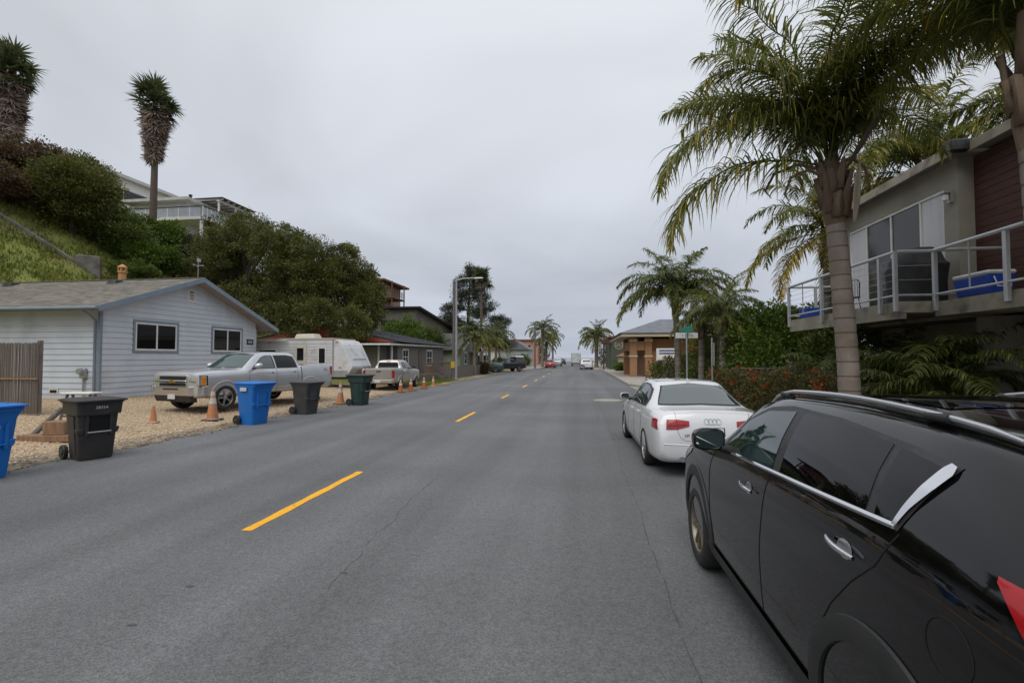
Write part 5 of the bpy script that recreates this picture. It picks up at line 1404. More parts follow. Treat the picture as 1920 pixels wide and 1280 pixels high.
for sg in (1, -1):
    nm = dict(axis='y', sg=sg)
    trk.patch('window_surround', 'black_plastic', [(0.98, 1.268), (-1.08, 1.282)], [(0.93, 1.31), (0.45, 1.665), (0.25, 1.725), (-0.7, 1.745), (-1.03, 1.70)], n=40, k=8, off=0.003, **nm)
    trk.patch('front_window', 'car_glass', [(0.92, 1.285), (0.02, 1.29)], [(0.90, 1.315), (0.44, 1.645), (0.24, 1.70), (0.02, 1.718)], n=24, k=8, off=0.006, **nm)
    trk.patch('rear_window', 'tinted_glass', [(-0.14, 1.29), (-1.02, 1.30)], [(-0.14, 1.72), (-0.7, 1.722), (-0.97, 1.68)], n=20, k=8, off=0.006, **nm)
    trk.line('pillar', 'silver_paint', [(-0.06, 1.28), (-0.06, 1.74)], r=0.035, off=-0.018, **nm)
    for pth in ([(1.08, 1.22), (1.10, 0.9), (1.06, 0.46)], [(-0.06, 1.26), (-0.06, 0.9), (-0.05, 0.46)], [(-1.06, 1.27), (-1.06, 0.95), (-1.02, 0.46)]):
        trk.line('door_gap', 'wheel_well', pth, r=0.0045, **nm)
    trk.line('bed_gap', 'wheel_well', [(-1.245, 1.33), (-1.245, 0.45)], r=0.013, off=0.002, **nm)
    trk.line('body_crease', 'silver_paint', [(1.3, 0.62), (-1.1, 0.62)], r=0.012, off=-0.004, **nm)
    handle(trk, 0.12, 1.14, sg, 0.2, 'silver_paint', 0.016, True); handle(trk, -0.92, 1.15, sg, 0.2, 'silver_paint', 0.016, True)
    for xa in (1.97, -1.67):
        trk.ring('arch_lip', 'silver_paint', xa, 0.41, 0.47, 0.53, -4, 184, sg, off=0.012)
        wheel(TR, xa, sg * 0.875, 0.40, 0.262, 0.265, (5, 0.075, False), 'alloy', sg)
    door_mirror(trk, 0.86, sg * 1.13, 1.37, sg, 'silver_paint', (0.10, 0.12, 0.10))
    tl = MB().cbox(-2.945, -2.80, sg * 0.90 if sg > 0 else -0.985, 0.985 if sg > 0 else sg * 0.90, 0.93, 1.30, 0.02).build('tail_lamp', 'tail_red', TR)
    # headlamp block with its amber corner
    MB().hexa([(2.78, sg * 0.565, 0.785), (2.94, sg * 0.565, 0.785), (2.85, sg * 0.995, 0.785), (2.58, sg * 0.996, 0.785)], [(2.78, sg * 0.565, 1.10), (2.93, sg * 0.565, 1.10), (2.84, sg * 0.975, 1.11), (2.58, sg * 0.98, 1.11)]).build('lamp_bezel', 'wheel_well', TR)
    hl = MB().hexa([(2.80, sg * 0.59, 0.80), (2.962, sg * 0.59, 0.80), (2.875, sg * 0.992, 0.80), (2.62, sg * 1.006, 0.80)], [(2.80, sg * 0.59, 1.08), (2.952, sg * 0.59, 1.08), (2.865, sg * 0.975, 1.09), (2.62, sg * 0.988, 1.09)]).build('headlamp', 'lamp_clear', TR, bevel=0.012)
    MB().hexa([(2.64, sg * 0.99, 0.81), (2.66, sg * 1.014, 0.81), (2.80, sg * 1.010, 0.81), (2.78, sg * 0.95, 0.81)], [(2.64, sg * 0.975, 1.08), (2.66, sg * 0.996, 1.08), (2.80, sg * 0.992, 1.08), (2.78, sg * 0.93, 1.08)]).build('indicator', 'amber', hl, bevel=0.01)
    MB().box(2.80, 2.951 - 0.004, min(sg * 0.60, sg * 0.90), max(sg * 0.60, sg * 0.90), 0.93, 0.95).build('lamp_divider', 'satin_silver', hl)
    # bumper side wing
    MB().hexa([(2.55, sg * 0.99, 0.50), (2.70, sg * 1.02, 0.50), (3.0, sg * 0.74, 0.50), (2.88, sg * 0.70, 0.50)], [(2.55, sg * 1.0, 0.80), (2.72, sg * 1.03, 0.79), (3.03, sg * 0.74, 0.79), (2.88, sg * 0.70, 0.80)]).build('bumper_wing', 'satin_silver', TR, bevel=0.02)
    MB().hexa([(-2.9, sg * 0.98, 0.5), (-3.0, sg * 0.9, 0.5), (-3.0, sg * 0.5, 0.5), (-2.9, sg * 0.5, 0.5)], [(-2.9, sg * 0.98, 0.70), (-3.02, sg * 0.9, 0.70), (-3.02, sg * 0.5, 0.70), (-2.9, sg * 0.5, 0.70)]).build('rear_bumper', 'chrome', TR)
    trk.patch('wiper', 'black_plastic', [(sg * 0.05, 1.315), (sg * 0.62, 1.31)], [(sg * 0.08, 1.335), (sg * 0.62, 1.325)], axis='x', sg=1, n=10, k=1, off=0.012)
trk.patch('windscreen', 'windscreen', [(-0.80, 1.305), (0, 1.335), (0.80, 1.305)], [(-0.63, 1.765), (0, 1.80), (0.63, 1.765)], axis='x', sg=1, n=24, k=12, off=0.004)
trk.patch('cab_window', 'tinted_glass', [(-0.58, 1.40), (0.58, 1.40)], [(-0.54, 1.72), (0.54, 1.72)], axis='x', sg=-1, n=16, k=6, off=0.004)
g_ = MB().cbox(2.84, 2.96, -0.60, 0.60, 0.76, 1.13, 0.02).build('grille', 'satin_silver', TR)
for (z0, z1) in ((0.99, 1.075), (0.80, 0.875)):
    MB().box(2.955, 2.964, -0.55, 0.55, z0, z1).build('grille_opening', 'wheel_well', g_)
MB().cbox(2.955, 2.99, -0.58, 0.58, 0.885, 0.965, 0.015).build('grille_bar', 'chrome', g_)
em = [(2.992, y * 0.125, 0.925 + z * 0.055) for (y, z) in ((-1, -0.55), (-0.38, -0.55), (-0.42, -1), (0.5, -1), (0.38, -0.55), (1.1, -0.55), (1, 0.55), (0.38, 0.55), (0.42, 1), (-0.5, 1), (-0.38, 0.55), (-1.1, 0.55))]
MB().add(em + [(p[0] + 0.012, p[1] * 0.96, 0.925 + (p[2] - 0.925) * 0.92) for p in em], [tuple(range(12, 24))] + [(i, (i + 1) % 12, 12 + (i + 1) % 12, 12 + i) for i in range(12)]).build('emblem', 'gold_emblem', g_)
MB().hexa([(2.86, -0.74, 0.50), (2.98, -0.74, 0.50), (2.98, 0.74, 0.50), (2.86, 0.74, 0.50)], [(2.86, -0.74, 0.77), (3.04, -0.74, 0.77), (3.04, 0.74, 0.77), (2.86, 0.74, 0.77)]).build('front_bumper', 'satin_silver', TR, bevel=0.015)
MB().box(3.0, 3.035, -0.32, 0.32, 0.685, 0.725).build('bumper_slot', 'wheel_well', TR)
MB().hexa([(2.75, -0.78, 0.30), (2.93, -0.74, 0.32), (2.93, 0.74, 0.32), (2.75, 0.78, 0.30)], [(2.8, -0.8, 0.52), (2.985, -0.76, 0.50), (2.985, 0.76, 0.50), (2.8, 0.8, 0.52)]).build('air_dam', 'cladding', TR)
MB().cbox(2.985, 3.0, -0.155, 0.155, 0.40, 0.55, 0.004).build('number_plate', 'plate_white', TR)
MB().box(-2.965, -2.93, -0.88, 0.88, 0.72, 1.30).build('tailgate', 'silver_paint', TR, bevel=0.01)
zb_ = trk.project([(-2.55, 1.17)], 'y', 1, 0.004)[0]
put_text('Z71', 0.13, 'tail_red', trk.body, zb_, (-1, 0, 0), (0, -0.1, 1), 'badge', 0.003)
MB().lathe([(0.05, 0), (0.05, 0.025), (0.0, 0.05)], 12, c=(-0.1, 0, 1.868)).build('roof_lamp', 'black_plastic', TR)

# ---------------------------------------------------------------- small champagne pickup seen from behind
P2 = empty('small_pickup', (-10.75, 26.75, 0.02), R(90 + 3.0), 'small champagne pickup seen from behind on the grass verge', 'pickup truck')
K = (0.835, 0.865, 0.90)
S2 = [(a * K[0], b * K[2], c * K[1], d * K[2], e * K[1], f * K[2], g * K[1], h * K[2]) for (a, b, c, d, e, f, g, h) in TRS]
pk2 = Car(P2, S2, 'champagne_paint', (1.64, -1.40), 0.345, 0.41, 0.865, bed=(-2.37, -1.08, -0.68, 0.68, 0.68, 2.0))
for sg in (1, -1):
    nm = dict(axis='y', sg=sg)
    pk2.patch('side_window', 'car_glass', [(0.76, 1.16), (-0.05, 1.165)], [(0.74, 1.19), (0.37, 1.48), (0.2, 1.53), (-0.05, 1.55)], n=20, k=6, off=0.005, **nm)
    pk2.patch('rear_side_window', 'tinted_glass', [(-0.14, 1.165), (-0.82, 1.17)], [(-0.14, 1.55), (-0.6, 1.545), (-0.80, 1.51)], n=14, k=6, off=0.005, **nm)
    pk2.line('door_gap', 'wheel_well', [(-0.1, 1.12), (-0.08, 0.42)], r=0.004, **nm)
    pk2.line('bed_gap', 'wheel_well', [(-1.04, 1.18), (-1.04, 0.42)], r=0.011, off=0.002, **nm)
    handle(pk2, 0.05, 1.03, sg, 0.16, 'black_plastic', 0.014, False)
    for xa in (1.64, -1.40):
        pk2.ring('arch_lip', 'champagne_paint', xa, 0.355, 0.405, 0.46, -2, 182, sg, off=0.014)
        wheel(P2, xa, sg * 0.755, 0.345, 0.215, 0.235, (6, 0.05, False), 'alloy', sg)
    door_mirror(pk2, 0.72, sg * 0.98, 1.24, sg, 'black_plastic', (0.08, 0.10, 0.08))
    a, b_ = (0.74, 0.86) if sg > 0 else (-0.86, -0.74)
    MB().cbox(-2.47, -2.36, a, b_, 0.72, 1.13, 0.02).build('tail_lamp', 'tail_red', P2)
MB().box(-2.475, -2.44, -0.72, 0.72, 0.70, 1.18).build('tailgate', 'champagne_paint', P2, bevel=0.012)
MB().cbox(-2.485, -2.474, -0.13, 0.13, 1.03, 1.10, 0.004).build('tailgate_handle', 'black_plastic', P2)
MB().hexa([(-2.42, -0.84, 0.46), (-2.60, -0.78, 0.46), (-2.60, 0.78, 0.46), (-2.42, 0.84, 0.46)], [(-2.42, -0.84, 0.64), (-2.62, -0.78, 0.64), (-2.62, 0.78, 0.64), (-2.42, 0.84, 0.64)]).build('rear_bumper', 'satin_silver', P2, bevel=0.015)
MB().cbox(-2.63, -2.621, -0.155, 0.155, 0.47, 0.61, 0.003).build('number_plate', 'plate_white', P2)
pk2.patch('cab_window', 'tinted_glass', [(-0.60, 1.235), (0.60, 1.235)], [(-0.54, 1.53), (0.54, 1.53)], axis='x', sg=-1, n=16, k=6, off=0.005)
pk2.patch('brake_lamp', 'tail_red', [(-0.11, 1.575), (0.11, 1.575)], [(-0.11, 1.61), (0.11, 1.61)], axis='x', sg=-1, n=4, k=1, off=0.012)
pk2.patch('windscreen', 'windscreen', [(-0.68, 1.18), (0.68, 1.18)], [(-0.54, 1.58), (0.54, 1.58)], axis='x', sg=1, n=14, k=6, off=0.004)

# ---------------------------------------------------------------- travel trailer
mat('trailer_white', (0.62, 0.63, 0.64), (0.54, 0.55, 0.56), 1.2, 0.5, dirt=(0.38, 0.36, 0.32), dirt_scale=1.6, dirt_lo=0.52, dirt_hi=0.75)
mat('trailer_grey', (0.30, 0.30, 0.30), (0.25, 0.25, 0.25), 3, 0.5)
mat('old_cream', (0.55, 0.52, 0.44), (0.45, 0.42, 0.35), 3, 0.6)
TT = empty('travel_trailer', (-12.15, 24.35, 0.22), 0, 'white travel trailer with sloping nose between the silver pickup and the low house', 'trailer')
prof = [(-7.2, 0.55), (-0.55, 0.55), (-0.22, 0.72), (0.0, 1.02), (0.02, 1.12), (-0.55, 2.30), (-0.75, 2.52), (-1.05, 2.60), (-7.2, 2.62)]
body = MB().prism(prof, 'y', 0, 2.4).build('body', 'trailer_white', TT, bevel=0.03)
for k in range(9):
    z = 0.98 + 0.17 * k
    MB().box(-7.2, -1.15, -0.008, 0.0, z, z + 0.012).build('side_rib', 'trailer_grey', body)
MB().box(-7.2, -0.25, -0.012, 0.0, 0.56, 0.90).build('lower_band', 'trailer_grey', TT)
MB().box(-7.25, -1.0, -0.04, 2.44, 2.60, 2.66).build('roof_edge', 'old_cream', TT)
MB().box(-1.12, -1.06, -0.03, 0.0, 0.6, 2.58).build('corner_trim', 'trailer_grey', TT)
dr = MB().box(-3.35, -2.62, -0.03, -0.0, 0.72, 2.32).build('door', 'old_cream', TT, bevel=0.01)
MB().box(-3.18, -2.80, -0.037, -0.031, 1.45, 2.12).build('door_window', 'dark_glass', dr)
MB().box(-3.32, -3.24, -0.045, -0.03, 1.25, 1.38).build('handle', 'dark_metal', dr)
for (a, b_, c, d) in ((-1.95, -1.5, 0.95, 2.15), (-5.5, -4.4, 1.5, 2.05)):
    w_ = MB().box(a, b_, -0.03, 0.0, c, d).build('window', 'white_frame', TT)
    MB().box(a + 0.05, b_ - 0.05, -0.036, -0.031, c + 0.05 + (0.3 if d - c > 1 else 0), d - 0.05).build('pane', 'dark_glass', w_)
    if d - c > 1: MB().box(a + 0.05, b_ - 0.05, -0.036, -0.031, c + 0.05, c + 0.26).build('pane', 'dark_glass', w_)
# front window and cap on the slope
def slope(y, t, o_):
    p0, p1 = Vector((0.0, 0, 1.12)), Vector((-0.56, 0, 2.28)); d = p1 - p0; n_ = Vector((d.z, 0, -d.x)).normalized()
    q = p0 + d * t + n_ * (o_ + 0.02); return (q.x, y, q.z)
MB().hexa([slope(0.35, 0.30, 0), slope(2.05, 0.30, 0), slope(2.05, 0.92, 0), slope(0.35, 0.92, 0)], [slope(0.4, 0.33, 0.05), slope(2.0, 0.33, 0.05), slope(2.0, 0.88, 0.05), slope(0.4, 0.88, 0.05)]).build('front_window_shield', 'trailer_white', TT, bevel=0.02)
for (x, z) in ((-4.9, 2.4), (-0.95, 2.42), (-0.75, 1.05)):
    MB().cbox(x, x + 0.14, -0.035, 0.0, z, z + 0.06, 0.01).build('marker_lamp', 'amber', TT)
MB().hexa([(-3.9, 0.75, 2.62), (-2.6, 0.75, 2.62), (-2.6, 1.65, 2.62), (-3.9, 1.65, 2.62)], [(-3.8, 0.85, 2.93), (-2.75, 0.85, 2.95), (-2.75, 1.55, 2.95), (-3.8, 1.55, 2.93)]).build('air_conditioner', 'old_cream', TT, bevel=0.05)
MB().tube([(-6.9, -0.12, 2.5), (-3.7, -0.14, 2.52)], 0.05, 8).build('awning_roll', 'old_cream', TT, smooth=50)
tg = MB()
tg.tube([(-0.4, 0.5, 0.48), (0.95, 1.2, 0.45)], 0.045, 6); tg.tube([(-0.4, 1.9, 0.48), (0.95, 1.2, 0.45)], 0.045, 6); tg.tube([(0.75, 1.2, 0.8), (0.75, 1.2, 0.02)], 0.035, 8)
tg.build('tongue', 'dark_metal', TT)
MB().cbox(0.12, 0.62, 0.9, 1.5, 0.48, 0.98, 0.05).build('gas_cover', 'trailer_white', TT)
for (x) in (-4.6, -3.8):
    for y, sg in ((0.14, -1), (2.26, 1)): wheel(TT, x, y, 0.34, 0.2, 0.2, (6, 0.05, False), 'alloy', sg)
MB().box(-5.1, -3.3, -0.004, 0.05, 0.40, 0.70).build('wheel_skirt', 'wheel_well', TT)
MB().box(-7.0, -0.5, 0.1, 2.3, 0.45, 0.55).build('chassis', 'dark_metal', TT)

# ---------------------------------------------------------------- vehicles farther down the street
def recolour(root, paint, swaps=()):
    for o in [root] + list(root.children_recursive):
        if o.type == 'MESH' and o.data.materials:
            nm = o.data.materials[0].name if o.data.materials[0] else ''
            for (a, b_) in [swaps] if swaps and isinstance(swaps[0], str) else swaps:
                if nm == a:
                    o.material_slots[0].link = 'OBJECT'; o.material_slots[0].material = MATS[b_]
def far_copy(src, name, loc, rz, label, cat, swap):
    c = copy_tree(src)
    c.name = name; c.location = loc; c.rotation_euler = (0, 0, rz)
    c['label'] = label; c['category'] = cat; c['group'] = 'vehicles parked farther away'
    recolour(c, None, [swap])
    return c
dp = far_copy(P2, 'dark_pickup', (-9.3, 60.5, 0.02), R(222), 'dark pickup with a pale topped camper shell parked at the left kerb', 'pickup truck', ('champagne_paint', 'dark_paint'))
MB().hexa([(-2.42, -0.80, 1.22), (-0.98, -0.80, 1.22), (-0.98, 0.80, 1.22), (-2.42, 0.80, 1.22)], [(-2.36, -0.66, 1.82), (-0.94, -0.66, 1.84), (-0.94, 0.66, 1.84), (-2.36, 0.66, 1.82)]).build('camper_shell', 'dark_paint', dp, bevel=0.04)
MB().hexa([(-2.3, -0.62, 1.83), (-1.0, -0.62, 1.85), (-1.0, 0.62, 1.85), (-2.3, 0.62, 1.83)], [(-2.2, -0.5, 2.02), (-1.1, -0.5, 2.04), (-1.1, 0.5, 2.04), (-2.2, 0.5, 2.02)]).build('roof_box', 'plate_white', dp, bevel=0.05)
far_copy(SED, 'dark_teal_car', (-11.6, 57.0, 0.03), R(200), 'dark teal car left of the parked dark pickup', 'car', ('white_car_paint', 'teal_paint'))
far_copy(SED, 'red_car', (-5.25, 86.0, 0.0), R(90), 'small red car parked under the far left palms', 'car', ('white_car_paint', 'red_paint'))
far_copy(SUV, 'silver_far_car', (-4.9, 104.0, 0.0), R(90), 'silver car parked beyond the red car', 'car', ('black_paint', 'silver_paint'))
far_copy(SUV, 'white_far_car', (0.9, 75.0, 0.0), R(90), 'white hatchback parked at the right kerb under the far palms', 'car', ('black_paint', 'white_car_paint'))
far_copy(SED, 'maroon_far_car', (0.9, 83.0, 0.0), R(90), 'dark red car parked just beyond the white hatchback', 'car', ('white_car_paint', 'red_paint'))
far_copy(SUV, 'dark_far_car', (-4.8, 128.0, 0.0), R(90), 'dark car parked farthest down the left kerb', 'car', ('black_paint', 'dark_paint'))
far_copy(SED, 'silver_garage_car', (9.05, 8.1, 0.125), R(180), 'silver car under the balcony, only its roof showing past the crossover', 'car', ('white_car_paint', 'silver_paint'))
bv = empty('delivery_van', (-0.9, 104, 0), R(90), 'pale blue box van driving away down the street', 'van')
bv['group'] = 'vehicles parked farther away'
mat('van_blue', (0.36, 0.45, 0.48), (0.32, 0.40, 0.43), 2, 0.5)
MB().cbox(-2.6, 1.0, -1.0, 1.0, 0.55, 2.75, 0.06).build('box_body', 'van_blue', bv)
MB().hexa([(1.02, -0.92, 0.5), (2.7, -0.88, 0.5), (2.7, 0.88, 0.5), (1.02, 0.92, 0.5)], [(1.02, -0.85, 2.0), (1.7, -0.8, 2.0), (1.7, 0.8, 2.0), (1.02, 0.85, 2.0)]).build('cab', 'van_blue', bv, bevel=0.05)
MB().box(-2.63, -2.6, -0.85, 0.85, 0.75, 2.6).build('rear_door', 'trailer_white', bv)
MB().box(-2.7, -2.55, -0.95, 0.95, 0.42, 0.56).build('rear_bumper', 'black_plastic', bv)
for sg in (1, -1):
    MB().cbox(-2.66, -2.61, sg * 0.92 - 0.06, sg * 0.92 + 0.06, 0.62, 0.85, 0.01).build('tail_lamp', 'tail_red', bv)
    for xa in (1.8, -1.7): wheel(bv, xa, sg * 0.85, 0.36, 0.2, 0.22, (6, 0.05, False), 'alloy', sg)
# ------------------------------------------------------------------ wheeled bins
mat('bin_blue', (0.006, 0.15, 0.52), (0.008, 0.17, 0.58), 3, 0.45, dirt=(0.03, 0.16, 0.42), dirt_scale=4, dirt_lo=0.55, dirt_hi=0.8)
mat('bin_black', (0.028, 0.027, 0.027), (0.04, 0.038, 0.037), 4, 0.55, bump=0.1, bscale=150, dirt=(0.06, 0.055, 0.05), dirt_scale=3, dirt_lo=0.55, dirt_hi=0.85)
mat('bin_charcoal', (0.045, 0.047, 0.050), (0.06, 0.062, 0.065), 4, 0.5, dirt=(0.08, 0.075, 0.07), dirt_scale=3, dirt_lo=0.6, dirt_hi=0.85)
mat('bin_green', (0.016, 0.040, 0.033), (0.022, 0.05, 0.042), 4, 0.5, dirt=(0.04, 0.055, 0.045), dirt_scale=3, dirt_lo=0.6, dirt_hi=0.85)
mat('sticker', (0.62, 0.63, 0.66), (0.45, 0.47, 0.52), 40, 0.5)

def rrect(cx, cy, hx, hy, z, r=0.06, n=4):
    p = []
    for (sx, sy, a0) in ((1, 1, 0), (-1, 1, 90), (-1, -1, 180), (1, -1, 270)):
        for k in range(n + 1):
            a = R(a0 + 90 * k / n)
            p.append((cx + sx * (hx - r) + r * math.cos(a), cy + sy * (hy - r) + r * math.sin(a), z))
    return p

def wheeled_bin(loc, rz, m, label, h=1.1, style=0, txt=None, sticker=False, scale=1.0):
    """front of the bin looks towards local +x, wheels and handle at -x"""
    b = empty('wheeled_bin', loc, rz, label, 'trash bin', 'wheeled bins along the left kerb')
    b.scale = (scale,) * 3
    k = h
    if style == 0:
        rings = [rrect(0.02, 0, 0.22, 0.235, 0.0), rrect(0.02, 0, 0.235, 0.25, 0.05), rrect(0.02, 0, 0.30, 0.295, 0.74 * k), rrect(0.02, 0, 0.345, 0.325, 0.745 * k), rrect(0.03, 0, 0.365, 0.335, 0.93 * k), rrect(0.03, 0, 0.385, 0.355, 0.935 * k), rrect(0.03, 0, 0.385, 0.355, 0.955 * k)]
    else:
        rings = [rrect(0.0, 0, 0.23, 0.25, 0.0), rrect(0.0, 0, 0.24, 0.26, 0.05), rrect(0.01, 0, 0.315, 0.32, 0.80 * k), rrect(0.02, 0, 0.365, 0.345, 0.90 * k), rrect(0.03, 0, 0.385, 0.355, 0.905 * k), rrect(0.03, 0, 0.39, 0.36, 0.955 * k)]
    body = MB().loft(rings).build('body', m, b, smooth=40)
    lid = MB().loft([rrect(0.04, 0, 0.40, 0.37, 0.957 * k, 0.07), rrect(0.045, 0, 0.43, 0.385, 0.965 * k, 0.07), rrect(0.045, 0, 0.43, 0.385, 0.985 * k, 0.07), rrect(0.03, 0, 0.38, 0.34, 1.0 * k, 0.07), rrect(0.01, 0, 0.26, 0.24, 1.012 * k, 0.07), rrect(0.0, 0, 0.10, 0.10, 1.014 * k, 0.04)]).build('lid', m, b, smooth=35)
    for y in (-0.2, 0.2):
        MB().box(-0.28, 0.3, y - 0.03, y + 0.03, 1.0 * k, 1.012 * k).build('lid_rib', m, lid)
    MB().tube([(-0.34, -0.26, 0.93 * k), (-0.47, -0.25, 0.97 * k), (-0.47, 0.25, 0.97 * k), (-0.34, 0.26, 0.93 * k)], 0.02, 8).build('handle', m, b, smooth=50)
    MB().tube([(-0.245, -0.34, 0.13), (-0.245, 0.34, 0.13)], 0.014, 8).build('axle', 'galvanised', b)
    for s in (-1, 1):
        w = MB().lathe([(0.05, s * 0.27), (0.125, s * 0.272), (0.13, s * 0.285), (0.13, s * 0.325), (0.12, s * 0.335), (0.08, s * 0.325), (0.05, s * 0.33)], 22, 'y', (-0.27, 0, 0.13)).build('wheel', 'black_plastic', b, smooth=40)
        MB().lathe([(0.045, s * 0.33), (0.045, s * 0.345), (0, s * 0.345)], 12, 'y', (-0.27, 0, 0.13)).build('hub', 'bin_charcoal', w)
        # side ribs and grip pockets
        MB().hexa([(-0.12, s * 0.262, 0.1), (0.12, s * 0.262, 0.1), (0.12, s * 0.25, 0.1), (-0.12, s * 0.25, 0.1)], [(-0.10, s * 0.312, 0.72 * k), (0.14, s * 0.312, 0.72 * k), (0.14, s * 0.28, 0.72 * k), (-0.10, s * 0.28, 0.72 * k)]).build('side_rib', m, body)
        MB().hexa([(0.18, s * 0.285, 0.42 * k), (0.30, s * 0.285, 0.42 * k), (0.30, s * 0.2, 0.42 * k), (0.18, s * 0.2, 0.42 * k)], [(0.18, s * 0.315, 0.52 * k), (0.31, s * 0.315, 0.52 * k), (0.31, s * 0.2, 0.52 * k), (0.18, s * 0.2, 0.52 * k)]).build('grip', m, body, bevel=0.02)
    fx = lambda z: 0.255 + (0.32 - 0.255) * (z / (0.74 * k))
    z0, z1 = 0.44 * k, 0.72 * k
    pk = MB().hexa([(fx(z0) - 0.06, -0.15, z0), (fx(z0) + 0.005, -0.15, z0), (fx(z0) + 0.005, 0.15, z0), (fx(z0) - 0.06, 0.15, z0)], [(fx(z1) - 0.06, -0.15, z1), (fx(z1) + 0.005, -0.15, z1), (fx(z1) + 0.005, 0.15, z1), (fx(z1) - 0.06, 0.15, z1)]).build('lift_pocket', 'wheel_well' if style == 0 else m, body)
    for s in (-1, 1):
        MB().hexa([(fx(z0) - 0.05, s * 0.15, z0 - 0.05), (fx(z0) + 0.035, s * 0.15, z0 - 0.05), (fx(z0) + 0.035, s * 0.20, z0 - 0.05), (fx(z0) - 0.05, s * 0.20, z0 - 0.05)], [(fx(z1) - 0.05, s * 0.15, z1 + 0.02), (fx(z1) + 0.03, s * 0.15, z1 + 0.02), (fx(z1) + 0.03, s * 0.20, z1 + 0.02), (fx(z1) - 0.05, s * 0.20, z1 + 0.02)]).build('pocket_rib', m, body, bevel=0.01)
    MB().tube([(fx(z0) + 0.035, -0.17, z0 + 0.02), (fx(z0) + 0.035, 0.17, z0 + 0.02)], 0.016, 8).build('lift_bar', 'galvanised' if style == 0 else m, b, smooth=50)
    if txt:
        zt = 0.86 * k if style == 0 else 0.70 * k
        xt = (0.345 + 0.04 + 0.012) if style == 0 else 0.335
        put_text(txt, 0.075, 'sticker', body, (xt + 0.012, 0, zt), (0, 1, 0), (-0.06, 0, 1))
    if sticker:
        MB().box(-0.10, 0.12, -0.372, -0.352, 0.80 * k, 0.885 * k).build('sticker', 'sticker', body)
    return b
wheeled_bin((-8.98, 6.05, 0.0), R(-8), 'bin_blue', 'blue wheeled bin cut off by the left picture edge', 1.12, 1, '31862')
wheeled_bin((-8.86, 7.66, 0.0), R(-22), 'bin_black', 'near black wheeled bin beside the gravel in front of the reed fence', 1.09, 0, '38354')
wheeled_bin((-8.95, 12.2, 0.0), R(-12), 'bin_blue', 'bright blue wheeled bin standing before the silver pickup door', 1.15, 1, None, True)
wheeled_bin((-8.85, 14.6, 0.0), R(-10), 'bin_charcoal', 'charcoal wheeled bin beside the silver pickup rear wheel', 1.05, 1)
wheeled_bin((-8.45, 17.6, 0.0), R(-6), 'bin_green', 'dark green wheeled bin right of the travel trailer', 1.17, 0)
wheeled_bin((-13.2, 31.0, terrain_height(-13.2, 31)), R(-70), 'bin_green', 'dark green wheeled bin against the low grey house wall', 1.1, 0)
wheeled_bin((-12.3, 31.0, terrain_height(-12.3, 31)), R(-70), 'bin_blue', 'blue wheeled bin against the low grey house wall', 1.1, 1)

# ------------------------------------------------------------------ traffic cones
mat('cone_orange', (0.46, 0.12, 0.03), (0.34, 0.09, 0.03), 6, 0.6, dirt=(0.30, 0.12, 0.05), dirt_scale=6, dirt_lo=0.5, dirt_hi=0.75)
mat('cone_faded', (0.52, 0.20, 0.07), (0.42, 0.18, 0.08), 6, 0.7, dirt=(0.36, 0.30, 0.24), dirt_scale=5, dirt_lo=0.45, dirt_hi=0.7)
mat('cone_white', (0.60, 0.57, 0.52), (0.48, 0.45, 0.40), 8, 0.6, dirt=(0.34, 0.28, 0.22), dirt_scale=7, dirt_lo=0.5, dirt_hi=0.75)
def cone(x, y, h, label, m='cone_orange', bands=2, tilt=0.0):
    c = empty('traffic_cone', (x, y, terrain_height(x, y) + (0.012 if x < -9.6 else 0)), random.uniform(0, 1.5), label, 'traffic cone', 'traffic cones along the left kerb')
    w = 0.19 * h / 0.7 if h < 0.75 else 0.22
    MB().loft([rrect(0, 0, w, w, 0, 0.05), rrect(0, 0, w, w, 0.03, 0.05), rrect(0, 0, w * 0.92, w * 0.92, 0.04, 0.05)]).build('base', 'black_plastic' if bands == 2 else m, c)
    rb_, rt = w * 0.70, 0.03
    rad = lambda z: rb_ + (rt - rb_) * (z - 0.04) / (h - 0.04)
    MB().lathe([(rad(0.04) + 0.02, 0.04), (rad(0.06), 0.06)] + [(rad(z), z) for z in [0.06 + (h - 0.06) * k / 8 for k in range(1, 9)]] + [(rt * 0.6, h + 0.005)], 24).build('cone_body', m, c, smooth=40)
    if bands:
        for (a, b_) in ((0.52, 0.70), (0.78, 0.90))[:bands]:
            z0, z1 = h * a, h * b_
            MB().lathe([(rad(z0) + 0.004, z0), (rad(z1) + 0.004, z1)], 24).build('band', 'cone_white', c, smooth=40)
    c.rotation_euler.x = tilt
    return c
cone(-11.2, 11.3, 0.46, 'small faded orange cone in front of the silver pickup bumper', 'cone_faded', 0)
cone(-10.3, 12.3, 0.90, 'tall dirty white banded cone by the silver pickup front wheel', 'cone_faded', 2)
cone(-9.35, 17.8, 0.86, 'tall banded cone between the charcoal and green bins', 'cone_faded', 2)
cone(-9.35, 24.2, 0.70, 'banded orange cone nearest the small pickup rear wheel', 'cone_orange', 2)
cone(-9.15, 25.2, 0.72, 'bright orange cone with white tip by the small pickup door', 'cone_orange', 2)
cone(-9.05, 27.1, 0.70, 'banded orange cone ahead of the small pickup on the lawn edge', 'cone_orange', 2)
cone(-9.15, 29.2, 0.66, 'faded reddish cone farthest from the small pickup', 'cone_faded', 1)
cone(-7.9, 65.5, 0.75, 'bright orange cone by the far dark pickup', 'cone_orange', 2)
fm = MB().cbox(-0.45, 0.45, -0.2, 0.2, 0, 0.05, 0.01).build('flat_board', 'timber', loc=(-8.95, 30.6, 0.0), rot=(0, 0, 0.5))
tag(fm, 'flat brown board lying at the road edge beyond the cones', 'board')

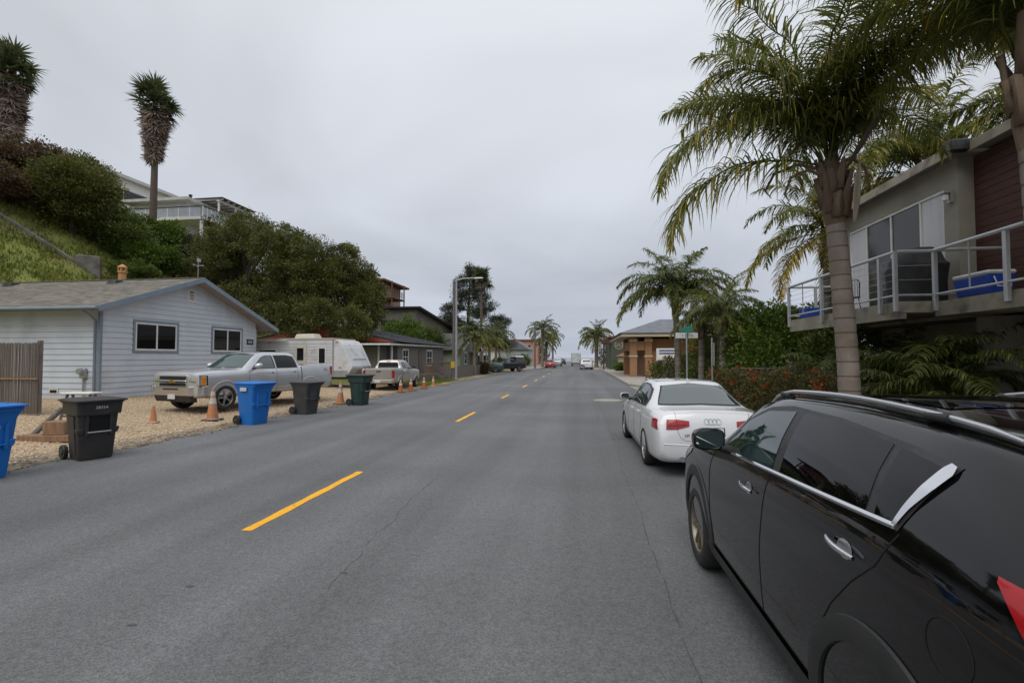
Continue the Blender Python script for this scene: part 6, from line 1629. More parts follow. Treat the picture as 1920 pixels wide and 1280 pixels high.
# ------------------------------------------------------------------ odds and ends on the gravel behind the near bin
zg = terrain_height(-10.8, 8.9)
lg = MB().tube([(0, 0, 0.05), (0.25, 0.42, 0.62)], 0.055, 8).build('leaning_log', 'grey_timber', loc=(-11.55, 8.7, terrain_height(-11.5, 8.7)), smooth=40)
tag(lg, 'dark timber post leaning behind the near black bin', 'timber')
bk = MB().cbox(-0.22, 0.22, -0.16, 0.16, 0.0, 0.28, 0.012).build('cardboard_box', 'timber', loc=(-10.9, 8.75, terrain_height(-10.9, 8.7) + 0.145), rot=(0, 0, 0.2))
tag(bk, 'small brown box sitting on a plank left of the near black bin', 'box')
pk_ = MB().cbox(-0.6, 0.6, -0.13, 0.13, 0.0, 0.13, 0.01).build('thick_plank', 'timber', loc=(-11.0, 8.65, terrain_height(-11, 8.65) + 0.012), rot=(0, 0, 0.12))
tag(pk_, 'thick weathered plank on the gravel under the brown box', 'plank')
wb = MB().cbox(-0.36, 0.36, -0.16, 0.16, 0.0, 0.04, 0.01).build('white_board', 'white_paint', loc=(-11.4, 9.6, terrain_height(-11.4, 9.6) + 0.95), rot=(0, 0.02, 0.1))
sw = empty('work_stand', (-11.4, 9.6, terrain_height(-11.4, 9.6)), 0.1, 'timber work stand with white top behind the near black bin', 'stand')
wb.parent = sw; wb.location = (0, 0, 0.90); wb.rotation_euler = (0, 0, 0); wb.name = 'top'
for s in (-1, 1):
    for t in (-1, 1):
        MB().tube([(s * 0.27, t * 0.06, 0.9), (s * 0.33, t * 0.26, 0.0)], 0.028, 6).build('leg', 'grey_timber', sw)
    MB().tube([(s * 0.30, -0.17, 0.4), (s * 0.30, 0.17, 0.4)], 0.02, 6).build('brace', 'grey_timber', sw)

# ------------------------------------------------------------------ lamp post, poles and signs
lp = empty('lamp_post', (-10.0, 38.0, 0.02), 0, 'tall pale street lamp post beside the board fence', 'street lamp')
MB().lathe([(0.15, 0), (0.15, 0.1), (0.105, 0.12), (0.07, 8.3), (0.07, 8.4)], 16).build('pole', 'galvanised', lp, smooth=40)
MB().tube([(0, 0, 8.1), (0.6, 0.1, 8.25), (1.5, 0.2, 8.28)], [0.05, 0.045, 0.04], 8).build('arm', 'galvanised', lp, smooth=50)
hd_ = MB().hexa([(1.45, 0.08, 8.22), (2.25, 0.14, 8.24), (2.25, 0.34, 8.24), (1.45, 0.34, 8.22)], [(1.5, 0.14, 8.34), (2.1, 0.18, 8.34), (2.1, 0.3, 8.34), (1.5, 0.28, 8.34)]).build('lamp_head', 'galvanised', lp, bevel=0.03)
up = empty('timber_pole', (-10.28, 38.35, 0.02), 0, 'brown timber utility pole directly behind the lamp post', 'utility pole')
MB().lathe([(0.13, 0), (0.09, 8.1), (0.0, 8.15)], 14).build('pole', 'grey_timber', up, smooth=50)
mat('marker_yellow', (0.65, 0.42, 0.02), (0.55, 0.36, 0.03), 9, 0.5)
MB().cbox(-0.2, 0.2, -0.18, -0.135, 0.95, 1.45, 0.01).build('marker_plate', 'marker_yellow', up)
fp = empty('far_timber_pole', (-7.0, 74.5, 0.12), 0, 'tall dark timber pole left of the far palms', 'utility pole')
MB().lathe([(0.16, 0), (0.12, 7.2), (0.0, 7.25)], 12).build('pole', 'grey_timber', fp, smooth=50)
MB().cbox(-0.7, 0.7, -0.06, 0.06, 6.7, 6.82, 0.01).build('crossarm', 'grey_timber', fp)

mat('sign_white', (0.66, 0.66, 0.66), (0.58, 0.58, 0.58), 4, 0.45)
mat('sign_green', (0.02, 0.22, 0.15), rough=0.45)
ss = empty('street_name_sign', (3.86, 18.3, 0.13), R(5), 'street name sign with white and green blades on a grey pole', 'street sign')
MB().lathe([(0.033, 0), (0.033, 2.62), (0.0, 2.63)], 12).build('pole', 'galvanised', ss, smooth=40)
bl = MB().cbox(-0.40, 0.40, -0.012, 0.012, 2.40, 2.60, 0.004).build('blade', 'sign_white', ss)
put_text('E', 0.11, 'sign_green', bl, (-0.15, -0.0135, 2.50), (1, 0, 0), (0, 0, 1), depth=0.001)
MB().box(-0.05, 0.06, -0.0145, -0.0122, 2.43, 2.57).build('emblem', 'sign_green', bl)
put_text('St', 0.09, 'sign_green', bl, (0.19, -0.0135, 2.50), (1, 0, 0), (0, 0, 1), depth=0.001)
gb_ = MB().cbox(-0.012, 0.012, -0.45, 0.45, 2.62, 2.82, 0.004).build('blade', 'sign_green', ss, rot=(0, 0, R(9)))
ps = empty('parking_sign', (4.0, 15.45, 0.13), R(58), 'narrow road sign seen almost edge on above the flowering hedge', 'road sign')
MB().lathe([(0.024, 0), (0.024, 1.7), (0.024, 2.3)], 10).build('pole', 'galvanised', ps, smooth=40)
MB().cbox(-0.15, 0.15, -0.036, -0.026, 1.45, 2.15, 0.003).build('sign_plate', 'sign_white', ps)
eb = empty('utility_cabinet', (5.6, 16.6, 0.11), R(4), 'low green utility cabinet behind the flowering hedge', 'utility cabinet')
mat('cabinet_green', (0.075, 0.095, 0.08), (0.06, 0.08, 0.068), 3, 0.6)
MB().cbox(-0.55, 0.55, -0.4, 0.4, 0, 1.32, 0.03).build('cabinet', 'cabinet_green', eb)
MB().cbox(-0.58, 0.58, -0.43, 0.43, 1.32, 1.38, 0.02).build('lid', 'cabinet_green', eb)
MB().box(-0.18, 0.02, -0.406, -0.401, 0.95, 1.1).build('label_plate', 'sign_white', eb)
# concrete stair curb and block on the hill
cb_ = MB()
ca_, cz_ = [], []
for k in range(15):
    t = k / 14
    x, y = -35.6 + 4.2 * t, 23.4 + 2.4 * t
    ca_.append((x, y, terrain_height(x, y) + 0.12))
cb_.tube(ca_, 0.15, 4)
mat('old_concrete', (0.20, 0.185, 0.16), (0.12, 0.11, 0.095), 1.6, 0.95, bump=0.5, bscale=14, dirt=(0.08, 0.075, 0.06), dirt_scale=1.4)
cbo = cb_.build('retaining_curb', 'old_concrete'); tag(cbo, 'long grey concrete curb slanting down the grassy hillside', 'curb')
blk = MB().cbox(-0.35, 0.35, -0.62, 0.62, -1.4, 0.9, 0.04).build('concrete_block', 'old_concrete', loc=(-31.0, 26.3, terrain_height(-31.0, 26.3)), rot=(0, 0, R(-48)))
tag(blk, 'squat concrete block at the foot of the hillside curb', 'concrete block')
# ------------------------------------------------------------------ foliage
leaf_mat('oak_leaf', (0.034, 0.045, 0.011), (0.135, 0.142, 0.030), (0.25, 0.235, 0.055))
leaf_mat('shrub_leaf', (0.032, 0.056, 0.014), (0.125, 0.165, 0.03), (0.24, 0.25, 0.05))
leaf_mat('grey_leaf', (0.035, 0.045, 0.025), (0.09, 0.10, 0.06), (0.15, 0.15, 0.09))
leaf_mat('rust_leaf', (0.06, 0.04, 0.02), (0.12, 0.075, 0.035), (0.08, 0.085, 0.03))
leaf_mat('red_leaf', (0.10, 0.02, 0.015), (0.22, 0.04, 0.03))
leaf_mat('pine_leaf', (0.018, 0.026, 0.015), (0.055, 0.068, 0.034), (0.09, 0.10, 0.045))
leaf_mat('bright_leaf', (0.030, 0.065, 0.010), (0.12, 0.18, 0.022), (0.21, 0.25, 0.035))
leaf_mat('hedge_leaf', (0.045, 0.048, 0.016), (0.12, 0.105, 0.03), (0.18, 0.14, 0.04))
leaf_mat('orange_flower', (0.36, 0.06, 0.015), (0.52, 0.12, 0.025))
leaf_mat('palm_green', (0.038, 0.062, 0.022), (0.14, 0.17, 0.042), (0.32, 0.27, 0.06), rough=0.35, trans=0.4)
leaf_mat('pink_flower', (0.45, 0.10, 0.22), (0.62, 0.22, 0.36))
leaf_mat('palm_leaf', (0.045, 0.070, 0.020), (0.18, 0.20, 0.042), (0.56, 0.40, 0.07), rough=0.30, trans=0.48)
leaf_mat('palm_old', (0.07, 0.06, 0.015), (0.17, 0.12, 0.022), (0.24, 0.14, 0.03), rough=0.5)
leaf_mat('fan_leaf', (0.045, 0.065, 0.03), (0.12, 0.14, 0.06), (0.24, 0.21, 0.09), trans=0.35)
leaf_mat('dead_leaf', (0.13, 0.095, 0.075), (0.27, 0.21, 0.17), (0.42, 0.35, 0.29), rough=0.9, trans=0.1)
leaf_mat('grass_blade', (0.09, 0.13, 0.018), (0.22, 0.23, 0.035), (0.36, 0.28, 0.07))
mat('bark', (0.075, 0.06, 0.048), (0.045, 0.036, 0.03), 6, 0.95, bump=0.9, bscale=18, stretch=(1, 1, 0.25))
mat('palm_bark', (0.27, 0.235, 0.20), (0.20, 0.17, 0.145), 3, 0.9, bump=0.5, bscale=22, stretch=(1, 1, 0.3), dirt=(0.15, 0.105, 0.075), dirt_scale=1.8, dirt_lo=0.5, dirt_hi=0.72)
mat('palm_scar', (0.12, 0.09, 0.07), (0.085, 0.065, 0.05), 9, 0.95, bump=0.6, bscale=40)
mat('palm_boot', (0.20, 0.145, 0.10), (0.12, 0.08, 0.055), 5, 0.9, bump=0.6, bscale=26, stretch=(1, 1, 0.3))
mat('fan_bark', (0.14, 0.105, 0.085), (0.09, 0.07, 0.057), 8, 0.95, bump=0.9, bscale=20)
mat('spathe', (0.44, 0.38, 0.30), (0.32, 0.26, 0.20), 4, 0.7, bump=0.3, bscale=30, stretch=(4, 4, 0.4))
mat('petiole', (0.10, 0.115, 0.045), (0.15, 0.135, 0.06), 6, 0.55)

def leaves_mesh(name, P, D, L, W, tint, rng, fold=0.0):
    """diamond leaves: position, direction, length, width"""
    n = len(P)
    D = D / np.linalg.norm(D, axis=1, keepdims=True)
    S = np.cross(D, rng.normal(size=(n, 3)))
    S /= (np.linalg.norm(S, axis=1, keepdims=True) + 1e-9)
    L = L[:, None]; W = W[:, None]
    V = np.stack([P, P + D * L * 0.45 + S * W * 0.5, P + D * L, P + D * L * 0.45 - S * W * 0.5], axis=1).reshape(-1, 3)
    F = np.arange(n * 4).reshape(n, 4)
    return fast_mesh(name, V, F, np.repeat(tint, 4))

def blob_leaves(blobs, clumps, clump_r, per, leaf, rng, shell=0.55, up=0.25, aspect=0.5, flat=0.8):
    """clumps of leaves spread through ellipsoids (x,y,z,rx,ry,rz)"""
    vol = np.array([b[3] * b[4] * b[5] for b in blobs]) ** 0.75
    pick = rng.choice(len(blobs), clumps, p=vol / vol.sum())
    B = np.array(blobs)[pick]
    d = rng.normal(size=(clumps, 3)); d /= np.linalg.norm(d, axis=1, keepdims=True)
    rad = shell + (1 - shell) * rng.random((clumps, 1)) ** 0.6
    C = B[:, :3] + d * B[:, 3:6] * rad
    cr = clump_r * (0.55 + 0.9 * rng.random(clumps))
    ct = rng.random(clumps)
    idx = np.repeat(np.arange(clumps), per)
    n = len(idx)
    q = rng.normal(size=(n, 3)); q /= np.linalg.norm(q, axis=1, keepdims=True)
    q *= rng.random((n, 1)) ** 0.45
    q[:, 2] *= flat
    P = C[idx] + q * cr[idx][:, None]
    D = q + 0.6 * d[idx] + rng.normal(size=(n, 3)) * 0.5 + np.array([0, 0, up])
    L = leaf * (0.6 + 0.8 * rng.random(n))
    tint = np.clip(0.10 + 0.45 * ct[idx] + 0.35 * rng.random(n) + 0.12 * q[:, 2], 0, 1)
    return P, D, L, L * aspect, tint, C

def tree(name, label, base, blobs, leafm, clumps=300, clump_r=0.6, per=80, leaf=0.14, trunk_r=0.25, seed=1, cat='tree', group=None, shell=0.55, aspect=0.5, limbs=10, crown_name='crown', up=0.25, lumps=0):
    """blobs are given in absolute coordinates"""
    rng = np.random.default_rng(seed)
    t = empty(name, base, 0, label, cat, group)
    b0 = np.array(base)
    if lumps:     # break each mass into smaller rounded boughs with gaps between them
        nb = []
        for b in blobs:
            for k in range(lumps):
                d = rng.normal(size=3); d /= np.linalg.norm(d); d[2] = abs(d[2]) * 0.9 - 0.15
                f = 0.34 + 0.16 * rng.random()
                nb.append((b[0] + d[0] * b[3] * 0.72, b[1] + d[1] * b[4] * 0.72, b[2] + d[2] * b[5] * 0.78, b[3] * f, b[4] * f, b[5] * f * 0.85))
        blobs = list(nb) + [(b[0], b[1], b[2], b[3] * 0.6, b[4] * 0.6, b[5] * 0.6) for b in blobs]
    P, D, L, W, tint, C = blob_leaves([tuple(np.array(b[:3]) - b0) + tuple(b[3:]) for b in blobs], clumps, clump_r, per, leaf, rng, shell, up, aspect)
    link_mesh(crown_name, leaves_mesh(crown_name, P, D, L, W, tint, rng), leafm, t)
    if trunk_r:
        ctr = np.mean([np.array(b[:3]) - b0 for b in blobs], axis=0)
        tr = MB()
        fork = Vector((ctr[0] * 0.35, ctr[1] * 0.35, max(0.5, ctr[2] * 0.45)))
        tr.tube([(0, 0, -0.3), (fork.x * 0.3, fork.y * 0.3, fork.z * 0.5), tuple(fork)], [trunk_r * 1.25, trunk_r, trunk_r * 0.85], 10)
        for k in range(limbs):
            c = Vector(C[rng.integers(len(C))])
            mid = fork.lerp(c, 0.5) + Vector(rng.normal(size=3)) * 0.15 * (c - fork).length
            tr.tube([tuple(fork), tuple(mid), tuple(c)], [trunk_r * 0.6, trunk_r * 0.33, trunk_r * 0.1], 6)
        tr.build('trunk', 'bark', t, smooth=50)
    return t

# ---------------------------------------------------------------- oak mass behind the grey house
tree('oak_tree', 'broad dark oak tree rising behind the grey house roof', (-26.5, 34, terrain_height(-26.5, 34)),
     [(-25.5, 34.5, 9.8, 3.6, 3.6, 3.8), (-22.8, 33.8, 8.5, 3.4, 3.2, 3.7), (-27.4, 35.5, 11.2, 2.8, 3.0, 3.2), (-24.2, 32.6, 5.4, 3.4, 2.4, 2.8), (-28.6, 34, 9.0, 2.6, 2.4, 2.6), (-21.4, 31.6, 4.2, 2.8, 1.4, 1.9)], 'oak_leaf', 900, 0.46, 110, 0.135, 0.4, 11, group='oaks behind the houses', shell=0.8, lumps=9)
tree('oak_tree', 'rounded dark oak tree directly above the travel trailer', (-18.5, 34.5, terrain_height(-18.5, 34.5)),
     [(-20.6, 34, 8.1, 3.0, 3.0, 3.5), (-18.6, 34.8, 7.6, 2.7, 2.8, 3.2), (-18.4, 31.2, 4.4, 2.8, 1.3, 1.8), (-17.6, 35.2, 6.2, 2.0, 2.4, 2.6), (-19.4, 32.6, 5.6, 2.6, 1.6, 2.4)], 'oak_leaf', 850, 0.46, 110, 0.135, 0.38, 12, group='oaks behind the houses', shell=0.8, lumps=9)
tree('oak_tree', 'smaller dark oak tree hanging over the red gable of the low house', (-16.6, 32.0, terrain_height(-16.6, 32)),
     [(-17.0, 36.0, 7.0, 1.5, 1.8, 2.0), (-16.2, 34.6, 5.6, 1.2, 1.6, 1.9), (-15.8, 31.2, 4.0, 1.4, 1.0, 1.3)], 'oak_leaf', 330, 0.42, 100, 0.14, 0.25, 13, group='oaks behind the houses')
tree('round_shrub', 'grey green shrub at the peak of the grey house roof', (-29.3, 36.5, terrain_height(-29.3, 36.5)), [(-29.3, 36.5, 9.2, 2.2, 2.0, 2.2), (-31.3, 37.5, 10.2, 1.6, 1.6, 1.5)], 'oak_leaf', 170, 0.6, 90, 0.16, 0.15, 14, 'shrub', 'hillside shrubs')

# ---------------------------------------------------------------- hillside trees and shrubs
def hill_plant(x, y, w, h, leafm, label, name='hillside_shrub', seed=1, clumps=110, leaf=0.16, lift=0.0, cat='shrub', per=80, tr=0.08):
    z = terrain_height(x, y)
    rr = random.Random(seed)
    bl = [(x, y, z + lift + h * 0.5, w * 0.5, w * 0.45, h * 0.5)]
    for k in range(3):
        bl.append((x + rr.uniform(-0.35, 0.35) * w, y + rr.uniform(-0.3, 0.3) * w, z + lift + h * rr.uniform(0.35, 0.75), w * 0.3, w * 0.3, h * 0.32))
    return tree(name, label, (x, y, z), bl, leafm, int(clumps * (1.7 if w * h > 9 else 1.0)), 0.10 * (w + h) / 2 + 0.16, per, leaf, tr, seed, cat, 'hillside trees' if cat == 'tree' else 'hillside shrubs', shell=0.55 if cat == 'tree' else 0.7, lumps=7 if w * h > 9 and cat != 'tree' else 0)
hill_plant(-34.6, 28.2, 5.0, 4.9, 'oak_leaf', 'dark leafy tree on the hillside left of the skirted palm', 'hillside_tree', 21, 300, 0.15, 0.1, 'tree', 95, 0.2)
hill_plant(-36.6, 30.6, 4.0, 4.6, 'oak_leaf', 'dark tree beside the cream hilltop house', 'hillside_tree', 22, 190, 0.15, 0.3, 'tree', 90, 0.15)
hill_plant(-38.4, 26.4, 4.6, 3.4, 'rust_leaf', 'rust brown shrub at the far left of the hilltop', seed=23, clumps=190)
hill_plant(-36.3, 24.2, 4.2, 2.0, 'rust_leaf', 'brown and green shrub above the grassy slope at the left edge', seed=24, clumps=170)
hill_plant(-38.2, 22.9, 3.2, 2.8, 'shrub_leaf', 'green shrub under the leftmost palm', seed=44, clumps=110)
hill_plant(-33.2, 30.2, 4.0, 3.2, 'shrub_leaf', 'bright green shrub below the skirted palm', seed=25, clumps=230)
hill_plant(-31.6, 31.4, 3.8, 2.8, 'bright_leaf', 'yellow green bush in the middle of the hillside', seed=26, clumps=190)
hill_plant(-34.0, 34.4, 3.6, 3.8, 'bright_leaf', 'green bush left of the hilltop deck', seed=27, clumps=170)
hill_plant(-36.4, 33.4, 2.2, 2.6, 'bright_leaf', 'yellow leafed bush at the skirted palm base', seed=28, clumps=90)
hill_plant(-33.2, 36.6, 4.6, 4.0, 'grey_leaf', 'grey green scrub below the hilltop deck', seed=29, clumps=210)
hill_plant(-31.8, 39.0, 4.4, 3.6, 'grey_leaf', 'grey scrub right of the hilltop deck posts', seed=30, clumps=190)
hill_plant(-30.2, 34.0, 3.6, 2.6, 'oak_leaf', 'dark low bush above the roof ridge', seed=31, clumps=170)
hill_plant(-30.9, 32.6, 1.0, 1.0, 'red_leaf', 'small red leafed bush among the hillside scrub', seed=32, clumps=40, leaf=0.12)
hill_plant(-28.9, 30.8, 3.2, 2.0, 'oak_leaf', 'dark bush behind the terracotta chimney', seed=33, clumps=120)
hill_plant(-30.2, 28.6, 2.6, 1.6, 'shrub_leaf', 'green bush right of the concrete block', seed=34, clumps=100)
hill_plant(-27.6, 29.0, 3.0, 1.6, 'shrub_leaf', 'low green bush behind the roof vent', seed=35, clumps=110)
hill_plant(-31.0, 42.0, 5.4, 3.8, 'oak_leaf', 'dark bush right of the pergola', seed=36, clumps=230)
hill_plant(-28.6, 44.5, 5.0, 3.6, 'oak_leaf', 'dark bush behind the broad oak', seed=37, clumps=190)
hill_plant(-17.8, 47.0, 4.4, 6.2, 'bright_leaf', 'bright green bush above the low grey house roof', seed=38, clumps=190)
hill_plant(-15.6, 49.5, 3.6, 5.4, 'shrub_leaf', 'green bush before the hill fence', seed=39, clumps=160)
hill_plant(-19.6, 51.5, 4.2, 5.6, 'bright_leaf', 'yellow green bush below the tall brown house', seed=40, clumps=150)
hill_plant(-17.5, 58.0, 3.4, 2.6, 'shrub_leaf', 'green bush left of the pale green cottage roof', seed=41, clumps=120)
hill_plant(-24.5, 55.0, 5.0, 3.0, 'oak_leaf', 'dark bush at the foot of the tall brown house', seed=42, clumps=170)

# grass tufts on the slope
def grass(name, label, region, n, h, seed, parent=None):
    rng = np.random.default_rng(seed)
    x = region[0] + (region[1] - region[0]) * rng.random(n); y = region[2] + (region[3] - region[2]) * rng.random(n)
    z = np.array([terrain_height(a, b_) for a, b_ in zip(x, y)])
    a = rng.random(n) * 6.28; hh = h * (0.4 + rng.random(n)); w = 0.03 + 0.05 * rng.random(n)
    lean = rng.normal(size=(n, 2)) * 0.35
    V = np.empty((n, 3, 3))
    V[:, 0] = np.stack([x - w * np.cos(a), y - w * np.sin(a), z - 0.05], 1)
    V[:, 1] = np.stack([x + w * np.cos(a), y + w * np.sin(a), z - 0.05], 1)
    V[:, 2] = np.stack([x + lean[:, 0] * hh, y + lean[:, 1] * hh, z + hh], 1)
    o = link_mesh(name, fast_mesh(name, V.reshape(-1, 3), np.arange(n * 3).reshape(n, 3), np.repeat(np.clip(rng.random(n) * 0.8 + 0.2 * np.sin(x * 0.7) * np.cos(y * 0.9), 0, 1), 3)), 'grass_blade')
    tag(o, label, 'grass', kind='stuff')
grass('hill_grass', 'yellow green grass covering the hillside behind the grey house', (-40, -25, 16, 34), 26000, 0.22, 5)
grass('lawn_grass', 'short green grass before the low grey house', (-12.8, -9.7, 29.6, 37.4), 9000, 0.08, 6)

# ---------------------------------------------------------------- pine beyond the lamp post
pb = []
rr = random.Random(5)
for k in range(26):
    t = k / 25
    z = 4.0 + 12.0 * t
    rad = (6.6 * (1 - t) ** 0.8 + 1.0) * rr.uniform(0.55, 1.05)
    a = k * 2.4
    pb.append((-18.2 + rad * 0.85 * math.cos(a) + 1.2 * t, 76 + rad * 0.7 * math.sin(a), z, 2.1 * (1 - t * 0.5), 2.1 * (1 - t * 0.5), 0.8))
pt_ = tree('pine_tree', 'tall dark conifer behind the lamp post', (-18.2, 76, 1.0), pb, 'pine_leaf', 760, 0.70, 80, 0.26, 0.3, 51, 'tree', aspect=0.3, shell=0.3, limbs=0)
MB().tube([(0, 0, 0), (0.2, 0, 8), (0.6, 0, 15.6)], [0.35, 0.22, 0.06], 10).build('trunk', 'bark', pt_, smooth=50)
for k in range(26):
    b_ = pb[k]
    MB().tube([(0.6 * k / 25, 0, b_[2] - 1.2), (b_[0] + 18.2, b_[1] - 76, b_[2] - 1.0)], [0.07, 0.02], 5).build('limb', 'bark', pt_)

# ---------------------------------------------------------------- palms
def frond_mesh(L, elev, droop, n, ll, width, seed, old=0.0, plume=0.35, grav=0.55):
    rng = np.random.default_rng(seed)
    M = 24
    s = np.linspace(0, 1, M)
    ang = np.radians(elev - droop * s ** 1.25)
    step = L / (M - 1)
    x = np.concatenate([[0], np.cumsum(np.cos(ang[:-1]) * step)]); z = np.concatenate([[0], np.cumsum(np.sin(ang[:-1]) * step)])
    twist = np.cumsum(rng.normal(size=M)) * 0.010 * L
    V, F, T = [], [], []
    # rachis as a thin three sided rod
    r = 0.022 * (L / 3.5) * (1 - s) + 0.004
    for i in range(M):
        for (dy, dz) in ((-1, -0.4), (1, -0.4), (0, 0.9)):
            V.append((x[i], twist[i] + dy * r[i], z[i] + dz * r[i])); T.append(0.62 + 0.2 * old)
    for i in range(M - 1):
        for k in range(3):
            F.append((i * 3 + k, i * 3 + (k + 1) % 3, i * 3 + 3 + (k + 1) % 3, i * 3 + 3 + k))
    for k in range(n):
        t = 0.16 + 0.83 * (k + rng.random() * 0.8) / n
        i = min(int(t * (M - 1)), M - 2); f = t * (M - 1) - i
        p = np.array([x[i] + (x[i + 1] - x[i]) * f, twist[i] + (twist[i + 1] - twist[i]) * f, z[i] + (z[i + 1] - z[i]) * f])
        tg = np.array([math.cos(ang[i]), 0, math.sin(ang[i])]); nm_ = np.array([-math.sin(ang[i]), 0, math.cos(ang[i])])
        prof = (0.45 + 0.55 * math.sin(math.pi * min(1, 0.12 + t * 0.95)) ** 0.8) * (1.0 if t < 0.9 else 0.75)
        for sd in (-1, 1):
            l_ = ll * prof * (0.75 + 0.4 * rng.random())
            d = np.array([0, sd, 0]) * (0.8) + tg * (0.45 + 0.3 * rng.random()) + nm_ * rng.normal() * plume + nm_ * 0.12
            d /= np.linalg.norm(d)
            q = p.copy(); b0 = len(V)
            w = width * (0.75 + 0.5 * rng.random())
            wd = np.cross(d, np.array([rng.normal() * 0.3, rng.normal() * 0.3, 1.0])); wd /= np.linalg.norm(wd)
            g = grav * (0.8 + 0.5 * rng.random())
            tint = np.clip(0.12 + 0.45 * rng.random() + old * 0.5 + 0.10 * t + (0.35 if rng.random() < 0.14 else 0.0), 0, 1)
            SEG = 4
            for e_ in range(SEG + 1):
                ww = w * (0.55, 1.0, 0.85, 0.55, 0.08)[e_]
                V.append(tuple(q - wd * ww / 2)); V.append(tuple(q + wd * ww / 2)); T += [min(1, tint + 0.22 * (e_ / SEG) ** 3)] * 2
                d = d + np.array([0, 0, -g * (e_ + 1) / SEG * 0.9]); d /= np.linalg.norm(d)
                q = q + d * l_ / SEG
            for e_ in range(SEG):
                F.append((b0 + 2 * e_, b0 + 2 * e_ + 1, b0 + 2 * e_ + 3, b0 + 2 * e_ + 2))
    return fast_mesh('frond', V, F, T)

FR = {}
def frond_set(key, L, n, ll, width, grav=0.55, plume=0.35, leafm='palm_leaf'):
    """meshes for a range of rises: (elevation, total droop, age)"""
    if key not in FR:
        FR[key] = []
        for j, (el, dr, old) in enumerate(((84, 60, 0.0), (72, 100, 0.0), (60, 118, 0.05), (48, 120, 0.1), (34, 118, 0.2), (18, 105, 0.35), (0, 85, 0.6), (-25, 60, 0.9))):
            vs_ = []
            for v in range(2):
                me = frond_mesh(L * (0.92 + 0.12 * v), el + 6 * v, dr + 12 * v, n, ll, width, 100 + j * 7 + v + len(FR) * 31, old, plume, grav)
                me.materials.append(MATS[leafm])
                vs_.append(me)
            FR[key].append(vs_)
    return FR[key]

def ringed_trunk(path, r0, r1, spacing, parent, m='palm_bark', flare=0.10, n=18, single=False):
    P = resample(path, max(8, int(sum((Vector(b_) - Vector(a)).length for a, b_ in zip(path[:-1], path[1:])) / spacing) * 4))
    N_ = len(P); rad, pts_ = [], []
    for i, p in enumerate(P):
        t = i / (N_ - 1)
        r = r0 + (r1 - r0) * t + flare * r0 * 3 * math.exp(-t * 14)
        rad.append(r * (0.965 if i % 4 == 0 else (1.02 if i % 4 == 1 else 1.0))); pts_.append(p)
    o = MB().tube(pts_, rad, n).build('trunk', m, parent, smooth=70)
    sc = MB()
    for i in range(0, N_, 4):
        p = pts_[i]; rr_ = rad[i] * 1.012
        jj = random.uniform(-0.012, 0.012)
        one = MB() if single else sc
        one.lathe([(rr_, p.z - 0.010), (rr_ + 0.004, p.z + jj * 0.3), (rr_, p.z + 0.010)], n, c=(p.x, p.y, 0))
        if single:
            one.f = [f for f in one.f if len(f) == 4]
            one.build('leaf_scar', 'palm_scar', o, smooth=60)
    if not single:
        sc.f = [f for f in sc.f if len(f) == 4]
        sc.build('leaf_scars', 'palm_scar', o, smooth=60)['kind'] = 'stuff'
    return o

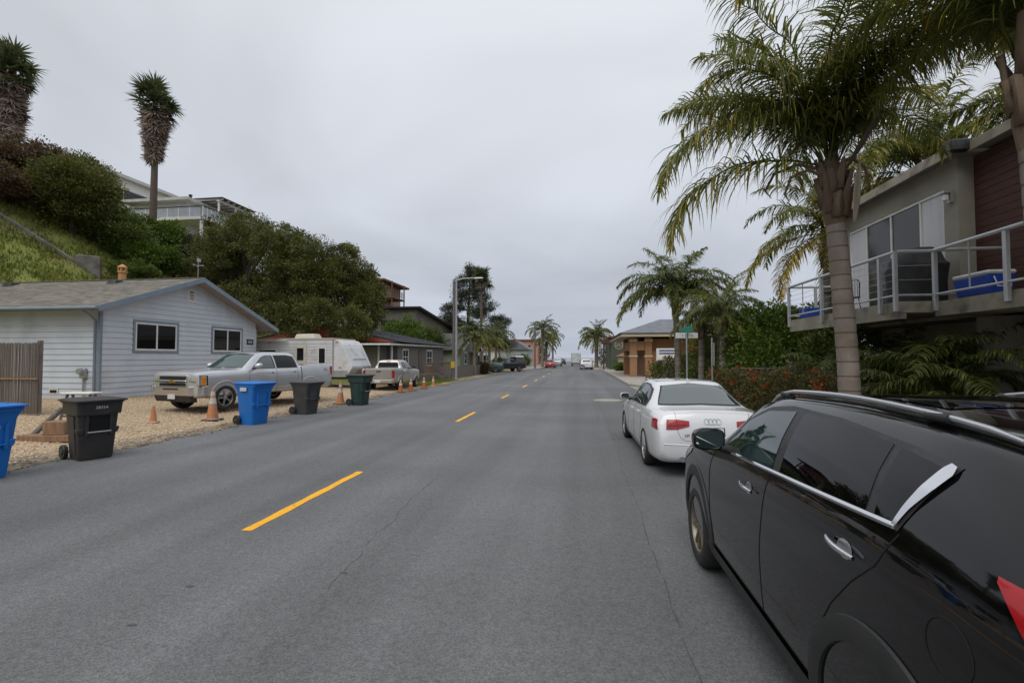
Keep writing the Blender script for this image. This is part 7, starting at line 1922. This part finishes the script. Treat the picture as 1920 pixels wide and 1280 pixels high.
def feather_palm(name, label, base, top, r0, r1, key, fset, fronds, seed, group, jmax=7, explicit=(), spacing=0.24, bulge=True, fscale=1.0):
    """top is where the fronds leave the trunk, relative to the base"""
    p = empty(name, base, 0, label, 'palm tree', group)
    rr = random.Random(seed)
    tx, ty, tz = top
    hb_ = tz * (0.80 if bulge else 0.9)
    bend = [(0, 0, -0.1), (tx * 0.15, ty * 0.15, hb_ * 0.4), (tx * 0.55, ty * 0.55, hb_ * 0.8), (tx * 0.8, ty * 0.8, hb_)]
    ringed_trunk(bend, r0, r1, spacing, p, single=(key == 'near'))
    if bulge:   # old leaf bases round the upper trunk, then green sheaths
        bx_, by_, bz_ = bend[-1]
        MB().tube([(bx_, by_, hb_ - 0.05), (bx_ + tx * 0.05, by_ + ty * 0.05, hb_ + (tz - hb_) * 0.30), (tx * 0.95, ty * 0.95, hb_ + (tz - hb_) * 0.7), (tx, ty, tz + 0.25)], [r1 * 1.0, r1 * 1.28, r1 * 1.12, r1 * 0.5], 16).build('crown_shaft', 'palm_boot', p, smooth=60)
        for k in range(16):
            a = k * 2.4 + rr.uniform(-0.2, 0.2); zz = hb_ - 0.02 + (tz - hb_) * rr.uniform(0.0, 0.85)
            cx, cy = bx_ + (tx - bx_) * (zz - hb_) / max(0.01, tz - hb_), by_ + (ty - by_) * (zz - hb_) / max(0.01, tz - hb_)
            w = rr.uniform(0.10, 0.17); h = rr.uniform(0.35, 0.7) * (tz - hb_); rad = r1 * 1.12
            def Q(da, dz, dr): return (cx + (rad + dr) * math.cos(a + da), cy + (rad + dr) * math.sin(a + da), zz + dz)
            da = w / rad / 2
            rows = [[Q(-da * 1.5, -0.02, 0.0), Q(0, -0.03, 0.035), Q(da * 1.5, -0.02, 0.0)], [Q(-da, h * 0.5, 0.02), Q(0, h * 0.5, 0.06), Q(da, h * 0.5, 0.02)], [Q(-da * 0.35, h, 0.05 + rr.uniform(0, 0.08)), Q(0, h * 1.02, 0.08 + rr.uniform(0, 0.1)), Q(da * 0.35, h, 0.05)]]
            o_ = MB().grid(rows).build('leaf_base', 'palm_boot', p, smooth=60)
            o_.modifiers.new('thickness', 'SOLIDIFY').thickness = 0.02
    for k in range(fronds):
        t = k / max(1, fronds - 1)
        j = min(jmax, max(0, int(0.4 + jmax * t ** 0.95 + rr.uniform(-0.4, 0.6))))
        a = k * 2.39996 + rr.uniform(-0.25, 0.25)
        me = fset[j][rr.randint(0, 1)]
        o_ = link_mesh('frond', me, None, p, (tx + 0.05 * math.cos(a), ty + 0.05 * math.sin(a), tz + 0.15 * (1 - t) - 0.1), (0, 0, a), fscale * rr.uniform(0.88, 1.08))
    for (j, a, s, dz) in explicit:
        link_mesh('frond', fset[j][0], None, p, (tx, ty, tz + dz), (0, 0, R(a)), s)
    return p
QA = frond_set('near', 3.9, 125, 0.86, 0.027, 0.80, 0.40)
QM = frond_set('mid', 3.3, 74, 0.64, 0.042, 0.60, 0.35)
QG = frond_set('street', 3.3, 74, 0.64, 0.044, 0.60, 0.35, 'palm_green')
QF = frond_set('far', 2.9, 48, 0.58, 0.066, 0.55, 0.30, 'palm_green')
qp = feather_palm('feather_palm', 'large feather palm with thick ringed trunk in front of the balcony', (4.62, 9.05, 0.11), (-0.22, 0.02, 5.1), 0.172, 0.155, 'near', QA, 19, 61, 'feather palms', jmax=1, fscale=1.06,
                  explicit=((5, 187, 1.06, -0.1), (4, 193, 1.08, 0.28), (2, 205, 0.9, 0.5), (2, 150, 0.9, 0.5), (2, 60, 0.9, 0.5), (3, 20, 0.8, 0.4), (2, 330, 0.85, 0.5), (3, 85, 0.85, 0.3)))
# pale woody flower sheath, hanging stalks
sp1 = []
for i in range(10):
    t = i / 9
    w = 0.085 * math.sin(math.pi * (0.06 + 0.90 * t)) ** 0.8
    sp1.append([(0.0 - 0.10 * (1 - abs(2 * k / 6 - 1)) * (0.3 + t * 0.2) * 0.6, -w + 2 * w * k / 6, 0.0 - 1.05 * t) for k in range(7)])
o = MB().grid(sp1).build('flower_sheath', 'spathe', qp, smooth=60, loc=(0.06, -0.30, 5.02), rot=(R(-4), R(3), R(-62)))
o.modifiers.new('thickness', 'SOLIDIFY').thickness = 0.012
for (a, s_, zz) in ((175, 1.0, 5.0), (190, 0.8, 4.85), (20, 0.7, 5.1)):
    MB().tube([(-0.2 + 0.1 * math.cos(R(a)), 0.1 * math.sin(R(a)), zz), (-0.2 + s_ * 0.55 * math.cos(R(a)), s_ * 0.55 * math.sin(R(a)), zz + 0.16), (-0.2 + s_ * 0.95 * math.cos(R(a)), s_ * 0.95 * math.sin(R(a)), zz + 0.02), (-0.2 + s_ * 1.1 * math.cos(R(a)), s_ * 1.1 * math.sin(R(a)), zz - 0.28), (-0.2 + s_ * 1.0 * math.cos(R(a)), s_ * 1.0 * math.sin(R(a)), zz - 0.42)], [0.035, 0.03, 0.026, 0.02, 0.006], 8).build('dead_stalk', 'palm_boot', qp, smooth=60)
MB().tube([(-0.08, -0.14, 4.95), (0.12, -0.28, 5.35), (0.30, -0.38, 5.75), (0.36, -0.40, 6.0)], [0.03, 0.075, 0.06, 0.008], 8, flat=0.5).build('dark_sheath', 'palm_scar', qp, smooth=60)
feather_palm('feather_palm', 'feather palm whose trunk and crown fill the top right corner', (5.3, 6.2, 0.11), (-0.12, 0.05, 5.2), 0.165, 0.15, 'near', QA, 13, 62, 'feather palms', jmax=1, explicit=((2, 150, 0.7, 0.4), (3, 120, 0.6, 0.3)))
feather_palm('feather_palm', 'feather palm with yellowing fronds half hidden behind the near trunk', (8.1, 17.2, 0.11), (0.1, 0.0, 5.9), 0.17, 0.15, 'mid', QM, 26, 63, 'feather palms')
feather_palm('feather_palm', 'feather palm rising behind the balcony house roof', (10.6, 16.4, 0.11), (0.0, 0.1, 7.4), 0.17, 0.15, 'mid', QM, 36, 64, 'feather palms', fscale=1.15)
feather_palm('feather_palm', 'second feather palm behind the roof towards the right edge', (13.0, 14.6, 0.11), (0.1, 0.1, 8.2), 0.17, 0.15, 'mid', QM, 36, 65, 'feather palms', fscale=1.2)
feather_palm('feather_palm', 'tallest feather palm behind the street name sign', (4.75, 24.4, 0.05), (-0.12, 0.0, 4.7), 0.16, 0.14, 'street', QG, 40, 66, 'feather palms', fscale=1.0, jmax=5)
feather_palm('feather_palm', 'short feather palm directly right of the street name sign', (4.9, 20.6, 0.05), (0.05, 0.0, 3.2), 0.13, 0.11, 'street', QG, 22, 67, 'feather palms', fscale=0.5, jmax=6)
feather_palm('feather_palm', 'short feather palm behind the narrow road sign', (5.35, 19.2, 0.05), (0.05, 0.0, 3.3), 0.15, 0.12, 'street', QG, 24, 68, 'feather palms', fscale=0.52, jmax=6)
feather_palm('feather_palm', 'young feather palm left of the green bushes', (5.9, 21.6, 0.05), (0.05, 0.0, 3.7), 0.14, 0.12, 'mid', QM, 26, 69, 'feather palms', fscale=0.66)
feather_palm('feather_palm', 'thick feather palm at the right kerb far down the street', (2.75, 84, 0.12), (0.0, 0.0, 5.2), 0.32, 0.28, 'far', QF, 30, 70, 'feather palms', fscale=1.35)
feather_palm('feather_palm', 'feather palm just behind the thick far right palm', (2.9, 91, 0.12), (0.1, 0.0, 5.6), 0.28, 0.24, 'far', QF, 26, 71, 'feather palms', fscale=1.3)
feather_palm('feather_palm', 'feather palm just right of the far timber pole', (-6.9, 88, 0.12), (0.1, 0.0, 6.6), 0.25, 0.2, 'far', QF, 28, 72, 'feather palms', fscale=1.3)
feather_palm('feather_palm', 'shorter feather palm in the far left group', (-6.7, 95, 0.12), (0.1, 0.0, 4.6), 0.25, 0.2, 'far', QF, 24, 73, 'feather palms', fscale=1.2)
feather_palm('feather_palm', 'rightmost feather palm of the far left group', (-6.6, 116, 0.12), (0.1, 0.0, 6.6), 0.25, 0.2, 'far', QF, 24, 74, 'feather palms', fscale=1.1)
feather_palm('feather_palm', 'feather palm right of the lamp post with green crown', (-10.6, 47.5, 0.1), (0.0, 0.0, 3.9), 0.17, 0.15, 'far', QF, 26, 75, 'feather palms', fscale=0.95)
feather_palm('feather_palm', 'feather palm with yellowing crown beyond the board fence', (-10.2, 53.5, 0.1), (0.0, 0.0, 3.6), 0.17, 0.15, 'far', QF, 26, 76, 'feather palms', fscale=0.9)
feather_palm('feather_palm', 'feather palm before the white bungalow', (-10.6, 60.0, 0.1), (0.0, 0.0, 4.4), 0.17, 0.15, 'far', QF, 24, 77, 'feather palms', fscale=0.95)

# fan palms
def fan_mesh(radius, petiole_l, seed, hang=False, nseg=26):
    rng = np.random.default_rng(seed)
    V, F, T = [], [], []
    def strip(p, d, L, w, seg, g, tint):
        b0 = len(V); q = np.array(p, float); d = np.array(d, float)
        wd = np.cross(d, [0.2, 0.1, 1.0]); wd /= np.linalg.norm(wd) + 1e-9
        for e_ in range(seg + 1):
            ww = w * (1 - (e_ / seg) ** 2 * 0.95)
            V.append(tuple(q - wd * ww / 2)); V.append(tuple(q + wd * ww / 2)); T.extend([tint] * 2)
            d = d + np.array([0, 0, -g]); d /= np.linalg.norm(d); q = q + d * L / seg
        for e_ in range(seg): F.append((b0 + 2 * e_, b0 + 2 * e_ + 1, b0 + 2 * e_ + 3, b0 + 2 * e_ + 2))
        return q
    strip((0, 0, 0), (1, 0, 0), petiole_l, 0.05, 3, 0.0, 0.7)
    for k in range(nseg):
        a = R(-115 + 230 * k / (nseg - 1)) + rng.normal() * 0.05
        strip((petiole_l, 0, 0), (math.cos(a), math.sin(a), 0.1 + rng.normal() * 0.15), radius * (0.8 + 0.3 * rng.random()) * (1 if not hang else 0.9), 0.14 * radius, 4, 0.10 if not hang else 0.02, np.clip(0.2 + 0.6 * rng.random(), 0, 1))
    me = fast_mesh('fan_leaf', V, F, T)
    me.materials.append(MATS['dead_leaf' if hang else 'fan_leaf'])
    return me
FL_ = [fan_mesh(0.88, 0.95, 200 + k, False, 20) for k in range(3)]
FI_ = [fan_mesh(0.85, 0.40, 220 + k, False, 20) for k in range(2)]
FD_ = [fan_mesh(0.80, 0.42, 210 + k, True, 16) for k in range(3)]
def fan_palm(label, base, h, skirt_h, seed, scale=1.0, r=0.26, leaves=38, skirt=130):
    p = empty('fan_palm', base, 0, label, 'palm tree', 'fan palms')
    rr = random.Random(seed)
    MB().tube([(0, 0, -0.5), (0.05, 0, h * 0.5), (0, 0, h)], [r * 1.25, r, r * 0.85], 14).build('trunk', 'fan_bark', p, smooth=60)
    for k in range(leaves):
        t = k / (leaves - 1)
        el = R(82 - 118 * t + rr.uniform(-14, 14)); a = k * 2.4 + rr.uniform(-0.2, 0.2)
        link_mesh('fan_leaf', rr.choice(FI_ if k % 5 in (1, 3) else FL_), None, p, (0, 0, h - 0.1 - 0.35 * t), (rr.uniform(-0.9, 0.9), -el, a), scale * rr.uniform(0.8, 1.15))
    for k in range(skirt):
        t = k / max(1, skirt - 1)
        a = k * 2.4 + rr.uniform(-0.3, 0.3)
        link_mesh('dead_leaf', rr.choice(FD_), None, p, (r * 0.6 * math.cos(a), r * 0.6 * math.sin(a), h - 0.5 - (skirt_h - 0.9) * t), (rr.uniform(-0.5, 0.5), R(62 + 10 * t + rr.uniform(-14, 10)), a), scale * rr.uniform(0.75, 1.2) * (1.10 - 0.34 * t))
    return p
fan_palm('fan palm with long brown leaf skirt standing before the hilltop house', (-35.6, 35.4, 11.6), 12.0, 5.0, 81, 1.25, 0.24, 42, 170)
fan_palm('fan palm with shaggy skirt cut by the left picture edge', (-45.0, 31.6, 16.0), 9.0, 8.2, 82, 1.3, 0.42, 46, 230)
fan_palm('slim tall fan palm in front of the dark conifer', (-14.2, 68, 0.4), 13.0, 1.2, 83, 1.2, 0.2, 32, 14)

# ---------------------------------------------------------------- right side planting
tree('leafy_tree', 'bright green broad leafed tree left of the balcony end', (7.4, 18.4, 0.1), [(6.9, 18.6, 2.2, 1.5, 1.5, 1.5), (7.9, 19.2, 2.9, 1.5, 1.4, 1.2), (8.3, 18.0, 1.8, 1.5, 1.4, 1.5), (6.4, 18.0, 1.2, 1.1, 1.2, 1.1)], 'bright_leaf', 330, 0.42, 70, 0.13, 0.12, 91, 'tree', 'bushes right of the road')
tree('leafy_tree', 'darker green tree under the balcony corner', (8.6, 16.0, 0.1), [(8.4, 16.2, 1.7, 1.5, 1.4, 1.5), (9.2, 17.0, 2.2, 1.6, 1.5, 1.5), (7.4, 16.4, 1.2, 1.1, 1.1, 1.1)], 'shrub_leaf', 260, 0.4, 70, 0.13, 0.1, 92, 'tree', 'bushes right of the road')
tree('leafy_tree', 'green tree behind the short feather palms', (8.0, 24.5, 0.05), [(8.0, 24.5, 2.2, 2.2, 2.0, 1.9), (6.6, 25.0, 1.6, 1.5, 1.6, 1.5), (9.8, 24, 2.2, 2.0, 2, 1.9)], 'shrub_leaf', 260, 0.5, 70, 0.16, 0.12, 93, 'tree', 'bushes right of the road')
tree('dark_shrub', 'dark bush below the arrow sign', (5.2, 27.6, 0.02), [(5.0, 27.5, 0.9, 1.1, 1.3, 0.9), (6.2, 27.2, 1.1, 1.1, 1.2, 1.0), (7.4, 27.4, 1.2, 1.2, 1.2, 1.1)], 'oak_leaf', 190, 0.38, 60, 0.13, 0.05, 94, 'shrub', 'bushes right of the road')
tree('dark_shrub', 'dark bush round the foot of the short palms', (5.6, 21.4, 0.02), [(5.3, 22.0, 0.8, 0.8, 1.3, 0.8), (6.2, 20.6, 0.9, 1.0, 1.2, 0.9), (7.4, 21.2, 1.1, 1.3, 1.2, 1.1)], 'shrub_leaf', 190, 0.36, 60, 0.12, 0.05, 95, 'shrub', 'bushes right of the road')
def hedge(name, label, x0, y0, x1, y1, h, w, seed, n=150, fl=('orange_flower', 420)):
    rng = np.random.default_rng(seed)
    L = math.hypot(x1 - x0, y1 - y0); k = max(3, int(L / 0.9))
    bl = [(x0 + (x1 - x0) * i / (k - 1), y0 + (y1 - y0) * i / (k - 1), h * 0.52 + rng.normal() * 0.04, w * 0.55, 0.75, h * 0.5) for i in range(k)]
    t = tree(name, label, (x0, y0, 0.11), [(b[0], b[1], b[2] + 0.11) + b[3:] for b in bl], 'hedge_leaf', n, 0.24, 80, 0.075, 0.03, seed, 'hedge', limbs=24, crown_name='foliage')
    P, D, LL, W, tint, C = blob_leaves([(b[0] - x0, b[1] - y0, b[2] + 0.04, b[3] * 1.04, b[4], b[5] * 1.05) for b in bl], fl[1] // 6, 0.09, 26, 0.045, rng, 0.93, 0.6, 0.9)
    keep = (P[:, 2] > h * 0.35)
    link_mesh('flowers', leaves_mesh('flowers', P[keep], D[keep], LL[keep], W[keep], tint[keep], rng), fl[0], t)
    return t
hedge('flowering_hedge', 'orange flowering hedge beyond the white saloon roof', 4.75, 17.2, 4.95, 10.2, 1.30, 1.0, 96, 360, ('orange_flower', 560))
tree('flowering_shrub', 'pink flowered shrub growing above the orange hedge', (5.5, 13.2, 0.11), [(5.4, 13.2, 1.15, 0.5, 0.6, 0.5), (5.9, 12.4, 1.1, 0.5, 0.6, 0.45)], 'pink_flower', 26, 0.14, 40, 0.05, 0.03, 97, 'shrub', 'bushes right of the road', shell=0.8, crown_name='flowers')
SHADE = frond_set('shade', 1.7, 44, 0.38, 0.030, 0.5, 0.25, 'palm_green')
def clump_palm(x, y, label, seed, s=1.0, n=13):
    p = empty('shade_palm', (x, y, 0.11), 0, label, 'palm', 'shade palms below the balcony')
    rr = random.Random(seed)
    for k in range(5):
        a = k * 1.3
        MB().tube([(0.10 * math.cos(a), 0.10 * math.sin(a), -0.05), (0.16 * math.cos(a), 0.16 * math.sin(a), 0.9 * s)], [0.035, 0.025], 7).build('stem', 'petiole', p, smooth=50)
    for k in range(n):
        a = k * 2.4 + rr.uniform(-0.3, 0.3)
        link_mesh('frond', SHADE[rr.randint(1, 5)][rr.randint(0, 1)], None, p, (0.12 * math.cos(a), 0.12 * math.sin(a), s * rr.uniform(0.6, 1.25)), (0, 0, a), s * rr.uniform(0.6, 0.95))
    return p
clump_palm(6.5, 12.4, 'shade palm beside the near palm trunk under the balcony', 1, 1.1)
clump_palm(6.9, 11.3, 'tall shade palm in the middle under the balcony', 2, 1.2, 16)
clump_palm(6.4, 10.3, 'shade palm with bright tips before the pillar', 3, 1.05)
clump_palm(7.6, 12.6, 'shade palm against the lower wall', 4, 1.2)
clump_palm(5.8, 11.8, 'low shade palm at the bed edge', 5, 0.8)
clump_palm(7.0, 13.8, 'shade palm at the far end under the balcony', 6, 1.1)
clump_palm(7.5, 11.0, 'bright tipped shade palm left of the pillar', 7, 1.35, 16)
clump_palm(6.2, 13.2, 'leafy shade palm right behind the near palm trunk', 8, 1.2, 16)
clump_palm(7.9, 13.6, 'tall shade palm at the back under the balcony', 9, 1.4, 16)
clump_palm(6.9, 10.0, 'broad shade palm at the right under the balcony', 10, 1.2, 16)
# bushes far along the street
for i, (x, y, w, h, lm, lb) in enumerate(((-10.6, 51.0, 1.8, 1.1, 'rust_leaf', 'rust coloured bush behind the board fence'), (-10.9, 63.5, 2.2, 1.6, 'shrub_leaf', 'green bush right of the dark pickup'), (-9.8, 79, 3.0, 2.2, 'bright_leaf', 'bright green bush left of the far palms'), (-9.6, 118, 4.0, 4.5, 'oak_leaf', 'dark tree at the far left kerb'), (5.2, 62.5, 1.6, 1.0, 'bright_leaf', 'bright green bush beside the yellow wall'), (4.6, 96, 2.4, 3.4, 'oak_leaf', 'dark tree behind the far right palms'))):
    tree('roadside_bush', lb, (x, y, 0.05), [(x, y, h * 0.55, w * 0.5, w * 0.5, h * 0.5), (x + 0.25 * w, y, h * 0.7, w * 0.3, w * 0.3, h * 0.3)], lm, 60, 0.35, 60, 0.16, 0.06, 300 + i, 'bush', 'bushes along the street')
